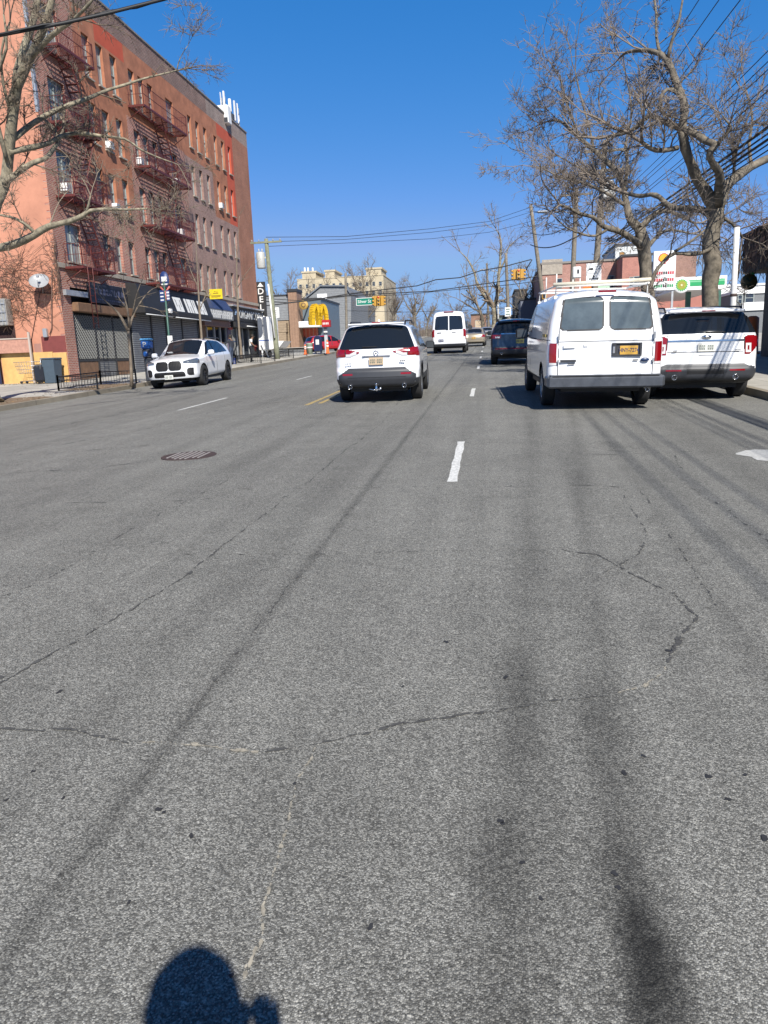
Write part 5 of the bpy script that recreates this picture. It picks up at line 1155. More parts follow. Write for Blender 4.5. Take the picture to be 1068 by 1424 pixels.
# near left plane tree, trunk just outside the frame
YB=20.6; b0=(-14.85,YB,gz(-14.85,YB)+.12)
S1=dict(seg=[.22,.16,.12,.1],jit=.15,up=.015,lv=3,kids=[4.5,3.2,1.6],rmin=.0065,len=1.3,r0=.026,dens=1.2,bare=.14,lift=.2,slim=.74)
limbs=[[(b0,.42),((b0[0]-.02,YB,b0[2]+.4),.30)]+PL([(-30,470,.27),(-36,400,.26),(-28,345,.26),(-14,320,.25)],YB),
 PL([(-14,320,.24),(6,262,.21),(10,225,.20),(17,160,.19,-.3),(22,120,.18,-.5),(44,78,.15,-.7),(62,40,.13,-.9),(72,5,.11,-1),(80,-60,.09,-1.1)],YB),
 PL([(22,120,.15,-.5),(27,80,.12,-.3),(52,20,.12,0),(58,-40,.10,0)],YB),
 PL([(44,78,.11,-.7),(70,50,.09,-1.0),(96,32,.07,-1.4),(112,18,.055,-1.8),(128,4,.045,-2),(140,-30,.035,-2)],YB),
 PL([(16,195,.12,-.2),(34,180,.11,.2),(60,162,.10,.6),(100,144,.085,1.2),(125,136,.075,1.6),(150,125,.065,2.0),(172,119,.055,2.3),(200,109,.045,2.6),(225,103,.035,3),(246,98,.028,3.2)],YB),
 PL([(246,98,.026,3.2),(250,80,.018,3.2),(262,62,.012,3.2)],YB),
 PL([(12,212,.11,-.2),(40,206,.105,.4),(70,200,.09,.8),(85,188,.08,1.1),(106,184,.075,1.5),(140,190,.065,1.9),(175,191,.05,2.3),(192,207,.04,2.5),(215,217,.032,2.8),(240,226,.024,3)],YB),
 PL([(5,255,.13,-.2),(28,238,.11,0),(44,226,.10,.3),(62,222,.09,.6),(72,212,.085,.8),(80,200,.08,1)],YB),
 PL([(-14,345,.20,0),(0,345,.155,-.3),(20,340,.145,-.5),(50,326,.125,-.7),(66,315,.11,-.8),(96,309,.095,-.9),(118,299,.08,-1),(124,292,.07,-1),(150,290,.055,-1.1),(175,292,.045,-1.2),(205,290,.03,-1.3)],YB),
 PL([(118,299,.05,-1),(124,284,.04,-1.1),(126,272,.03,-1.1)],YB),
 PL([(50,326,.07,-.7),(40,315,.055,-.9),(22,303,.05,-1.1),(5,300,.04,-1.2),(-20,296,.035,-1.3)],YB),
 PL([(10,225,.08,-.2),(-10,150,.08,-.6),(-6,100,.06,-.9),(12,70,.05,-1.2),(5,20,.03,-1.4)],YB),
 PL([(17,160,.07,-.3),(4,120,.05,-.8),(0,70,.04,-1),(14,30,.03,-1.2)],YB)]
tree('plane_tree','big bare plane tree at the left edge with long limbs reaching over the pavement',TG,b0,limbs,3,S1,barkA,twigA)
# right near tree and its neighbour
S2=dict(seg=[.25,.18,.13,.1],jit=.165,up=.045,lv=3,kids=[5.0,3.7,1.8],rmin=.0072,len=1.65,r0=.027,dens=1.6,bare=.105,lift=.3,slim=.8)
YA=22.0; xA=5.95; b1=(xA,YA,gz(xA,YA)+.12)
gA=onY(990,560,YA)
limbs=[[((onY(986,545,YA).x,YA,b1[2]-.1),.36)]+PL([(987,500,.29),(988,430,.265),(988,395,.27),(990,372,.30),(989,355,.28),(990,330,.26),(993,310,.25),(996,292,.24)],YA),
 PL([(996,292,.22),(985,276,.20,-.2),(972,258,.18,-.5),(966,240,.17,-.6),(955,215,.15,-.8),(950,195,.14,-.9),(948,178,.14,-.9),(952,160,.13,-.9),(951,140,.12,-.8),(942,118,.11,-.7),(936,100,.10,-.6),(928,84,.10,-.5),(918,74,.085,-.3),(902,70,.07,0),(888,70,.06,.3),(870,72,.045,.6),(862,80,.03,.9)],YA),
 PL([(948,178,.11,-.9),(962,186,.11,-1.1),(975,193,.105,-1.3),(992,199,.10,-1.5),(996,203,.10,-1.6),(984,214,.10,-1.6),(990,226,.11,-1.4),(1002,238,.13,-.9),(1000,258,.15,-.5),(998,285,.17,-.1)],YA),
 PL([(996,203,.07,-1.6),(1010,186,.055,-1.7),(1018,177,.045,-1.8),(1010,168,.03,-1.8),(1004,160,.02,-1.8)],YA),
 PL([(998,292,.20),(1006,262,.18,.2),(1020,248,.15,.5),(1045,232,.13,.9),(1068,222,.12,1.2),(1100,205,.10,1.6),(1130,180,.07,1.9)],YA),
 PL([(990,300,.13,0),(978,292,.12,.3),(962,290,.11,.7),(940,289,.10,1.1),(925,284,.095,1.4),(918,274,.09,1.5),(905,269,.08,1.7),(890,274,.075,1.9),(876,270,.07,2.1)],YA),
 PL([(948,178,.10,-.9),(925,170,.09,-.4),(900,158,.08,.0),(884,180,.07,.2),(868,186,.06,.4),(846,190,.05,.7)],YA),
 PL([(928,84,.06,-.5),(934,55,.05,-.6),(945,30,.04,-.7),(950,-5,.03,-.8)],YA),
 PL([(918,74,.05,-.3),(912,50,.045,-.1),(914,20,.04,0),(908,-10,.03,.2)],YA),
 PL([(942,205,.08,-.9),(922,211,.075,-1.2),(904,208,.07,-1.4),(893,198,.06,-1.5)],YA),
 PL([(951,140,.07,-.8),(935,122,.06,-1),(920,128,.05,-1.1),(916,150,.045,-1.2),(925,160,.04,-1.2)],YA),
 PL([(990,345,.06,-.1),(975,352,.06,-.5),(958,355,.055,-.8),(938,350,.055,-1.2),(922,365,.06,-1.5),(908,382,.06,-1.7),(905,410,.05,-1.8)],YA),
 PL([(938,350,.045,-1.2),(955,340,.04,-1.2),(975,325,.035,-1.2),(985,315,.03,-1.1)],YA),
 PL([(1001,300,.07,.1),(1018,310,.05,.3),(1032,330,.04,.5)],YA),
 PL([(1045,232,.06,.9),(1040,200,.05,1.1),(1048,170,.04,1.3),(1042,140,.025,1.4)],YA),
 PL([(1020,248,.05,.5),(1022,215,.05,.3),(1030,190,.04,.1)],YA)]
tree('street_tree','thick dark crooked bare tree behind the white suv parked on the right',TG,b1,limbs,8,S2,barkB,twigB)
YC=31.0; bC=(onY(903,470,YC).x,YC,gz(6,YC)+.12)
S3=dict(S2,bare=.13,slim=.72,len=1.95,dens=1.75,rmin=.009,seg=[.3,.22,.16,.14],kids=[5.0,3.8,1.9])
limbs=[[((bC[0],YC,bC[2]-.1),.40)]+PL([(903,440,.36),(901,400,.34),(898,370,.32),(896,348,.34),(893,330,.33),(890,318,.30)],YC),
 PL([(896,345,.22),(880,332,.17,-.5),(862,322,.15,-1),(846,318,.13,-1.3),(835,312,.12,-1.5),(826,300,.10,-1.8),(805,298,.09,-2.2),(790,288,.07,-2.6),(778,285,.05,-3)],YC),
 PL([(890,318,.25),(876,308,.2,.3),(872,288,.18,.6),(868,264,.16,.9),(862,244,.15,1.1),(846,226,.14,1.3),(826,208,.12,1.5),(806,192,.11,1.8),(790,176,.09,2),(776,166,.07,2.2),(764,168,.05,2.4),(752,172,.035,2.6)],YC),
 PL([(806,192,.07,1.8),(790,150,.06,1.6),(782,122,.045,1.4),(778,104,.03,1.3)],YC),
 PL([(826,208,.07,1.5),(818,170,.06,1.8),(806,130,.05,2),(800,100,.035,2.1)],YC),
 PL([(872,288,.1,.6),(850,272,.09,.2),(830,262,.08,-.2),(808,252,.07,-.6),(780,248,.06,-1),(766,240,.045,-1.3),(752,232,.03,-1.5)],YC),
 PL([(890,318,.18),(905,300,.14,.4),(925,290,.11,.8),(945,300,.09,1.2),(965,310,.06,1.5)],YC),
 PL([(868,264,.1,.9),(874,230,.09,1.2),(868,200,.08,1.4),(880,165,.06,1.6),(876,130,.045,1.8),(868,95,.03,1.9)],YC),
 PL([(862,244,.08,1.1),(842,250,.07,1.4),(818,240,.06,1.8),(792,226,.05,2.2),(772,214,.035,2.5)],YC),
 PL([(846,318,.08,-1.3),(828,330,.06,-1.6),(810,326,.05,-1.9),(788,318,.04,-2.2),(770,300,.03,-2.4)],YC),
 PL([(900,345,.12,.1),(915,325,.09,.6),(935,318,.07,1),(960,325,.05,1.3)],YC)]
tree('street_tree','wide bare tree with pale trunk just right of the cargo van roof',TG,bC,limbs,21,S3,barkB,twigB)
# slim young trees on the left pavement
S4=dict(seg=[.16,.12,.1],jit=.14,up=.05,lv=1,kids=[2.5,1.5],rmin=.006,len=.7,r0=.014,dens=1.6,bare=.035,lift=.3)
def young(label,px,py,Y,lim,seed):
    g=onG(px,py,.15); b=(g.x,Y,gz(g.x,Y)+.14); g=onY(px,py,Y); tree('young_tree',label,TG,(g.x,Y,gz(g.x,Y)+.14),[PL(l,Y) for l in lim],seed,S4,barkC,twigA)
young('slim bare tree in the fenced pit in front of the roller shutters',182,536,26.8,[[(183,538,.075),(182,505,.055),(180,475,.05),(178,460,.05)],[(178,460,.06),(168,440,.045,-.2),(158,428,.035,-.4),(148,420,.02,-.6),(140,412,.012,-.7)],[(178,460,.055),(184,440,.04,.2),(192,425,.03,.3),(204,408,.02,.4),(212,402,.012,.5)],[(180,455,.05),(178,430,.035,-.2),(172,410,.02,-.3),(170,398,.012,-.4)],[(184,440,.03,.2),(188,415,.02,0),(194,398,.012,-.1)],[(192,425,.02,.3),(212,428,.012,.6),(222,432,.01,.7)]],31)
young('slim bare tree rising behind the roof of the white suv on the left',281,480,38.5,[[(284,530,.09),(281,475,.07),(278,440,.06),(276,400,.045),(274,365,.03),(272,330,.015)],[(276,400,.03),(266,380,.02),(258,350,.01)],[(278,430,.03),(290,400,.02,.3),(296,370,.01,.5)]],32)
young('slim bare tree with yellow tape standing before the deli sign',335,497,46.5,[[(336,499,.10),(334,475,.08),(331,440,.07),(330,410,.06),(329,370,.04),(331,335,.02),(333,300,.012)],[(330,410,.03),(322,385,.02),(314,370,.012)],[(330,400,.03),(342,380,.02),(352,368,.012)]],33)
# the far trees, simplified but each its own
S5=dict(slim=.62,seg=[.7,.5,.4],jit=.17,up=.05,lv=2,kids=[5,3.2],rmin=.015,len=3.0,r0=.045,dens=1.0,bare=.35,lift=.35)
def far_tree(label,Y,trunk,lim,seed,bark=barkB,twig=twigB,**kw):
    p=onY(trunk[0][0],trunk[0][1],Y); S=dict(S5,**kw); tree('bare_tree',label,'bare trees far up the road',(p.x,Y,gz(p.x,Y)),[[((p.x,Y,gz(p.x,Y)-.1),trunk[0][2]*1.2)]+PL(trunk,Y)]+[PL(l,Y) for l in lim],seed,S,bark,twig)
far_tree('tall pale bare tree with two leaning limbs left of the no parking sign',95,[(686,462,.6),(688,440,.55),(687,428,.5)],[[(687,428,.4),(676,416,.35),(664,395,.28),(658,375,.2),(650,360,.14),(640,350,.08)],[(687,428,.4),(692,410,.35),(694,380,.28),(697,350,.2),(696,330,.14),(690,318,.08)],[(694,380,.2),(703,360,.15),(706,345,.1),(716,335,.06)]],41,barkA,twigA)
far_tree('dark bare tree behind the champagne saloon',110,[(672,458,.45),(670,440,.4),(664,425,.3)],[[(664,425,.25),(655,410,.2),(650,395,.12)],[(667,430,.25),(678,415,.2),(684,400,.12)],[(668,435,.2),(652,425,.15),(640,418,.1)]],42)
far_tree('bare tree left of the tall white passenger van',150,[(577,470,.5),(577,450,.45),(576,435,.3)],[[(577,440,.3),(566,425,.2),(560,412,.1)],[(577,440,.3),(586,425,.2),(590,410,.1)],[(577,445,.3),(578,420,.2),(574,405,.1)]],43)
far_tree('bare tree in front of the cream block behind the street name sign',135,[(505,475,.5),(505,450,.45),(504,435,.35)],[[(504,440,.3),(496,420,.25),(494,400,.15),(492,385,.1)],[(504,440,.3),(512,420,.25),(516,400,.15),(514,380,.1)],[(504,440,.25),(505,415,.2),(505,395,.12)],[(505,450,.2),(520,432,.15),(528,420,.1)]],44,twig=twigA,dens=2.4)
far_tree('wide bare tree behind the brown sided shop house',130,[(400,470,.5),(398,450,.45),(396,430,.35)],[[(397,435,.3),(385,415,.2),(378,400,.12)],[(397,435,.3),(402,412,.2),(404,400,.12)],[(397,440,.3),(412,422,.2),(424,412,.1)],[(397,440,.25),(372,425,.2),(362,412,.1)]],45,dens=2.2)
far_tree('bare tree at the right of the cream block',170,[(545,470,.5),(546,450,.45),(548,436,.3)],[[(547,440,.3),(540,425,.2),(536,412,.1)],[(547,440,.3),(556,425,.2),(562,410,.1)],[(547,445,.25),(549,425,.2),(550,408,.1)]],46,dens=1.8)
far_tree('low bare tree just left of the passenger van roof, far away',200,[(592,470,.5),(594,452,.4),(597,440,.3)],[[(595,445,.3),(588,432,.2),(586,424,.1)],[(596,443,.3),(604,430,.2),(608,420,.1)]],47)
far_tree('low bare tree just right of the passenger van roof, far away',190,[(637,470,.5),(637,450,.4),(636,440,.3)],[[(636,442,.3),(628,428,.2),(624,420,.1)],[(636,442,.3),(644,425,.2),(650,415,.1)]],48)
far_tree('tangled bare tree behind the brown timber pole on the right',105,[(738,462,.4),(736,445,.35),(735,430,.3)],[[(735,435,.25),(726,415,.2),(722,400,.12)],[(735,435,.25),(742,412,.2),(740,395,.12)],[(736,440,.2),(718,430,.15),(708,420,.1)]],49)
far_tree('bare tree filling the gap between the street sign and the signals',120,[(470,470,.45),(470,448,.4),(468,430,.3)],[[(469,438,.25),(460,420,.2),(456,405,.12)],[(469,438,.25),(478,420,.2),(482,402,.12)],[(469,440,.2),(450,425,.14),(440,412,.08)]],50,twig=twigA,dens=2.4)
# fine far woodland on the skyline
wd=Twigs(); rg=np.random.default_rng(60)
wr_=bpy.data.objects.new('far_woodland',None)
for i in range(150):
    Y=rg.uniform(230,330); px=rg.uniform(535,690); p=onY(px,455,Y); z0=gz(p.x,Y); 
    h=rg.uniform(6,10.5)
    P,d=wander(rg,(p.x,Y,z0-1),(0,0,1),h,6,.08); wd.tube(P,.18,.05)
    for k in range(9):
        q=P[rg.integers(2,6)]; P2,_=wander(rg,q,rg.normal(0,.6,3)+np.array([0,0,.8]),rg.uniform(2,4.5),4,.15); wd.tube(P2,.07,.03)
        for _ in range(3): P3,_=wander(rg,P2[rg.integers(1,4)],rg.normal(0,.6,3)+np.array([0,0,.5]),rg.uniform(1,2.4),3,.15); wd.tube(P3,.045,.02)
wr_['_o']=(0,0,0); o=wd.build('far_woodland',twigB,wr_); o.parent=None; bpy.data.objects.remove(wr_); o['kind']='stuff'
hm=MB(); rg=random.Random(4)
xs=[onY(px,460,340).x for px in range(330,1100,12)]
vs=[];n=len(xs)
for x in xs: 
    h=rg.uniform(4,8); vs+=[(x,340,2),(x,340,gz(0,340)+h),(x,352,gz(0,340)+h-1),(x,352,2)]
hm.add(vs,[(4*i+k,4*i+4+k,4*i+5+k,4*i+1+k) for i in range(n-1) for k in range(3)]); struct('far_hedge_line',hm,mat('distant brush',(.14,.11,.09),.95,var=.4,vs=.2),kind='stuff')

vn=Twigs(); rg=np.random.default_rng(91); yw=BY0-.05
for i in range(260):
    px=abs(rg.normal(0,1))*28 if rg.random()<.7 else rg.uniform(60,100); py=rg.uniform(352,445) if px<60 else rg.uniform(330,420)
    p=onY(px,py,yw-rg.uniform(0,.2)); L_=rg.uniform(.5,1.8); a_=rg.uniform(0,6.28)
    P,_=wander(rg,p,(math.cos(a_),0,math.sin(a_)*.7),L_,9,.22); P[:,1]=np.clip(P[:,1],yw-.35,yw); P[:,0]=np.minimum(P[:,0],FX+.1); vn.tube(P,.011,.005)
s=thing('climbing_vines','bare climbing vines on the salmon wall round the cage and the dish','vines',onY(20,400,yw)); vn.build('stems',mat('vine stem',(.16,.10,.07),.9,var=.3),s)

# ================================================================== POLES, WIRES, SIGNALS
wpole=mat('weathered pole timber',(.22,.19,.15),.9,var=.35,vs=5,bump=.3); gpole=mat('green treated pole',(.24,.25,.17),.9,var=.3,vs=4); wireM=mat('cable black',(.015,.015,.017),.6); poleW=mat('white painted pole',(.62,.62,.60),.6,var=.15); insul=mat('insulator',(.30,.31,.32),.4)
PG='utility poles'
def upole(label,p0,p1,Y,r0,r1,mt=wpole,arms=(),boxes=(),cans=(),extra=None):
    a=onY(*p0,Y); b_=onY(*p1,Y); base=Vector((a.x,Y,gz(a.x,Y)+.1)); d=b_-a; k=(base.z-a.z)/d.z if abs(d.z)>1e-6 else 0; foot=a+d*k
    t=thing('utility_pole',label,'utility pole',(foot.x,Y,base.z),group=PG); n=8
    MB().tube([foot.lerp(b_,i/n) for i in range(n+1)],[r0+(r1-r0)*i/n for i in range(n+1)],12).build('pole',mt,t)
    for f in arms:
        c=foot.lerp(b_,f); q=MB().box((c.x-1.1,Y-.16,c.z-.06),(c.x+1.1,Y-.05,c.z+.06)); q.build('crossarm',mt,t)
        q=MB()
        for u in (-1,-.5,.5,1): q.lathe([(.03,0),(.05,.05),(.05,.1),(.02,.14),(.001,.15)],(c.x+u,Y-.1,c.z+.06),'z',8)
        q.build('insulators',insul,t)
    for f,sx in cans:
        c=foot.lerp(b_,f); x=c.x+sx; q=MB().lathe([(.001,-.55),(.27,-.55),(.29,-.5),(.29,.45),(.25,.52),(.001,.55)],(x,Y-.05,c.z),'z',18); q.box((min(x,c.x),Y-.08,c.z+.1),(max(x,c.x),Y-.02,c.z+.2)); q.tube([(x-.1,Y,c.z+.5),(x-.12,Y,c.z+.75)],.04,6); q.tube([(x+.1,Y,c.z+.5),(x+.12,Y,c.z+.75)],.04,6); q.build('transformer',mat('transformer grey',(.50,.50,.48),.45,var=.1),t)
    return t,foot,b_
PT={}
for key,a in dict(
 left=dict(label='leaning greenish pole with a grey transformer beyond the brick block',p0=(384,480),p1=(370,332),Y=52,r0=.2,r1=.13,mt=gpole,arms=(.97,),cans=((.83,-.5),)),
 p1=dict(label='thick timber pole with a transformer directly above the cargo van',p0=(827,400),p1=(842,195),Y=44,r0=.20,r1=.13,arms=(.95,.86),cans=((.72,.45),)),
 p2=dict(label='timber pole with a street lamp arm left of the pole with the transformer',p0=(795,420),p1=(802,262),Y=56,r0=.2,r1=.14,arms=(.96,)),
 p3=dict(label='tall leaning timber pole beside the hanging traffic signal',p0=(757,430),p1=(738,285),Y=72,r0=.22,r1=.15,arms=()),
 p4=dict(label='timber pole behind the white parking sign',p0=(707,440),p1=(703.5,352),Y=92,r0=.22,r1=.16,arms=()),
 p5=dict(label='thin dark far pole topped with a green cap',p0=(679,440),p1=(677,366),Y=120,r0=.2,r1=.15,arms=()),
 p6=dict(label='grey pole rising before the cream block left of the street name sign',p0=(482,460),p1=(480.5,380),Y=94,r0=.18,r1=.14,mt=wpole,arms=()),
 p7=dict(label='far pale pole just right of the small yellow signals',p0=(540,455),p1=(538,396),Y=140,r0=.22,r1=.17,arms=())).items():
    PT[key]=upole(**a)
# riser conduits on the left pole and boxes
t=PT['left'][0]; MB().tube([onY(373,395,51.7),onY(382,470,51.7)],.06).build('riser',white,t)
t2=PT['p2'][0]; c=onY(800,300,56); MB().tube([c,(c.x-.8,56,c.z+.35),(c.x-2.0,56,c.z+.4)],.03).build('lamp_arm',steel,t2); MB().bbox((c.x-2.6,55.85,c.z+.33),(c.x-1.9,56.15,c.z+.47),.05).build('lamp_head',steel,t2)
MB().bbox((onY(838,250,43.6).x,43.4,onY(838,278,43.6).z),(onY(853,250,43.6).x,43.8,onY(838,252,43.6).z),.06).build('switch_box',mat('transformer grey',(.50,.50,.48)),PT['p1'][0])
WG='overhead cables'
def wire(label,pts,r,group=WG,n=5,sag=0):
    P=[Vector(p) for p in pts]
    if len(P)==2:
        N=14; P=[P[0].lerp(P[1],i/N)-Vector((0,0,sag*4*(i/N)*(1-i/N))) for i in range(N+1)]
    o=MB().tube(P,r,n).build('overhead_cable',wireM,loc=P[0]); tag(o,label,'cable',group); return o
# cable crossing top left
wire('thick black cable crossing the top left corner over the tree',[onY(-70,66,13),onY(0,49,13.5),onY(90,32,14),onY(150,18.5,14.5),(onY(228,-1,15)),onY(330,-30,16)],.035)
wire('thin cable twisted along the thick one at the top left corner',[onY(-70,63,13),onY(60,34.5,13.8),onY(100,31,14.1),onY(150,15.5,14.5),onY(190,11,14.8),onY(330,-33,16)],.02)
lab={0:'upper thin cable at top right, %s from the left'}
for i,(px,py,r) in enumerate(((1029.6,0,.014),(1000,0,.014),(972,0,.014),(1068,71,.011),(1068,86,.011),(1068,97,.011),(1068,118,.011),(1068,127,.011))):
    a=onX(px,py,6.2); h=a.z-gz(6.2,a.y)
    P=[(6.2,y,gz(6.2,y)+h-.25*math.sin(math.pi*max(0,min(1,(y+2)/46)))+.25*math.sin(math.pi*max(0,min(1,(a.y+2)/46)))) for y in (-24,-12,-2,4,10,16,22,28,34,40,44)]
    wire(['rightmost of the three high cables at the top edge','middle of the three high cables at the top edge','leftmost of the three high cables at the top edge','highest of the five thin cables at the right edge','second highest thin cable at the right edge','middle one of the five thin cables at the right edge','fourth highest thin cable at the right edge','lowest of the five thin cables at the right edge'][i],P,r)
for i,(py,r) in enumerate(((177,.036),(186,.022),(194,.032),(201,.018),(209,.016))):
    a=onX(1068,py,6.25+.03*i); h=a.z-gz(6.2,a.y)
    P=[(6.25+.03*i,y,gz(6.2,y)+h-.15*math.sin(math.pi*max(0,min(1,(y+2)/46)))+.15*math.sin(math.pi*max(0,min(1,(a.y+2)/46)))) for y in (-24,-12,-2,4,10,16,22,28,34,40,44)]
    wire(['thick top cable of the bundle running behind the right tree','second cable of the bundle running behind the right tree','thick middle cable of the bundle running behind the right tree','fourth cable of the bundle running behind the right tree','lowest cable of the bundle running behind the right tree'][i],P,r)
a=PT['p1'][2]; b_=PT['p2'][2]; c=PT['p3'][2]; l=PT['left'][2]
for i,(dz,r) in enumerate(((-.3,.02),(-2.2,.03),(-3.2,.045))):
    k=['upper','middle','lower and thickest'][i]
    wire(k+' cable between the transformer pole and the lamp pole',[a+Vector((-.3,0,dz-.3)),b_+Vector((-.3,0,dz-.1))],r,sag=.3); wire(k+' cable between the lamp pole and the leaning pole',[b_+Vector((-.3,0,dz-.1)),c+Vector((0,0,dz-.2))],r,sag=.4)
# spans across the street
wire('highest thin cable spanning the whole street',[l+Vector((0,0,.1)),onY(480,329,56),onY(600,318,62),onY(680,308,68),c+Vector((0,0,-.2))],.018)
wire('second thin cable spanning the street below the highest',[l+Vector((0,0,-.2)),onY(480,333,56),onY(600,323,62),onY(680,313,68),c+Vector((0,0,-.6))],.016)
wire('third thin cable spanning the street',[l+Vector((0,0,-.5)),onY(480,338,56),onY(600,332,62),onY(680,323,68),c+Vector((0,0,-1.4))],.016)
wire('sagging thick cable ending in a loop by the traffic signal',[onY(340,428,74),onY(380,424,75),onY(430,418,76),onY(482,409,78),onY(540,402,78),onY(580,397.5,78),onY(606,389,78),onY(640,386,78),onY(668,376.5,78),onY(700,371,78),onY(738,361,78),onY(740,361,78),onY(731,376,78)],.05)
wire('lower thick cable across the intersection',[onY(340,417,75),onY(400,421,76),onY(440,416,77),onY(482,411,78),onY(540,408,78),onY(600,405,78),onY(650,398,78),onY(700,391,78),onY(757,383,76)],.045)
wire('thinner cable just below the lower thick cable',[onY(350,414,75),onY(430,419,76),onY(482,412,78),onY(560,410,78),onY(640,402,78),onY(710,396,78),onY(760,389,76)],.03)
wire('fine far cable behind the passenger van',[onY(482,432,100),onY(560,434,105),onY(640,432,110),onY(706,428,92)],.03)
# traffic signals
yel_s=mat('signal yellow',(.55,.30,.045),.5,var=.08)
def signal(label,px,py,Y,hang):
    c=onY(px,py,Y); t=thing('traffic_signal',label,'traffic signal',c,group='yellow traffic signals over the intersection'); hh=.52
    for k,(dx,dy) in enumerate(((0,-.3),(-.36,0),(.36,0),(0,.3))):
        b=MB().bbox((c.x+dx-.17,Y+dy-.12,c.z-hh),(c.x+dx+.17,Y+dy+.12,c.z+hh),.03); h=b.build('housing',yel_s,t)
        if k==0:
            for i,z in enumerate((.34,0,-.34)): MB().lathe([(.001,-.135),(.11,-.13),(.12,-.12)],(c.x,Y+dy,c.z+z),'y',14).build('lens',[mat('red lamp',(.5,.05,.02),.3),mat('dark lamp',(.05,.03,.01),.3),mat('dark lamp',(.05,.03,.01),.3)][i],h)
        if k:
            for z in (.34,0,-.34):
                sx=-1 if k==1 else 1
                if k<3: MB().tube([(c.x+dx+sx*.17,Y+dy,c.z+z+.02),(c.x+dx+sx*.34,Y+dy,c.z+z+.0)],.12,8).build('visor',yel_s,h)
    MB().tube([(c.x,Y,c.z+hh),(c.x,Y,c.z+hh+.45)],.03).build('hanger',vent,t); return t
signal('yellow traffic signal hanging over the right side of the intersection',721,382,78,None)
signal('yellow traffic signal hanging next to the green street name sign',527,418.5,80,None)
c=onY(757,412,71.5); t=thing('pedestrian_signal','small orange pedestrian signal on the leaning timber pole','signal',c); MB().bbox((c.x-.22,71.2,c.z-.3),(c.x+.22,71.5,c.z+.3),.04).build('housing',yel_s,t); MB().box((c.x-.15,71.19,c.z-.2),(c.x+.15,71.198,c.z+.2)).build('screen',dk,t)
Y=80; a=onY(495,414.6,Y); b_=onY(521,424,Y); t=thing('street_name_sign','green street name sign reading Silver St hung across the intersection','sign',a)
MB().box((a.x,Y,b_.z),(b_.x,Y+.04,a.z)).build('border',wl,t); MB().box((a.x+.06,Y-.006,b_.z+.06),(b_.x-.06,Y-.001,a.z-.06)).build('panel',mat('sign green',(.0,.22,.15),.5),t)
text('lettering','Silver St',.44,frame(((a.x+b_.x)/2-.1,Y-.012,(a.z+b_.z)/2),(1,0,0),(0,0,1)),wl,t,.004,1.0,t['_o'])
MB().tube([(a.x+.15,Y,a.z),(a.x+.15,Y,a.z+.45)],.02).tube([(b_.x-.2,Y,a.z),(b_.x-.2,Y,a.z+.45)],.02).tube([(a.x-1,Y,a.z+.45),(b_.x+2,Y,a.z+.5)],.025).build('hanger',vent,t)

# ================================================================== LEFT PAVEMENT FURNITURE
grn=mat('green pole paint',(.04,.12,.09),.5)
def lamp_like(): pass
g=onX(236,486,-14.5); Y=g.y; t=thing('bus_stop_sign','green pole with blue bus stop disc and route panels behind the white suv','bus stop sign',(g.x,Y,gz(g.x,Y)+.142))
top=onY(228,392,Y); MB().tube([(g.x,Y,gz(g.x,Y)+.1),(g.x+.02,Y,g.z),top],.045,8).build('pole',grn,t)
c=onY(228.5,389,Y); nb=mat('transit blue',(.02,.045,.16),.5); MB().lathe([(.001,-.02),(.24,-.02),(.24,.02),(.001,.02)],c,'y',20,M=Matrix.Translation(c)@Matrix.Diagonal((.9,1,1.5,1))@Matrix.Translation(-c)).build('disc',nb,t)
b=MB().bbox((c.x-.13,Y-.035,c.z-.08),(c.x+.13,Y-.024,c.z+.13),.02); b.box((c.x-.15,Y-.032,c.z-.22),(c.x+.15,Y-.024,c.z-.17)); b.build('bus_pictogram',wl,t)
b=MB().tube([(c.x-.22,Y,c.z-.3),(c.x,Y,c.z-.55),(c.x+.22,Y,c.z-.3)],.045,6); b.tube([(c.x,Y,c.z-.5),(c.x,Y,c.z-.9)],.045,6); b.build('fork',mat('pink red paint',(.5,.12,.10),.5),t)
for x0,x1,y0,y1 in ((222,229.5,404,420),(231,237,404,418)):
    a=onY(x0,y0,Y-.04); b_=onY(x1,y1,Y-.04); o=MB().box((a.x,Y-.07,b_.z),(b_.x,Y-.045,a.z)).build('route_panel',nb,t); q=MB(); w_=b_.x-a.x;h=a.z-b_.z
    for k in range(3): q.box((a.x+.12*w_,Y-.078,b_.z+h*(.12+.3*k)),(b_.x-.12*w_,Y-.071,b_.z+h*(.22+.3*k+.06*(x0>230))))
    q.build('lettering',wl,o)
a=onY(233,467,Y-.06); b_=onY(241,480,Y-.06); MB().box((a.x,Y-.10,b_.z-.2),(b_.x,Y-.07,a.z)).build('timetable',mat('paper',(.66,.66,.64),.7),t)
g=onG(209,529,.15); Y=29.2; g=onY(209,529,Y); t=thing('parking_meter','grey parking meter with blue top bearing a white P by the kerb','parking meter',(g.x,Y,gz(g.x,Y)+.14)); z0=gz(g.x,Y)+.142
MB().bbox((g.x-.14,Y-.13,z0),(g.x+.16,Y+.15,z0+.95),.04).build('body',mat('meter grey',(.075,.08,.09),.5,.3,var=.15),t)
MB().bbox((g.x-.17,Y-.16,z0+.95),(g.x+.17,Y+.17,z0+1.30),.04).build('head',mat('meter dark',(.04,.045,.06),.5),t)
MB().bbox((g.x-.20,Y-.18,z0+1.30),(g.x+.20,Y+.18,z0+1.62),.05).build('blue_top',mat('meter blue',(.02,.12,.42),.4),t); MB().bbox((g.x-.22,Y-.2,z0+1.625),(g.x+.22,Y+.2,z0+1.72),.04).build('cap',mat('meter light blue',(.10,.35,.65),.4),t)
text('lettering','P',.28,frame((g.x-.02,Y-.186,z0+1.47),(1,0,0),(0,0,1)),wl,t,.004,1.1,t['_o'])
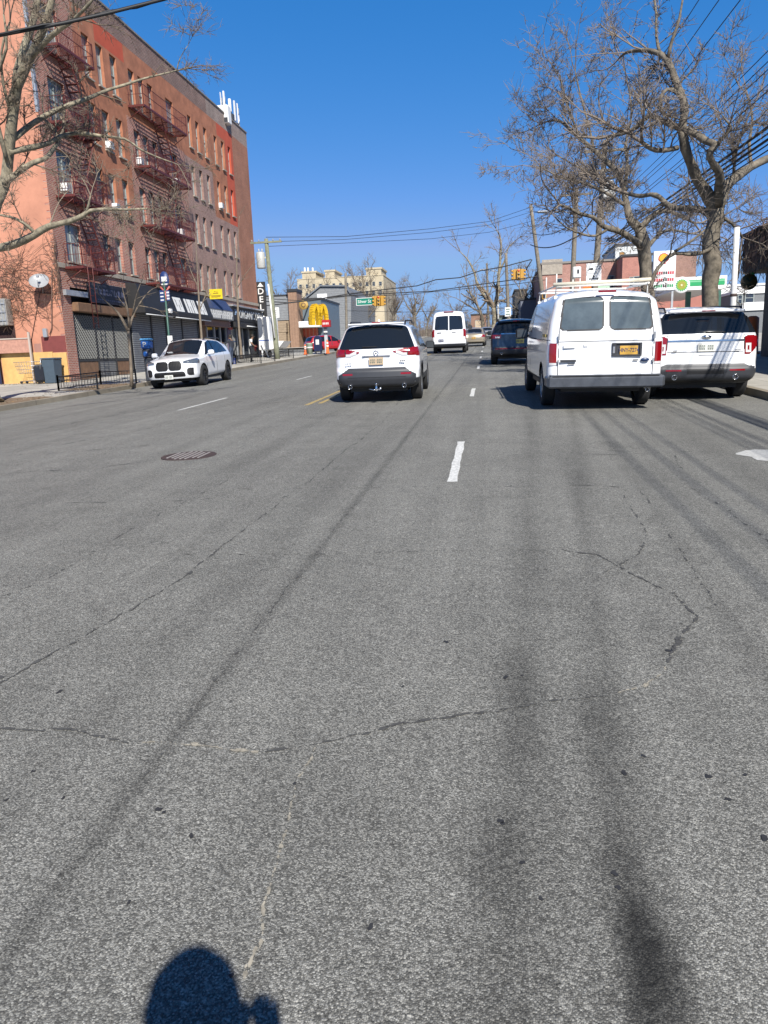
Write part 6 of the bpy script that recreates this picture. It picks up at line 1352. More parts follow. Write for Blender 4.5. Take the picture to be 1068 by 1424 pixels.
MB().lathe([(.001,-.165),(.10,-.163),(.11,-.15)],(g.x-.02,Y,z0+1.1),'y',16).build('round_label',mat('meter blue',(.02,.12,.42)),t)
def guard(label,x0,x1,y0,y1,h=.5,gaps=()):
    z0=gz((x0+x1)/2,(y0+y1)/2)+.142; t=thing('tree_guard',label,'low fence',((x0+x1)/2,(y0+y1)/2,z0),group='low black iron guards round the tree pits')
    for k,(p,q) in enumerate((((x0,y0),(x1,y0)),((x0,y0),(x0,y1)),((x0,y1),(x1,y1)))):
        b=MB(); p=Vector((*p,gz(*p)+.142)); q=Vector((*q,gz(*q)+.142)); U=Vector((0,0,1))
        b.tube([p+U*h,q+U*h],.018,4); b.tube([p+U*(h-.14),q+U*(h-.14)],.012,4); b.tube([p+U*.08,q+U*.08],.012,4)
        n=max(2,int((q-p).length/.11))
        for i in range(n+1): c=p.lerp(q,i/n); b.tube([c+U*.08,c+U*(h)],.008,4)
        for c in (p,q): b.box((c.x-.025,c.y-.025,c.z),(c.x+.025,c.y+.025,c.z+h+.06))
        b.build('railing',black,t)
guard('low black iron guard round the soil pit in front of the lattice grilles',-15.45,-13.95,25.1,28.1)
guard('low black iron guard at the second tree, left of the wide gap before the deli',-15.6,-14.0,44.8,47.8)
guard('low black iron guard in front of the food cart',-15.4,-14.0,52.5,56.5)
# food cart
Y=56.5; a=onY(357,441,Y); b_=onY(376,489,Y); g0=gz(a.x,Y)+.142; t=thing('food_cart','white food cart with a blue stripe parked on the pavement beyond the deli','food cart',((a.x+b_.x)/2,Y,g0))
MB().bbox((a.x,Y,g0+.55),(b_.x,Y+2.6,a.z),.06).build('body',white,t); z=g0+1.25; MB().box((a.x+.06,Y-.012,z),(b_.x-.03,Y-.002,z+.07)).build('stripe',mat('blue stripe',(.08,.16,.5),.5),t)
MB().box(((a.x+b_.x)/2-.015,Y-.012,g0+.7),((a.x+b_.x)/2+.015,Y-.003,a.z-.1)).build('door_gap',gap,t)
c=onY(394,467,Y); MB().prism([(b_.x+.01,g0+1.2),(c.x,g0+1.2),(c.x-.4,g0+.75),(b_.x+.01,g0+.6)],lambda u,v,d:(u,d,v),Y+.1,Y+2.3).build('counter',white,t)
for x in (a.x+.35,b_.x-.2): MB().lathe([(.001,-.1),(.22,-.1),(.27,-.07),(.27,.07),(.22,.1),(.001,.1)],(x,Y+.5,g0+.27),'x',20).build('wheel',rubber,t)
MB().tube([(a.x+.3,Y-.3,g0+1.2),(b_.x-.05,Y-.4,g0+.02)],.05,6).tube([(a.x+.25,Y+.02,g0+.6),(a.x+.25,Y+.02,g0)],.04,6).build('prop',white,t)
a=onY(376,428,60); b_=onY(388.5,442,60); t=thing('notice_board','white board sign on posts above the food cart','sign',(a.x,60,b_.z)); MB().bbox((a.x,60,b_.z),(b_.x,60.1,a.z),.02).build('board',white,t); MB().tube([(a.x+.3,60.08,gz(a.x,60)+.1),(a.x+.3,60.08,b_.z+.1)],.04).build('post',steel,t)
q=MB(); 
for k in range(4): q.box((a.x+.1,59.99,b_.z+.12+k*.15),(b_.x-.12,59.998,b_.z+.17+k*.15))
q.build('lettering',mat('pale grey lettering',(.45,.45,.47),.6),t)
g=onY(322,500,45.5); t=thing('milk_crate','blue plastic crate standing by the deli front','crate',(g.x,45.5,gz(g.x,45.5)+.142)); z0=gz(g.x,45.5)+.142
q=MB()
for k in range(4): q.box((g.x-.18,45.3,z0+k*.09+.01),(g.x+.18,45.33,z0+k*.09+.06)).box((g.x-.18,45.66,z0+k*.09+.01),(g.x+.18,45.69,z0+k*.09+.06)).box((g.x-.18,45.331,z0+k*.09+.01),(g.x-.15,45.659,z0+k*.09+.06)).box((g.x+.15,45.331,z0+k*.09+.01),(g.x+.18,45.659,z0+k*.09+.06))
for sx in (-.19,.16):
    for sy in (45.29,45.67): q.box((g.x+sx,sy,z0),(g.x+sx+.035,sy+.035,z0+.36))
q.box((g.x-.15,45.33,z0+.01),(g.x+.15,45.66,z0+.03)); q.build('crate',mat('crate blue',(.04,.09,.42),.5),t)

# ================================================================== PEOPLE
skinm=mat('skin',(.30,.17,.11),.6)
def person(label,loc,rz,J,cols,cat='person',hairc=(.02,.015,.01)):
    """J: joint overrides; the body is one skinned surface, coloured by region"""
    base=dict(pel=(0,0,.95),wst=(0,0,1.1),chs=(0,.0,1.32),nk=(0,.0,1.47),hd0=(0,.02,1.55),hd1=(0,.03,1.64),hd2=(0,.02,1.72),
      shL=(-.18,0,1.42),elL=(-.24,-.02,1.14),wrL=(-.24,.08,.90),haL=(-.24,.11,.82),shR=(.18,0,1.42),elR=(.24,-.02,1.14),wrR=(.24,.08,.90),haR=(.24,.11,.82),
      hpL=(-.10,0,.92),knL=(-.11,.02,.50),anL=(-.11,-.02,.09),toL=(-.12,.14,.04),hpR=(.10,0,.92),knR=(.11,.02,.50),anR=(.11,-.02,.09),toR=(.12,.14,.04))
    base.update(J); names=list(base); rad=dict(pel=.14,wst=.125,chs=.15,nk=.058,hd0=.075,hd1=.098,hd2=.08,shL=.075,elL=.048,wrL=.032,haL=.035,shR=.075,elR=.048,wrR=.032,haR=.035,hpL=.10,knL=.065,anL=.045,toL=.038,hpR=.10,knR=.065,anR=.045,toR=.038)
    E_=[('pel','wst'),('wst','chs'),('chs','nk'),('nk','hd0'),('hd0','hd1'),('hd1','hd2'),('chs','shL'),('shL','elL'),('elL','wrL'),('wrL','haL'),('chs','shR'),('shR','elR'),('elR','wrR'),('wrR','haR'),('pel','hpL'),('hpL','knL'),('knL','anL'),('anL','toL'),('pel','hpR'),('hpR','knR'),('knR','anR'),('anR','toR')]
    if 'thick' in cols:
        for n_ in ('elL','wrL','elR','wrR'): rad[n_]*=cols['thick']
        for n_ in ('haL','haR'): rad[n_]*=2.0
    V=[base[n] for n in names]; EE=[(names.index(a),names.index(b)) for a,b in E_]; RR=[rad[n] for n in names]; tagv=list(names)
    for s,w_,h in (('L',base['wrL'],base['haL']),('R',base['wrR'],base['haR'])):   # fingers and thumb
        w_=Vector(w_);h=Vector(h); d=(h-w_).normalized(); sd_=Vector((0,1,0)) if abs(d.y)<.7 else Vector((1,0,0))
        for k in range(4):
            o=len(V); off=sd_*(-.024+.016*k); ln=.075-.01*abs(k-1.5); V+= [tuple(h+off+d*.02),tuple(h+off+d*(.02+ln*.6)),tuple(h+off+d*(.02+ln)+Vector((0,.01,0)))]; RR+=[.010,.009,.007]; tagv+=['f']*3; EE+=[(names.index('ha'+s),o),(o,o+1),(o+1,o+2)]
        o=len(V); V+=[tuple(h-d*.02+sd_*.035),tuple(h+d*.02+sd_*.05)]; RR+=[.011,.008]; tagv+=['f']*2; EE+=[(names.index('ha'+s),o),(o,o+1)]
    me=bpy.data.meshes.new('p'); me.from_pydata(V,EE,[]); o=bpy.data.objects.new('p',me); COL.objects.link(o)
    md_=o.modifiers.new('s','SKIN'); md_.use_smooth_shade=True
    for i,sv in enumerate(me.skin_vertices[0].data): sv.radius=(RR[i],RR[i]*(.8 if tagv[i] in('pel','wst','chs') else 1)); sv.use_root=(i==0)
    sb=o.modifiers.new('b','SUBSURF'); sb.levels=2; sb.render_levels=2
    dg=bpy.context.evaluated_depsgraph_get(); dg.update(); m2=bpy.data.meshes.new_from_object(o.evaluated_get(dg)); bpy.data.objects.remove(o)
    m2.name='body'; m2.materials.clear()
    for c in (cols['top'],cols['bottom'],cols.get('skin',skinm),cols['shoe']): m2.materials.append(c)
    hipz=Vector(base['pel']).z
    segs=[(np.array(base[a]),np.array(base[b]),(a,b)) for a,b in E_]
    for p in m2.polygons:
        c=np.array(p.center); best=None;bd=9
        for a,b,n in segs:
            t_=np.clip((c-a)@(b-a)/((b-a)@(b-a)+1e-9),0,1); dd=np.linalg.norm(c-a-t_*(b-a))
            if dd<bd: bd=dd;best=(n,t_)
        n,t_=best; a,b=n
        if b in('hd0','hd1','hd2') or (b=='nk' and t_>.75) or b in('haL','haR') or (b in('wrL','wrR') and t_>cols.get('sleeve',.9)) or (b in('elL','elR') and cols.get('sleeve',.9)<.05 and t_>.6): k=2
        elif b in('toL','toR') or (b in('anL','anR') and t_>.93): k=3
        elif b in('hpL','hpR','knL','knR','anL','anR'): k=1
        else: k=0
        p.material_index=k; p.use_smooth=True
    r=thing('person',label,cat,loc,(0,0,rz)); q=bpy.data.objects.new('body',m2); COL.objects.link(q); q.parent=r
    h=Vector(base['hd1']); b=MB(); b.lathe([(.001,.125),(.06,.11),(.098,.06),(.112,.0),(.10,-.06),(.08,-.085)],(h.x,h.y-.018,h.z+.035),'z',18)
    b.build('hair',mat('hair %s'%str(hairc),hairc,.7),r,local=True)
    f=MB(); f.prism([(-.012,-.02),(.012,-.02),(.004,.025),(-.004,.025)],lambda u,v,d:(h.x+u,h.y+.088+d,h.z-.01+v),0,.018); f.build('nose',cols.get('skin',skinm),r,local=True)
    f=MB(); 
    for s in (-1,1): f.lathe([(.001,.008),(.009,.004),(.011,0)],(h.x+s*.032,h.y+.088,h.z+.02),'y',8)
    f.box((h.x-.022,h.y+.086,h.z-.045),(h.x+.022,h.y+.094,h.z-.038)); f.build('face_features',mat('dark features',(.06,.02,.015),.5),r,local=True)
    for s in (-1,1): MB().bbox((h.x+s*.098-.008,h.y-.015,h.z-.02),(h.x+s*.098+.008,h.y+.015,h.z+.03),.006).build('ear',cols.get('skin',skinm),r,local=True)
    return r
jeans=mat('blue jeans',(.05,.07,.12),.9,var=.2,vs=9); darkp=mat('dark trousers',(.015,.017,.025),.9); shoe=mat('dark shoes',(.02,.02,.02),.7)
g=onY(350,500,48.5); person('person in a white shirt and dark trousers standing outside the deli',(g.x,48.5,gz(g.x,48.5)+.142),R(-60),dict(elR=(.27,.02,1.15),wrR=(.20,.22,1.0),haR=(.18,.30,.98),chs=(0,.05,1.31),nk=(0,.10,1.45),hd0=(0,.14,1.53),hd1=(0,.16,1.62),hd2=(0,.15,1.70)),dict(top=mat('white shirt',(.72,.72,.70),.8),bottom=darkp,shoe=shoe,sleeve=.0))
g=onY(329,503,45.2); person('person in dark jacket and jeans reaching out an arm beside the blue crate',(g.x,44.4,gz(g.x,44.4)+.142),R(70),dict(elL=(-.26,.16,1.28),wrL=(-.22,.40,1.30),haL=(-.21,.48,1.30),knR=(.12,.10,.5),anR=(.11,.06,.09),toR=(.11,.22,.04)),dict(top=mat('dark jacket',(.03,.035,.05),.8,var=.2),bottom=jeans,shoe=shoe))
person('person in a dark jacket taking the photograph, whose shadow falls on the road',(.012,-.33,gz(0,-.33)),0,dict(elL=(-.22,.08,1.15),wrL=(-.06,.22,1.25),haL=(-.045,.29,1.292),elR=(.22,.08,1.12),wrR=(.09,.23,1.25),haR=(.05,.31,1.30),hd1=(0,.02,1.63),hd2=(0,.0,1.72)),dict(thick=1.5,top=mat('dark jacket',(.03,.035,.05)),bottom=jeans,shoe=shoe))

# things by the kerb far left: mail box, cones, sign post
Y=61; g=onY(443,493,Y); z0=gz(g.x,Y)+.142; t=thing('mail_box','dark blue arched mail box with a white label in front of the red hatchback','mail box',(g.x,Y,z0)); nv=mat('mail box blue',(.012,.02,.07),.4)
pr=[(-.30,.25),(.30,.25)]+[(.30*math.cos(a),1.15+.30*math.sin(a)) for a in np.linspace(0,math.pi,10)]
MB().prism(pr,lambda u,v,d:(g.x+u,d,z0+v),Y-.25,Y+.25).build('body',nv,t); q=MB()
for sx in (-.26,.2):
    for sy in (-.22,.16): q.box((g.x+sx,Y+sy,z0),(g.x+sx+.06,Y+sy+.06,z0+.25))
q.build('legs',nv,t); MB().box((g.x-.13,Y-.258,z0+.75),(g.x+.15,Y-.251,z0+1.15)).build('label',wl,t)
def cone(label,px,py,Y,h=1.0,col=None):
    g=onY(px,py,Y); z0=gz(g.x,Y)+.142; t=thing('traffic_cone',label,'traffic cone',(g.x,Y,z0),group='orange channeliser cones'); q=MB().lathe([(.001,0),(.2,0),(.2,.05),(.13,.06),(.10,h*.5),(.06,h),(.001,h+.02)],(g.x,Y,z0),'z',16); q.build('cone',mat('cone orange',(.75,.14,.02),.6),t)
    for k in (.5,.72): MB().lathe([(.108-.045*(k-.5)*2,h*k),(.098-.045*(k-.5)*2,h*(k+.12))],(g.x,Y,z0),'z',16).build('reflective_band',wl,t)
cone('tall orange cone at the foot of the grey sign post',456,493,61.0,1.1); cone('orange cone left of the pale bin near the mail box',425,492,60.5,.8)
g=onY(431,492,61); z0=gz(g.x,61)+.142; t=thing('litter_bin','pale green litter bin between the orange cone and the mail box','litter bin',(g.x,61,z0)); MB().lathe([(.001,0),(.22,0),(.28,.85),(.30,.87),(.27,.9),(.001,.88)],(g.x,61,z0),'z',18).build('body',mat('pale green bin',(.42,.52,.42),.5,var=.1),t); MB().lathe([(.285,.5),(.29,.6)],(g.x,61,z0),'z',18).build('band',wl,t)

# ================================================================== FAR LEFT BUILDINGS
def bbuild(name,label,px0,px1,pytop,Y,depth,wallm,roofm=None,windows=(),winm=None,extra=0,cat='building',base=None):
    a=onY(px0,pytop,Y); b_=onY(px1,pytop,Y); ym=pytop; zt=onY((px0+px1)/2,pytop,Y).z; g0=gz(a.x,Y)-.3
    t=thing(name,label,cat,((a.x+b_.x)/2,Y,gz(a.x,Y)))
    zb=g0 if base is None else base
    MB().quad((a.x,Y,zb),(b_.x,Y,zb),(b_.x,Y,zt),(a.x,Y,zt)).quad((b_.x,Y,zb),(b_.x,Y+depth,zb),(b_.x,Y+depth,zt),(b_.x,Y,zt)).quad((b_.x,Y+depth,zb),(a.x,Y+depth,zb),(a.x,Y+depth,zt),(b_.x,Y+depth,zt)).quad((a.x,Y+depth,zb),(a.x,Y,zb),(a.x,Y,zt),(a.x,Y+depth,zt)).build('wall',wallm,t)
    MB().box((a.x-.12,Y-.12,zt),(b_.x+.12,Y+depth+.1,zt+.22)).build('roof',roofm or stone,t)
    for (x0,y0,x1,y1) in windows:
        p=onY(x0,y0,Y); q=onY(x1,y1,Y); f=MB(); e=.06
        f.box((p.x-e,Y-.05,q.z-e),(q.x+e,Y-.002,q.z)).box((p.x-e,Y-.05,p.z),(q.x+e,Y-.002,p.z+e)).box((p.x-e,Y-.05,q.z),(p.x,Y-.002,p.z)).box((q.x,Y-.05,q.z),(q.x+e,Y-.002,p.z)).box((p.x,Y-.03,(p.z+q.z)/2),(q.x,Y-.002,(p.z+q.z)/2+.05)); o=f.build('window',fr_m,t)
        MB().box((p.x,Y-.02,q.z),(q.x,Y-.003,p.z)).build('pane',winm or mat('far window',(.04,.05,.07),.1,spec=.8),o)
    return t,a,b_,zt
cream=mat('cream brick',(.55,.47,.33),.9,var=.1,vs=.3); siding_g=stripes('grey siding','Z',.35,(.25,.26,.27),(.17,.18,.19),.85,.7,.8); siding_b=stripes('brown siding','Z',.3,(.36,.27,.18),(.24,.17,.11),.85,.8,.8); brownbk=brick('far brown brick','xz',(.30,.16,.10),(.24,.12,.08),(.28,.2,.16))
def wins(x0,x1,n,y0,y1,w): return [(x0+(x1-x0)*i/(n-1)-w/2,y0-(i*(x1-x0)/(n-1))*.037,x0+(x1-x0)*i/(n-1)+w/2,y1-(i*(x1-x0)/(n-1))*.037) for i in range(n)]
t,a,b_,zt=bbuild('apartment_block','cream six storey apartment block with antennas far up the street',413,533,386,230,30,cream,cream,wins(418,529,13,396,401,3.6)+wins(418,529,13,408,414,3.6)+wins(418,529,13,421,427,3.6))
for px0,px1,py in ((420,439,380),(452,465,378),(509,530,375)):
    p=onY(px0,py,231); q=onY(px1,py,231); MB().box((p.x,231,zt+.23),(q.x,242,p.z)).box((p.x-.3,230.8,p.z),(q.x+.3,242.2,p.z+.5)).build('roof_tower',cream,t)
for i,px in enumerate((423.5,428,434.5)):
    p=onY(px,372,232); s=thing('antenna','antenna panel on the left tower of the cream block, number %s from the left'%['first','second','third'][i],'antenna',(p.x,232,zt+3),group='antennas on the cream block'); z1=onY(px,380,232).z; MB().bbox((p.x-.25,232,z1),(p.x+.25,232.4,p.z),.08).build('panel',white,s); MB().tube([(p.x,232.5,z1-.6),(p.x,232.5,p.z)],.06).build('mast',steel,s)
# big grey sided hall with sloping roof
Y=118; t=thing('hall','large pale grey sided building with a sloping roof behind the yellow arches sign','building',(onY(460,470,Y).x,Y,gz(-20,Y)))
pts=[onY(*p,Y) for p in ((420,478),(420,420),(446,399),(480,399),(488,410),(488,478))]; g0=gz(-20,Y)-.5
poly=[(p.x,max(p.z,g0) if i not in(0,5) else g0) for i,p in enumerate(pts)]
MB().prism(poly[::-1],lambda u,v,d:(u,d,v),Y,Y+25).build('wall',siding_g,t)
q=MB()
for i in (1,2,3): u0,v0=poly[i]; u1,v1=poly[i+1]; q.add([(u0,Y-.3,v0+.05),(u1,Y-.3,v1+.05),(u1,Y+25.2,v1+.05),(u0,Y+25.2,v0+.05),(u0,Y-.3,v0+.25),(u1,Y-.3,v1+.25),(u1,Y+25.2,v1+.25),(u0,Y+25.2,v0+.25)],[(0,1,2,3),(7,6,5,4),(0,4,5,1),(1,5,6,2),(2,6,7,3),(3,7,4,0)])
q.build('roof',mat('slate roof',(.17,.19,.22),.8,var=.15),t)
p=onY(441,409,Y); q2=onY(455,417,Y); MB().box((p.x,Y-.08,q2.z),(q2.x,Y-.003,p.z)).build('white_panel',white,t)
# brown sided shop house
t,a,b_,zt=bbuild('shop_house','brown and grey sided shop house with a brick chimney wall beyond the food cart',352,401,413,97,9,siding_b,vent)
MB().box((a.x,96.9,zt-3.0),(b_.x-.0,96.97,zt)).build('grey_siding',siding_g,t)
c0=onY(401,413,96.5); c1=onY(413,413,96.5); MB().box((c0.x,96.3,gz(-20,96)-.2),(c1.x,99,c0.z+.6)).build('chimney_wall',stripes('brown boards','X',.35,(.33,.20,.13),(.24,.14,.09),.9),t); MB().box((c0.x-.1,96.2,c0.z+.61),(c1.x+.1,99.1,c0.z+.95)).build('chimney_cap',vent,t)
for k,(x0,y0,x1,y1) in enumerate(((384,450,400,462),(388,463,400,475))): p=onY(x0,y0,96.6); q2=onY(x1,y1,96.6); MB().box((p.x,96.0,q2.z),(q2.x,96.9,p.z)).build('step_canopy',siding_b,t)
# restaurant
t,a,b_,zt=bbuild('restaurant','red fronted fast food restaurant with a white ledge behind the red hatchback',413,446,417,99,12,mat('blue grey cladding',(.13,.17,.20),.4,var=.1),vent)
p=onY(412,448,98); q2=onY(448,455,98); MB().bbox((p.x,96.6,q2.z),(q2.x,98.9,p.z),.05).build('ledge',white,t)
p=onY(413,457,98.8); q2=onY(443,476,98.8); MB().box((p.x,98.7,q2.z),(q2.x,98.95,p.z)).build('shop_front',stripes('red boards','X',.5,(.55,.10,.055),(.50,.26,.18),.8),t)
for x in (424,434): p=onY(x-2,469,98.6); q2=onY(x+2.5,478,98.6); MB().box((p.x,98.6,q2.z),(q2.x,98.69,p.z)).build('window',mat('far window',(.04,.05,.07)),t)
c=onY(422,424,96.4); s=thing('round_sign','round brown and yellow sign on the restaurant wall','sign',c); MB().lathe([(.001,-.05),(.56,-.05),(.6,0),(.6,.1)],c,'y',28).build('disc',mat('ochre disc',(.48,.30,.07),.6,var=.3,vs=3),s); MB().lathe([(.2,-.07),(.3,-.07),(.3,-.05)],c,'y',24).build('ring',wood,s); MB().box((c.x-.08,c.y+.1,c.z-.05),(c.x+.08,99,c.z+.05)).build('bracket',vent,s)
# yellow arches sign on a grey post
Y=61; g=onY(450.5,493,Y); s=thing('arches_sign','pole sign with big yellow arches and a red box below, before the red hatchback','sign',(g.x,Y,gz(g.x,Y)+.142)); tp=onY(451.5,440,Y)
MB().bbox((tp.x-.13,Y+.0,gz(g.x,Y)+.1),(tp.x+.13,Y+.26,tp.z+.1),.02).build('post',mat('pale post',(.5,.52,.55),.5),s)
ya=mat('bright yellow plastic',(.75,.46,.01),.45)
p0=onY(434,453,Y); p1=onY(457.5,453,Y); pt=onY(440,426,Y); zb=p0.z; ht=pt.z-zb; mid=(p0.x+p1.x)/2; hw=(p1.x-p0.x)/2
ph=R(52); cu_,su_=math.cos(ph),math.sin(ph); hw/=cu_*1.55; nrm_=Vector((su_,-cu_,0))
for sx in (-1,1):
    P=[]
    for k in range(15):
        a_=math.pi*k/14; u=sx*hw*.5+hw*.46*math.cos(a_); P.append((u,zb+ht*(math.sin(a_)**.55)))
    q=MB()
    def W3(u,v,dp): return Vector((mid+u*cu_,Y-.45+u*su_,v))+nrm_*dp
    for k in range(14):
        A=Vector(P[k]);B2=Vector(P[k+1]); d=(B2-A).normalized(); n=Vector((d.y,-d.x))*.16
        cs=[A-n,B2-n,B2+n,A+n]; q.add([W3(c_.x,c_.y,.2) for c_ in cs]+[W3(c_.x,c_.y,-.2) for c_ in cs],[(0,1,2,3),(7,6,5,4),(0,4,5,1),(3,2,6,7),(1,5,6,2),(0,3,7,4)])
    q.build('arch',ya,s)
p=onY(449,445.5,Y); q2=onY(457.5,455,Y); MB().bbox((p.x,Y-.55,q2.z),(q2.x+.2,Y-.02,p.z),.03).build('red_box',mat('sign red',(.45,.02,.025),.45),s); q=MB()
for k in range(4): q.box((p.x+.1+k*.13,Y-.56,(p.z+q2.z)/2-.08),(p.x+.18+k*.13,Y-.551,(p.z+q2.z)/2+.08))
q.build('lettering',wl,s)
p=onY(450.5,458,Y); q2=onY(456,462.5,Y); MB().bbox((p.x,Y-.2,q2.z),(q2.x,Y-.02,p.z),.01).build('small_panel',wl,s)
p=onY(428,441,Y); q2=onY(436,452,Y); MB().bbox((p.x+.1,Y-.4,q2.z),(q2.x+.1,Y+.2,p.z),.05).build('yellow_box',ya,s)

# ================================================================== RIGHT SIDE
# black corner shop with dead vines and a round hanging sign
XB=9.6; t=thing('corner_shop','black fronted shop at the right edge with a deep fascia','building',(XB,29,gz(XB,29)+.142)); z0=gz(XB,20)
blkw=mat('black painted wall',(.022,.022,.025),.6,var=.2,vs=2); e=onY(1036,330,28.6); eb=onY(1040,381,28.6)
MB().box((XB,6,gz(XB,6)-.3),(26,29,e.z+.3)).build('wall',blkw,t); xf=onY(1037,330,28.6).x
MB().box((xf,7,eb.z),(XB-.002,28.7,e.z)).box((xf-.06,6.95,e.z),(XB-.002,28.76,e.z+.12)).build('fascia',blkw,t)
MB().box((XB-.06,24,gz(XB,24)+.2),(XB-.003,28,e.z-2.5)).build('shutter',stripes('black shutter','Z',.1,(.03,.03,.033),(.012,.012,.013)),t)
p=onX(1056,322,xf-.01); q=MB()
for k in range(5): q.box((xf-.02,25.6-k*.55,p.z-.35),(xf-.002,25.85-k*.55,p.z+.15)); q.box((xf-.019,25.85-k*.55,p.z-.05),(xf-.002,26.0-k*.55,p.z+.02))
q.build('lettering',mat('grey lettering',(.42,.45,.50),.5),t)
vn=Twigs(); rg=np.random.default_rng(77)
for i in range(420):
    y=rg.uniform(17,28.9); zt_=rg.uniform(eb.z+.5,e.z+.05) if rg.random()<.75 else e.z+.1; x=xf-rg.uniform(.02,.16); L_=rg.uniform(.4,1.5)
    P,_=wander(rg,(x,y,zt_),(rg.normal(0,.15),rg.normal(0,.2),-1),min(L_,zt_-eb.z+.1),6,.10,-.02); vn.tube(P,.014,.007)
for i in range(130):
    x=rg.uniform(xf,XB); P,_=wander(rg,(x,28.72+rg.uniform(.02,.1),rg.uniform(eb.z+.5,e.z)),(0,.1,-1),rg.uniform(.3,1.1),5,.1,-.02); vn.tube(P,.012,.006)
for i in range(40):
    P,_=wander(rg,(xf-.05,rg.uniform(18,28),e.z+.13),(-.1,rg.normal(0,1),.12),rg.uniform(.6,1.8),7,.25,-.02); vn.tube(P,.016,.006)
s=thing('dead_vines','dead hanging vines along the black shop fascia','vines',(xf,25,e.z)); vn.build('stems',mat('dead vine',(.30,.20,.16),.9,var=.35),s)
q=MB(); 
for i in range(26):
    y=rg.uniform(22,28.8); z=rg.uniform(eb.z+.3,eb.z+1.2); a_=rg.uniform(0,3); d=Vector((.02,math.cos(a_)*.12,math.sin(a_)*.12)); c=Vector((xf-.15,y,z)); q.add([c-d,c+Vector((-.03,d.z,-d.y))*.6,c+d,c-Vector((-.03,d.z,-d.y))*.6],[(0,1,2,3)])
q.build('dry_leaves',mat('dry leaf',(.33,.21,.15),.9),s)
c=onY(1041.5,392,28.2); s=thing('round_hanging_sign','dark olive round sign hanging below the black fascia','sign',c); MB().lathe([(.001,-.05),(.25,-.05),(.27,-.03),(.27,.03),(.25,.05),(.001,.05)],c,'y',32).build('disc',mat('olive disc',(.075,.065,.022),.5,var=.2,vs=6),s)
em=mat('dark green emblem',(.012,.04,.03),.5); MB().prism([(-.13,.10),(-.05,.13),(0,.02),(.05,.13),(.12,.12),(.05,-.03),(-.04,-.03)],lambda u,v,d:(c.x+u,d,c.z+v+.03),c.y-.058,c.y-.051).build('emblem',em,s)
q=MB()
for k in (0,1): q.box((c.x-.14+.03*k,c.y-.057,c.z-.10-k*.05),(c.x+.14-.03*k,c.y-.051,c.z-.085-k*.05))
q.build('lettering',em,s); MB().tube([(c.x,c.y,c.z+.27),(c.x,c.y,eb.z)],.012).tube([(c.x-.13,c.y,c.z-.25),(c.x-.13,c.y,c.z-.9)],.012).build('hanger',vent,s)
q=MB().lathe([(.001,.0),(.05,.02),(.13,.10),(.12,.16),(.001,.2)],onY(1049,376,28.0),'y',12); s=tag(q.build('green_lamp',mat('green plastic',(.03,.25,.09),.4),loc=onY(1049,376,28)),'small green and white spot fixture at the foot of the black fascia','lamp')
# white pole
a=onY(1018,450,20.5); b_=onY(1025,316,20.5); t=thing('white_pole','plain white painted pole beside the right tree','pole',(a.x,20.5,gz(a.x,20.5)+.142)); d=(b_-a)*((gz(a.x,20.5)+.1-a.z)/(b_.z-a.z)); foot=a+d; MB().tube([foot,foot.lerp(b_,.5),b_],[.075,.072,.07],12).build('post',poleW,t); MB().lathe([(.075,-.03),(.082,-.02),(.082,.03),(.075,.04)],foot.lerp(b_,.55),'z',12).build('band',rust,t); MB().lathe([(.07,0),(.075,.01),(.05,.04),(.001,.05)],b_,'z',12).build('cap',rust,t)
# kerbside sign: no parking
Y=64; a=onY(702,427.5,Y); b_=onY(710.5,440,Y); t=thing('parking_sign','white street sign on a post above the dark blue suv','sign',((a.x+b_.x)/2,Y,gz(4,Y))); MB().bbox((a.x,Y,b_.z),(b_.x,Y+.03,a.z),.01).build('panel',wl,t); cx=(a.x+b_.x)/2; MB().tube([(cx,Y+.05,gz(cx,Y)),(cx,Y+.05,a.z)],.035).build('post',rust,t); q=MB()
for k,w_ in enumerate((.7,.5,.6)): q.box((cx-w_*.25,Y-.008,b_.z+.15+k*.2),(cx+w_*.25,Y-.001,b_.z+.22+k*.2))
q.build('lettering',grn,t)
# white board sign with arrows
Y=43; a=onY(815.5,366.5,Y); b_=onY(836,391.5,Y); t=thing('direction_sign','white board sign with a black three way arrow on the transformer pole','sign',((a.x+b_.x)/2,Y,b_.z)); MB().bbox((a.x,Y,b_.z),(b_.x,Y+.05,a.z),.01).build('panel',white,t); w_=b_.x-a.x;h=a.z-b_.z; cx=(a.x+b_.x)/2; q=MB(); zc=b_.z+h*.17
q.box((cx-w_*.24,Y-.012,zc-.02),(cx+w_*.24,Y-.003,zc+.02)).box((cx-.02,Y-.013,zc+.021),(cx+.02,Y-.003,zc+.12))
for tri in ([(cx-w_*.33,zc),(cx-w_*.22,zc-.06),(cx-w_*.22,zc+.06)],[(cx+w_*.33,zc),(cx+w_*.22,zc+.06),(cx+w_*.22,zc-.06)],[(cx,zc+.2),(cx-.06,zc+.11),(cx+.06,zc+.11)]): q.prism(tri,lambda u,v,d:(u,d,v),Y-.014,Y-.003)
q.build('arrow',blk,t); q=MB(); q.prism([(cx-.33,b_.z+h*.62),(cx-.22,b_.z+h*.74),(cx-.05,b_.z+h*.76),(cx-.02,b_.z+h*.66),(cx-.12,b_.z+h*.63),(cx-.22,b_.z+h*.66)],lambda u,v,d:(u,d,v),Y-.012,Y-.003); q.build('emblem',blk,t); q=MB()
for k in range(2): q.box((cx+.05,Y-.008,b_.z+h*(.66+.14*k)),(cx+.36,Y-.002,b_.z+h*(.70+.14*k)))
q.box((cx-.3,Y-.008,b_.z+h*.45),(cx+.2,Y-.002,b_.z+h*.48)); q.build('lettering',mat('pale grey lettering',(.45,.45,.47)),t)
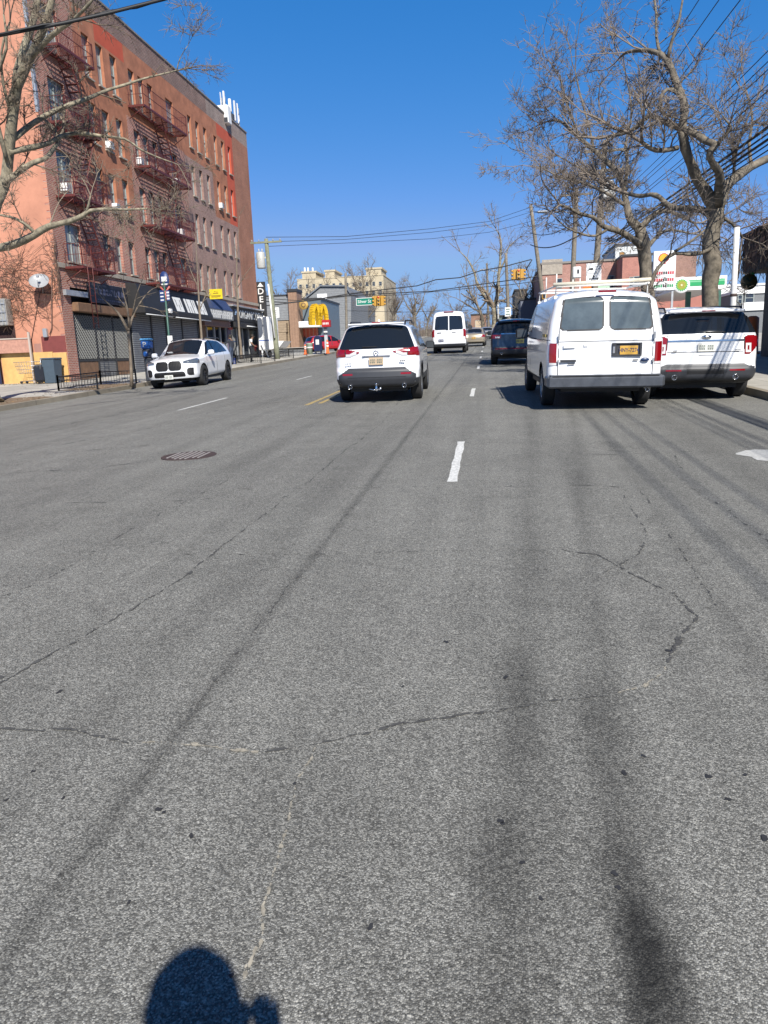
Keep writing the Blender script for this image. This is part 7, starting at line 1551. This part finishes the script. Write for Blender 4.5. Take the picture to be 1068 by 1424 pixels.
Y=50; a=onY(797,371,Y); b_=onY(808,386,Y); t=thing('small_white_sign','small white cabinet sign on two legs left of the direction board','sign',((a.x+b_.x)/2,Y,b_.z)); MB().bbox((a.x,Y,b_.z),(b_.x,Y+.3,a.z),.05).build('cabinet',white,t); MB().box((a.x+.25,Y-.01,b_.z+.25),(a.x+.38,Y-.001,b_.z+.5)).build('mark',plast,t); MB().tube([(a.x+.02,Y+.15,gz(a.x,Y)),(a.x+.02,Y+.15,b_.z+.1)],.03).tube([(b_.x-.04,Y+.15,gz(a.x,Y)),(b_.x-.04,Y+.15,b_.z+.1)],.03).build('legs',white,t)
for lb,x0,y0,x1,y1,m_,Yq in (('orange board sign low behind the cargo van roof',811,393,826,403,mat('sign orange',(.75,.20,.03),.6),58),('pale green banner low behind the cargo van roof',827,391,848,402,mat('pale green banner',(.45,.62,.45),.6),59)):
    a=onY(x0,y0,Yq); b_=onY(x1,y1,Yq); t=thing('board_sign',lb,'sign',((a.x+b_.x)/2,Yq,gz(a.x,Yq))); MB().bbox((a.x,Yq,b_.z),(b_.x,Yq+.05,a.z),.02).build('panel',m_,t); MB().tube([((a.x+b_.x)/2,Yq+.08,gz(a.x,Yq)),((a.x+b_.x)/2,Yq+.08,a.z)],.04).build('post',steel,t)
# petrol price sign
Y=52; a=onY(909.5,349.5,Y); b_=onY(938.5,401,Y); t=thing('fuel_price_sign','tall white fuel price sign with a yellow shell emblem and red digits','sign',((a.x+b_.x)/2,Y,gz(a.x,Y))); MB().bbox((a.x,Y,b_.z-.1),(b_.x,Y+.3,a.z),.03).build('cabinet',mat('sign white',(.78,.78,.78),.4),t)
for x in (a.x+.12,b_.x-.12): MB().box((x-.06,Y+.08,gz(x,Y)),(x+.06,Y+.2,b_.z-.11)).build('post',steel,t)
w_=b_.x-a.x; cx=(a.x+b_.x)/2; c=onY(923,359.5,Y-.01); P=[]
for k in range(25):
    a_=math.pi*(-.12+1.24*k/24); rr_=.29*(1+.05*abs(math.sin(k*1.05))); P.append((rr_*math.cos(a_),rr_*math.sin(a_)))
P+=[(-.12,-.22),(-.12,-.30),(.12,-.30),(.12,-.22)]
MB().prism(P[::-1],lambda u,v,d:(c.x+u*1.12,d,c.z+v*1.12),Y-.008,Y-.002).build('emblem_border',mat('sign red',(.45,.02,.025)),t); MB().prism(P[::-1],lambda u,v,d:(c.x+u*.92,d,c.z+v*.92+.01),Y-.020,Y-.009).build('shell_emblem',mat('shell yellow',(.80,.42,.02),.5),t)
for k,(py,m_) in enumerate(((379.5,mat('digit red',(.55,.02,.04),.5)),(389,mat('digit red',(.55,.02,.04))),(397.5,mat('digit green',(.03,.32,.12),.5)))):
    c=onY(924,py,Y); q=MB(); r=random.Random(k)
    for i in range(9):
        x=cx-.62+i*.138; q.box((x,Y-.012,c.z-.09),(x+.10,Y-.002,c.z+.09),1 if 3<i<6 else 0)
    q.build('lettering',[m_,blk],t)
# petrol station canopy
Y=61; a=onY(938,396.5,Y); b_=onY(1011,389.5,Y); zc=onY(975,393,Y).z; th=.95; zt_=zc+.45; t=thing('petrol_canopy','white petrol station canopy with a green band and a sunflower emblem','canopy',((a.x+b_.x)/2,Y,gz(a.x,Y)))
MB().box((a.x,Y,zt_-th),(b_.x,Y+14,zt_)).build('roof',white,t); gr=mat('petrol green',(.02,.36,.12),.45); gr2=mat('pale petrol green',(.20,.55,.30),.45)
p=onY(956,393,Y); q2=onY(1008,390,Y); MB().box((p.x,Y-.03,zc-.22),(q2.x,Y-.002,zc+.22)).build('green_band',gr,t); MB().box((p.x,Y-.04,zc+.05),(q2.x,Y-.031,zc+.16)).build('light_band',gr2,t)
c=onY(947.5,396.5,Y); MB().lathe([(.001,-.14),(.56,-.14),(.60,-.1),(.60,-.01)],c,'y',30).build('disc',white,t); q=MB()
for ring,(r0,n,m_i) in enumerate(((.47,18,0),(.38,18,1),(.25,18,2))):
    for k in range(n):
        a_=2*math.pi*(k+.5*ring)/n; u,v=math.cos(a_),math.sin(a_); wv=.1*(1-.2*ring); P=[(c.x+u*.05,c.z+v*.05),(c.x+u*r0*.7-v*wv,c.z+v*r0*.7+u*wv),(c.x+u*r0,c.z+v*r0),(c.x+u*r0*.7+v*wv,c.z+v*r0*.7-u*wv)]
        yy=Y-.15-.01*ring; q.add([(x,yy,z) for x,z in P],[(0,1,2,3)],m_i)
q.build('sunflower_emblem',[gr,mat('petrol lime',(.45,.62,.06),.5),mat('petrol yellow',(.80,.72,.15),.5)],t)
for px in (958,1000): p=onY(px,405,Y+2); MB().box((p.x-.17,Y+2,gz(p.x,Y)),(p.x+.17,Y+2.35,zt_-th-.002)).build('column',grn,t)
p=onY(958,437,Y+2); s=thing('fuel_pump','dark fuel pump under the green banded canopy','fuel pump',(p.x,Y+2,gz(p.x,Y))); MB().bbox((p.x-.5,Y+1,gz(p.x,Y)+.05),(p.x+.5,Y+1.6,p.z+.4),.06).build('cabinet',plast,s); MB().box((p.x-.3,Y+.985,p.z-.3),(p.x+.3,Y+.998,p.z+.1)).build('screen',glass,s)
# brick buildings
rb=brick('far pink brick','xz',(.46,.22,.17),(.38,.17,.13),(.42,.3,.26)); rbs=brick('far street brick','yz',(.30,.13,.09),(.24,.10,.07),(.3,.2,.16)); rb2=brick('far red brick','xz',(.50,.19,.14),(.42,.15,.11),(.42,.28,.24))
t,a,b_,zt=bbuild('brick_building','long low pink brick building behind the cargo van',754,872,365,88,22,rb,mat('coping tile',(.25,.22,.19)),[(846,384,853,400),(775,388,781,400)])
MB().box((a.x-.02,87.9,zt-1.1),(a.x+2.2,87.99,zt+.5)).build('pale_corner',stone,t)
t,a,b_,zt=bbuild('brick_building','taller red brick block right of the long pink brick building',866,906,356,84,20,rb2,vent,[(876,386,880,398),(882,385,890,398)])
t,a,b_,zt=bbuild('rooftop_block','pale rooftop block above the brick building',856,905,341,92,10,mat('pale render',(.60,.62,.62),.8,var=.1),vent,[(862,351,868,358)],mat('ochre panel',(.5,.25,.06),.6))
t,a,b_,zt=bbuild('brick_building','tall narrow brown brick block behind the fuel price sign',930,969,353,96,14,brick('far brown brick 2','xz',(.33,.17,.12),(.27,.13,.10),(.34,.26,.22)),vent)
t,a,b_,zt=bbuild('brick_building','low salmon red building under the petrol canopy',908,1000,408,78,8,mat('salmon red render',(.46,.19,.15),.85,var=.12,vs=1),vent)
t,a,b_,zt=bbuild('white_building','plain white building right of the petrol canopy',984,1075,398,86,14,white,white)
t,a,b_,zt=bbuild('grey_building','low grey building with square windows beside the black shop',1018,1085,408,72,9,mat('grey render',(.20,.21,.22),.8,var=.2),white,[(1027,411,1031,422),(1037,409,1047,420)])
p=onY(1033,424,71.8); MB().box((p.x,71.85,p.z-.5),(p.x+2,71.98,p.z+.2)).build('white_band',white,t)
t,a,b_,zt=bbuild('dark_building','tall dark building seen edge on beyond the leaning pole',716,733,404,112,14,mat('charcoal render',(.035,.037,.042),.7),vent)
t,a,b_,zt=bbuild('dark_building','low charcoal and grey building beside the white parking sign',724,752,417,99,10,mat('bluish grey panel',(.14,.16,.21),.6,var=.1),vent)
t,a,b_,zt=bbuild('dark_building','low dark shop behind the white parking sign',690,724,440,118,10,mat('dark green grey render',(.10,.14,.13),.7),vent,[(712,446,722,456)])
t,a,b_,zt=bbuild('small_house','small house with a pale arched front far up the road',655,676,438,150,10,brownbk,vent,[(661,446,671,460)],mat('cream shop light',(.55,.42,.28),.6))
# lamp post, barrel and other small things
a=onY(693,445,98); b_=onY(692,378,98); t=thing('lamp_post','pale grey far lamp post right of the leaning bare tree','lamp post',(a.x,98,gz(a.x,98))); MB().tube([(a.x,98,gz(a.x,98)),b_],[.14,.09],10).build('post',poleW,t); MB().tube([b_,b_+Vector((-1.5,0,.3))],.05).bbox((b_.x-2.2,97.8,b_.z+.22),(b_.x-1.4,98.2,b_.z+.42),.05).build('lamp_head',steel,t)
g=onY(1045,475,31); z0=gz(g.x,31)+.142; t=thing('traffic_barrel','orange and white barrel partly hidden behind the white suv','traffic barrel',(g.x,31,z0)); MB().lathe([(.001,0),(.33,0),(.33,.06),(.26,.07),(.24,.5),(.22,1.35),(.12,1.42),(.001,1.42)],(g.x,31,z0),'z',20).build('drum',mat('cone orange',(.75,.14,.02)),t)
for k in (.35,.85): MB().lathe([(.256-.03*k,k),(.252-.03*k,k+.18)],(g.x,31,z0),'z',20).build('reflective_band',wl,t)
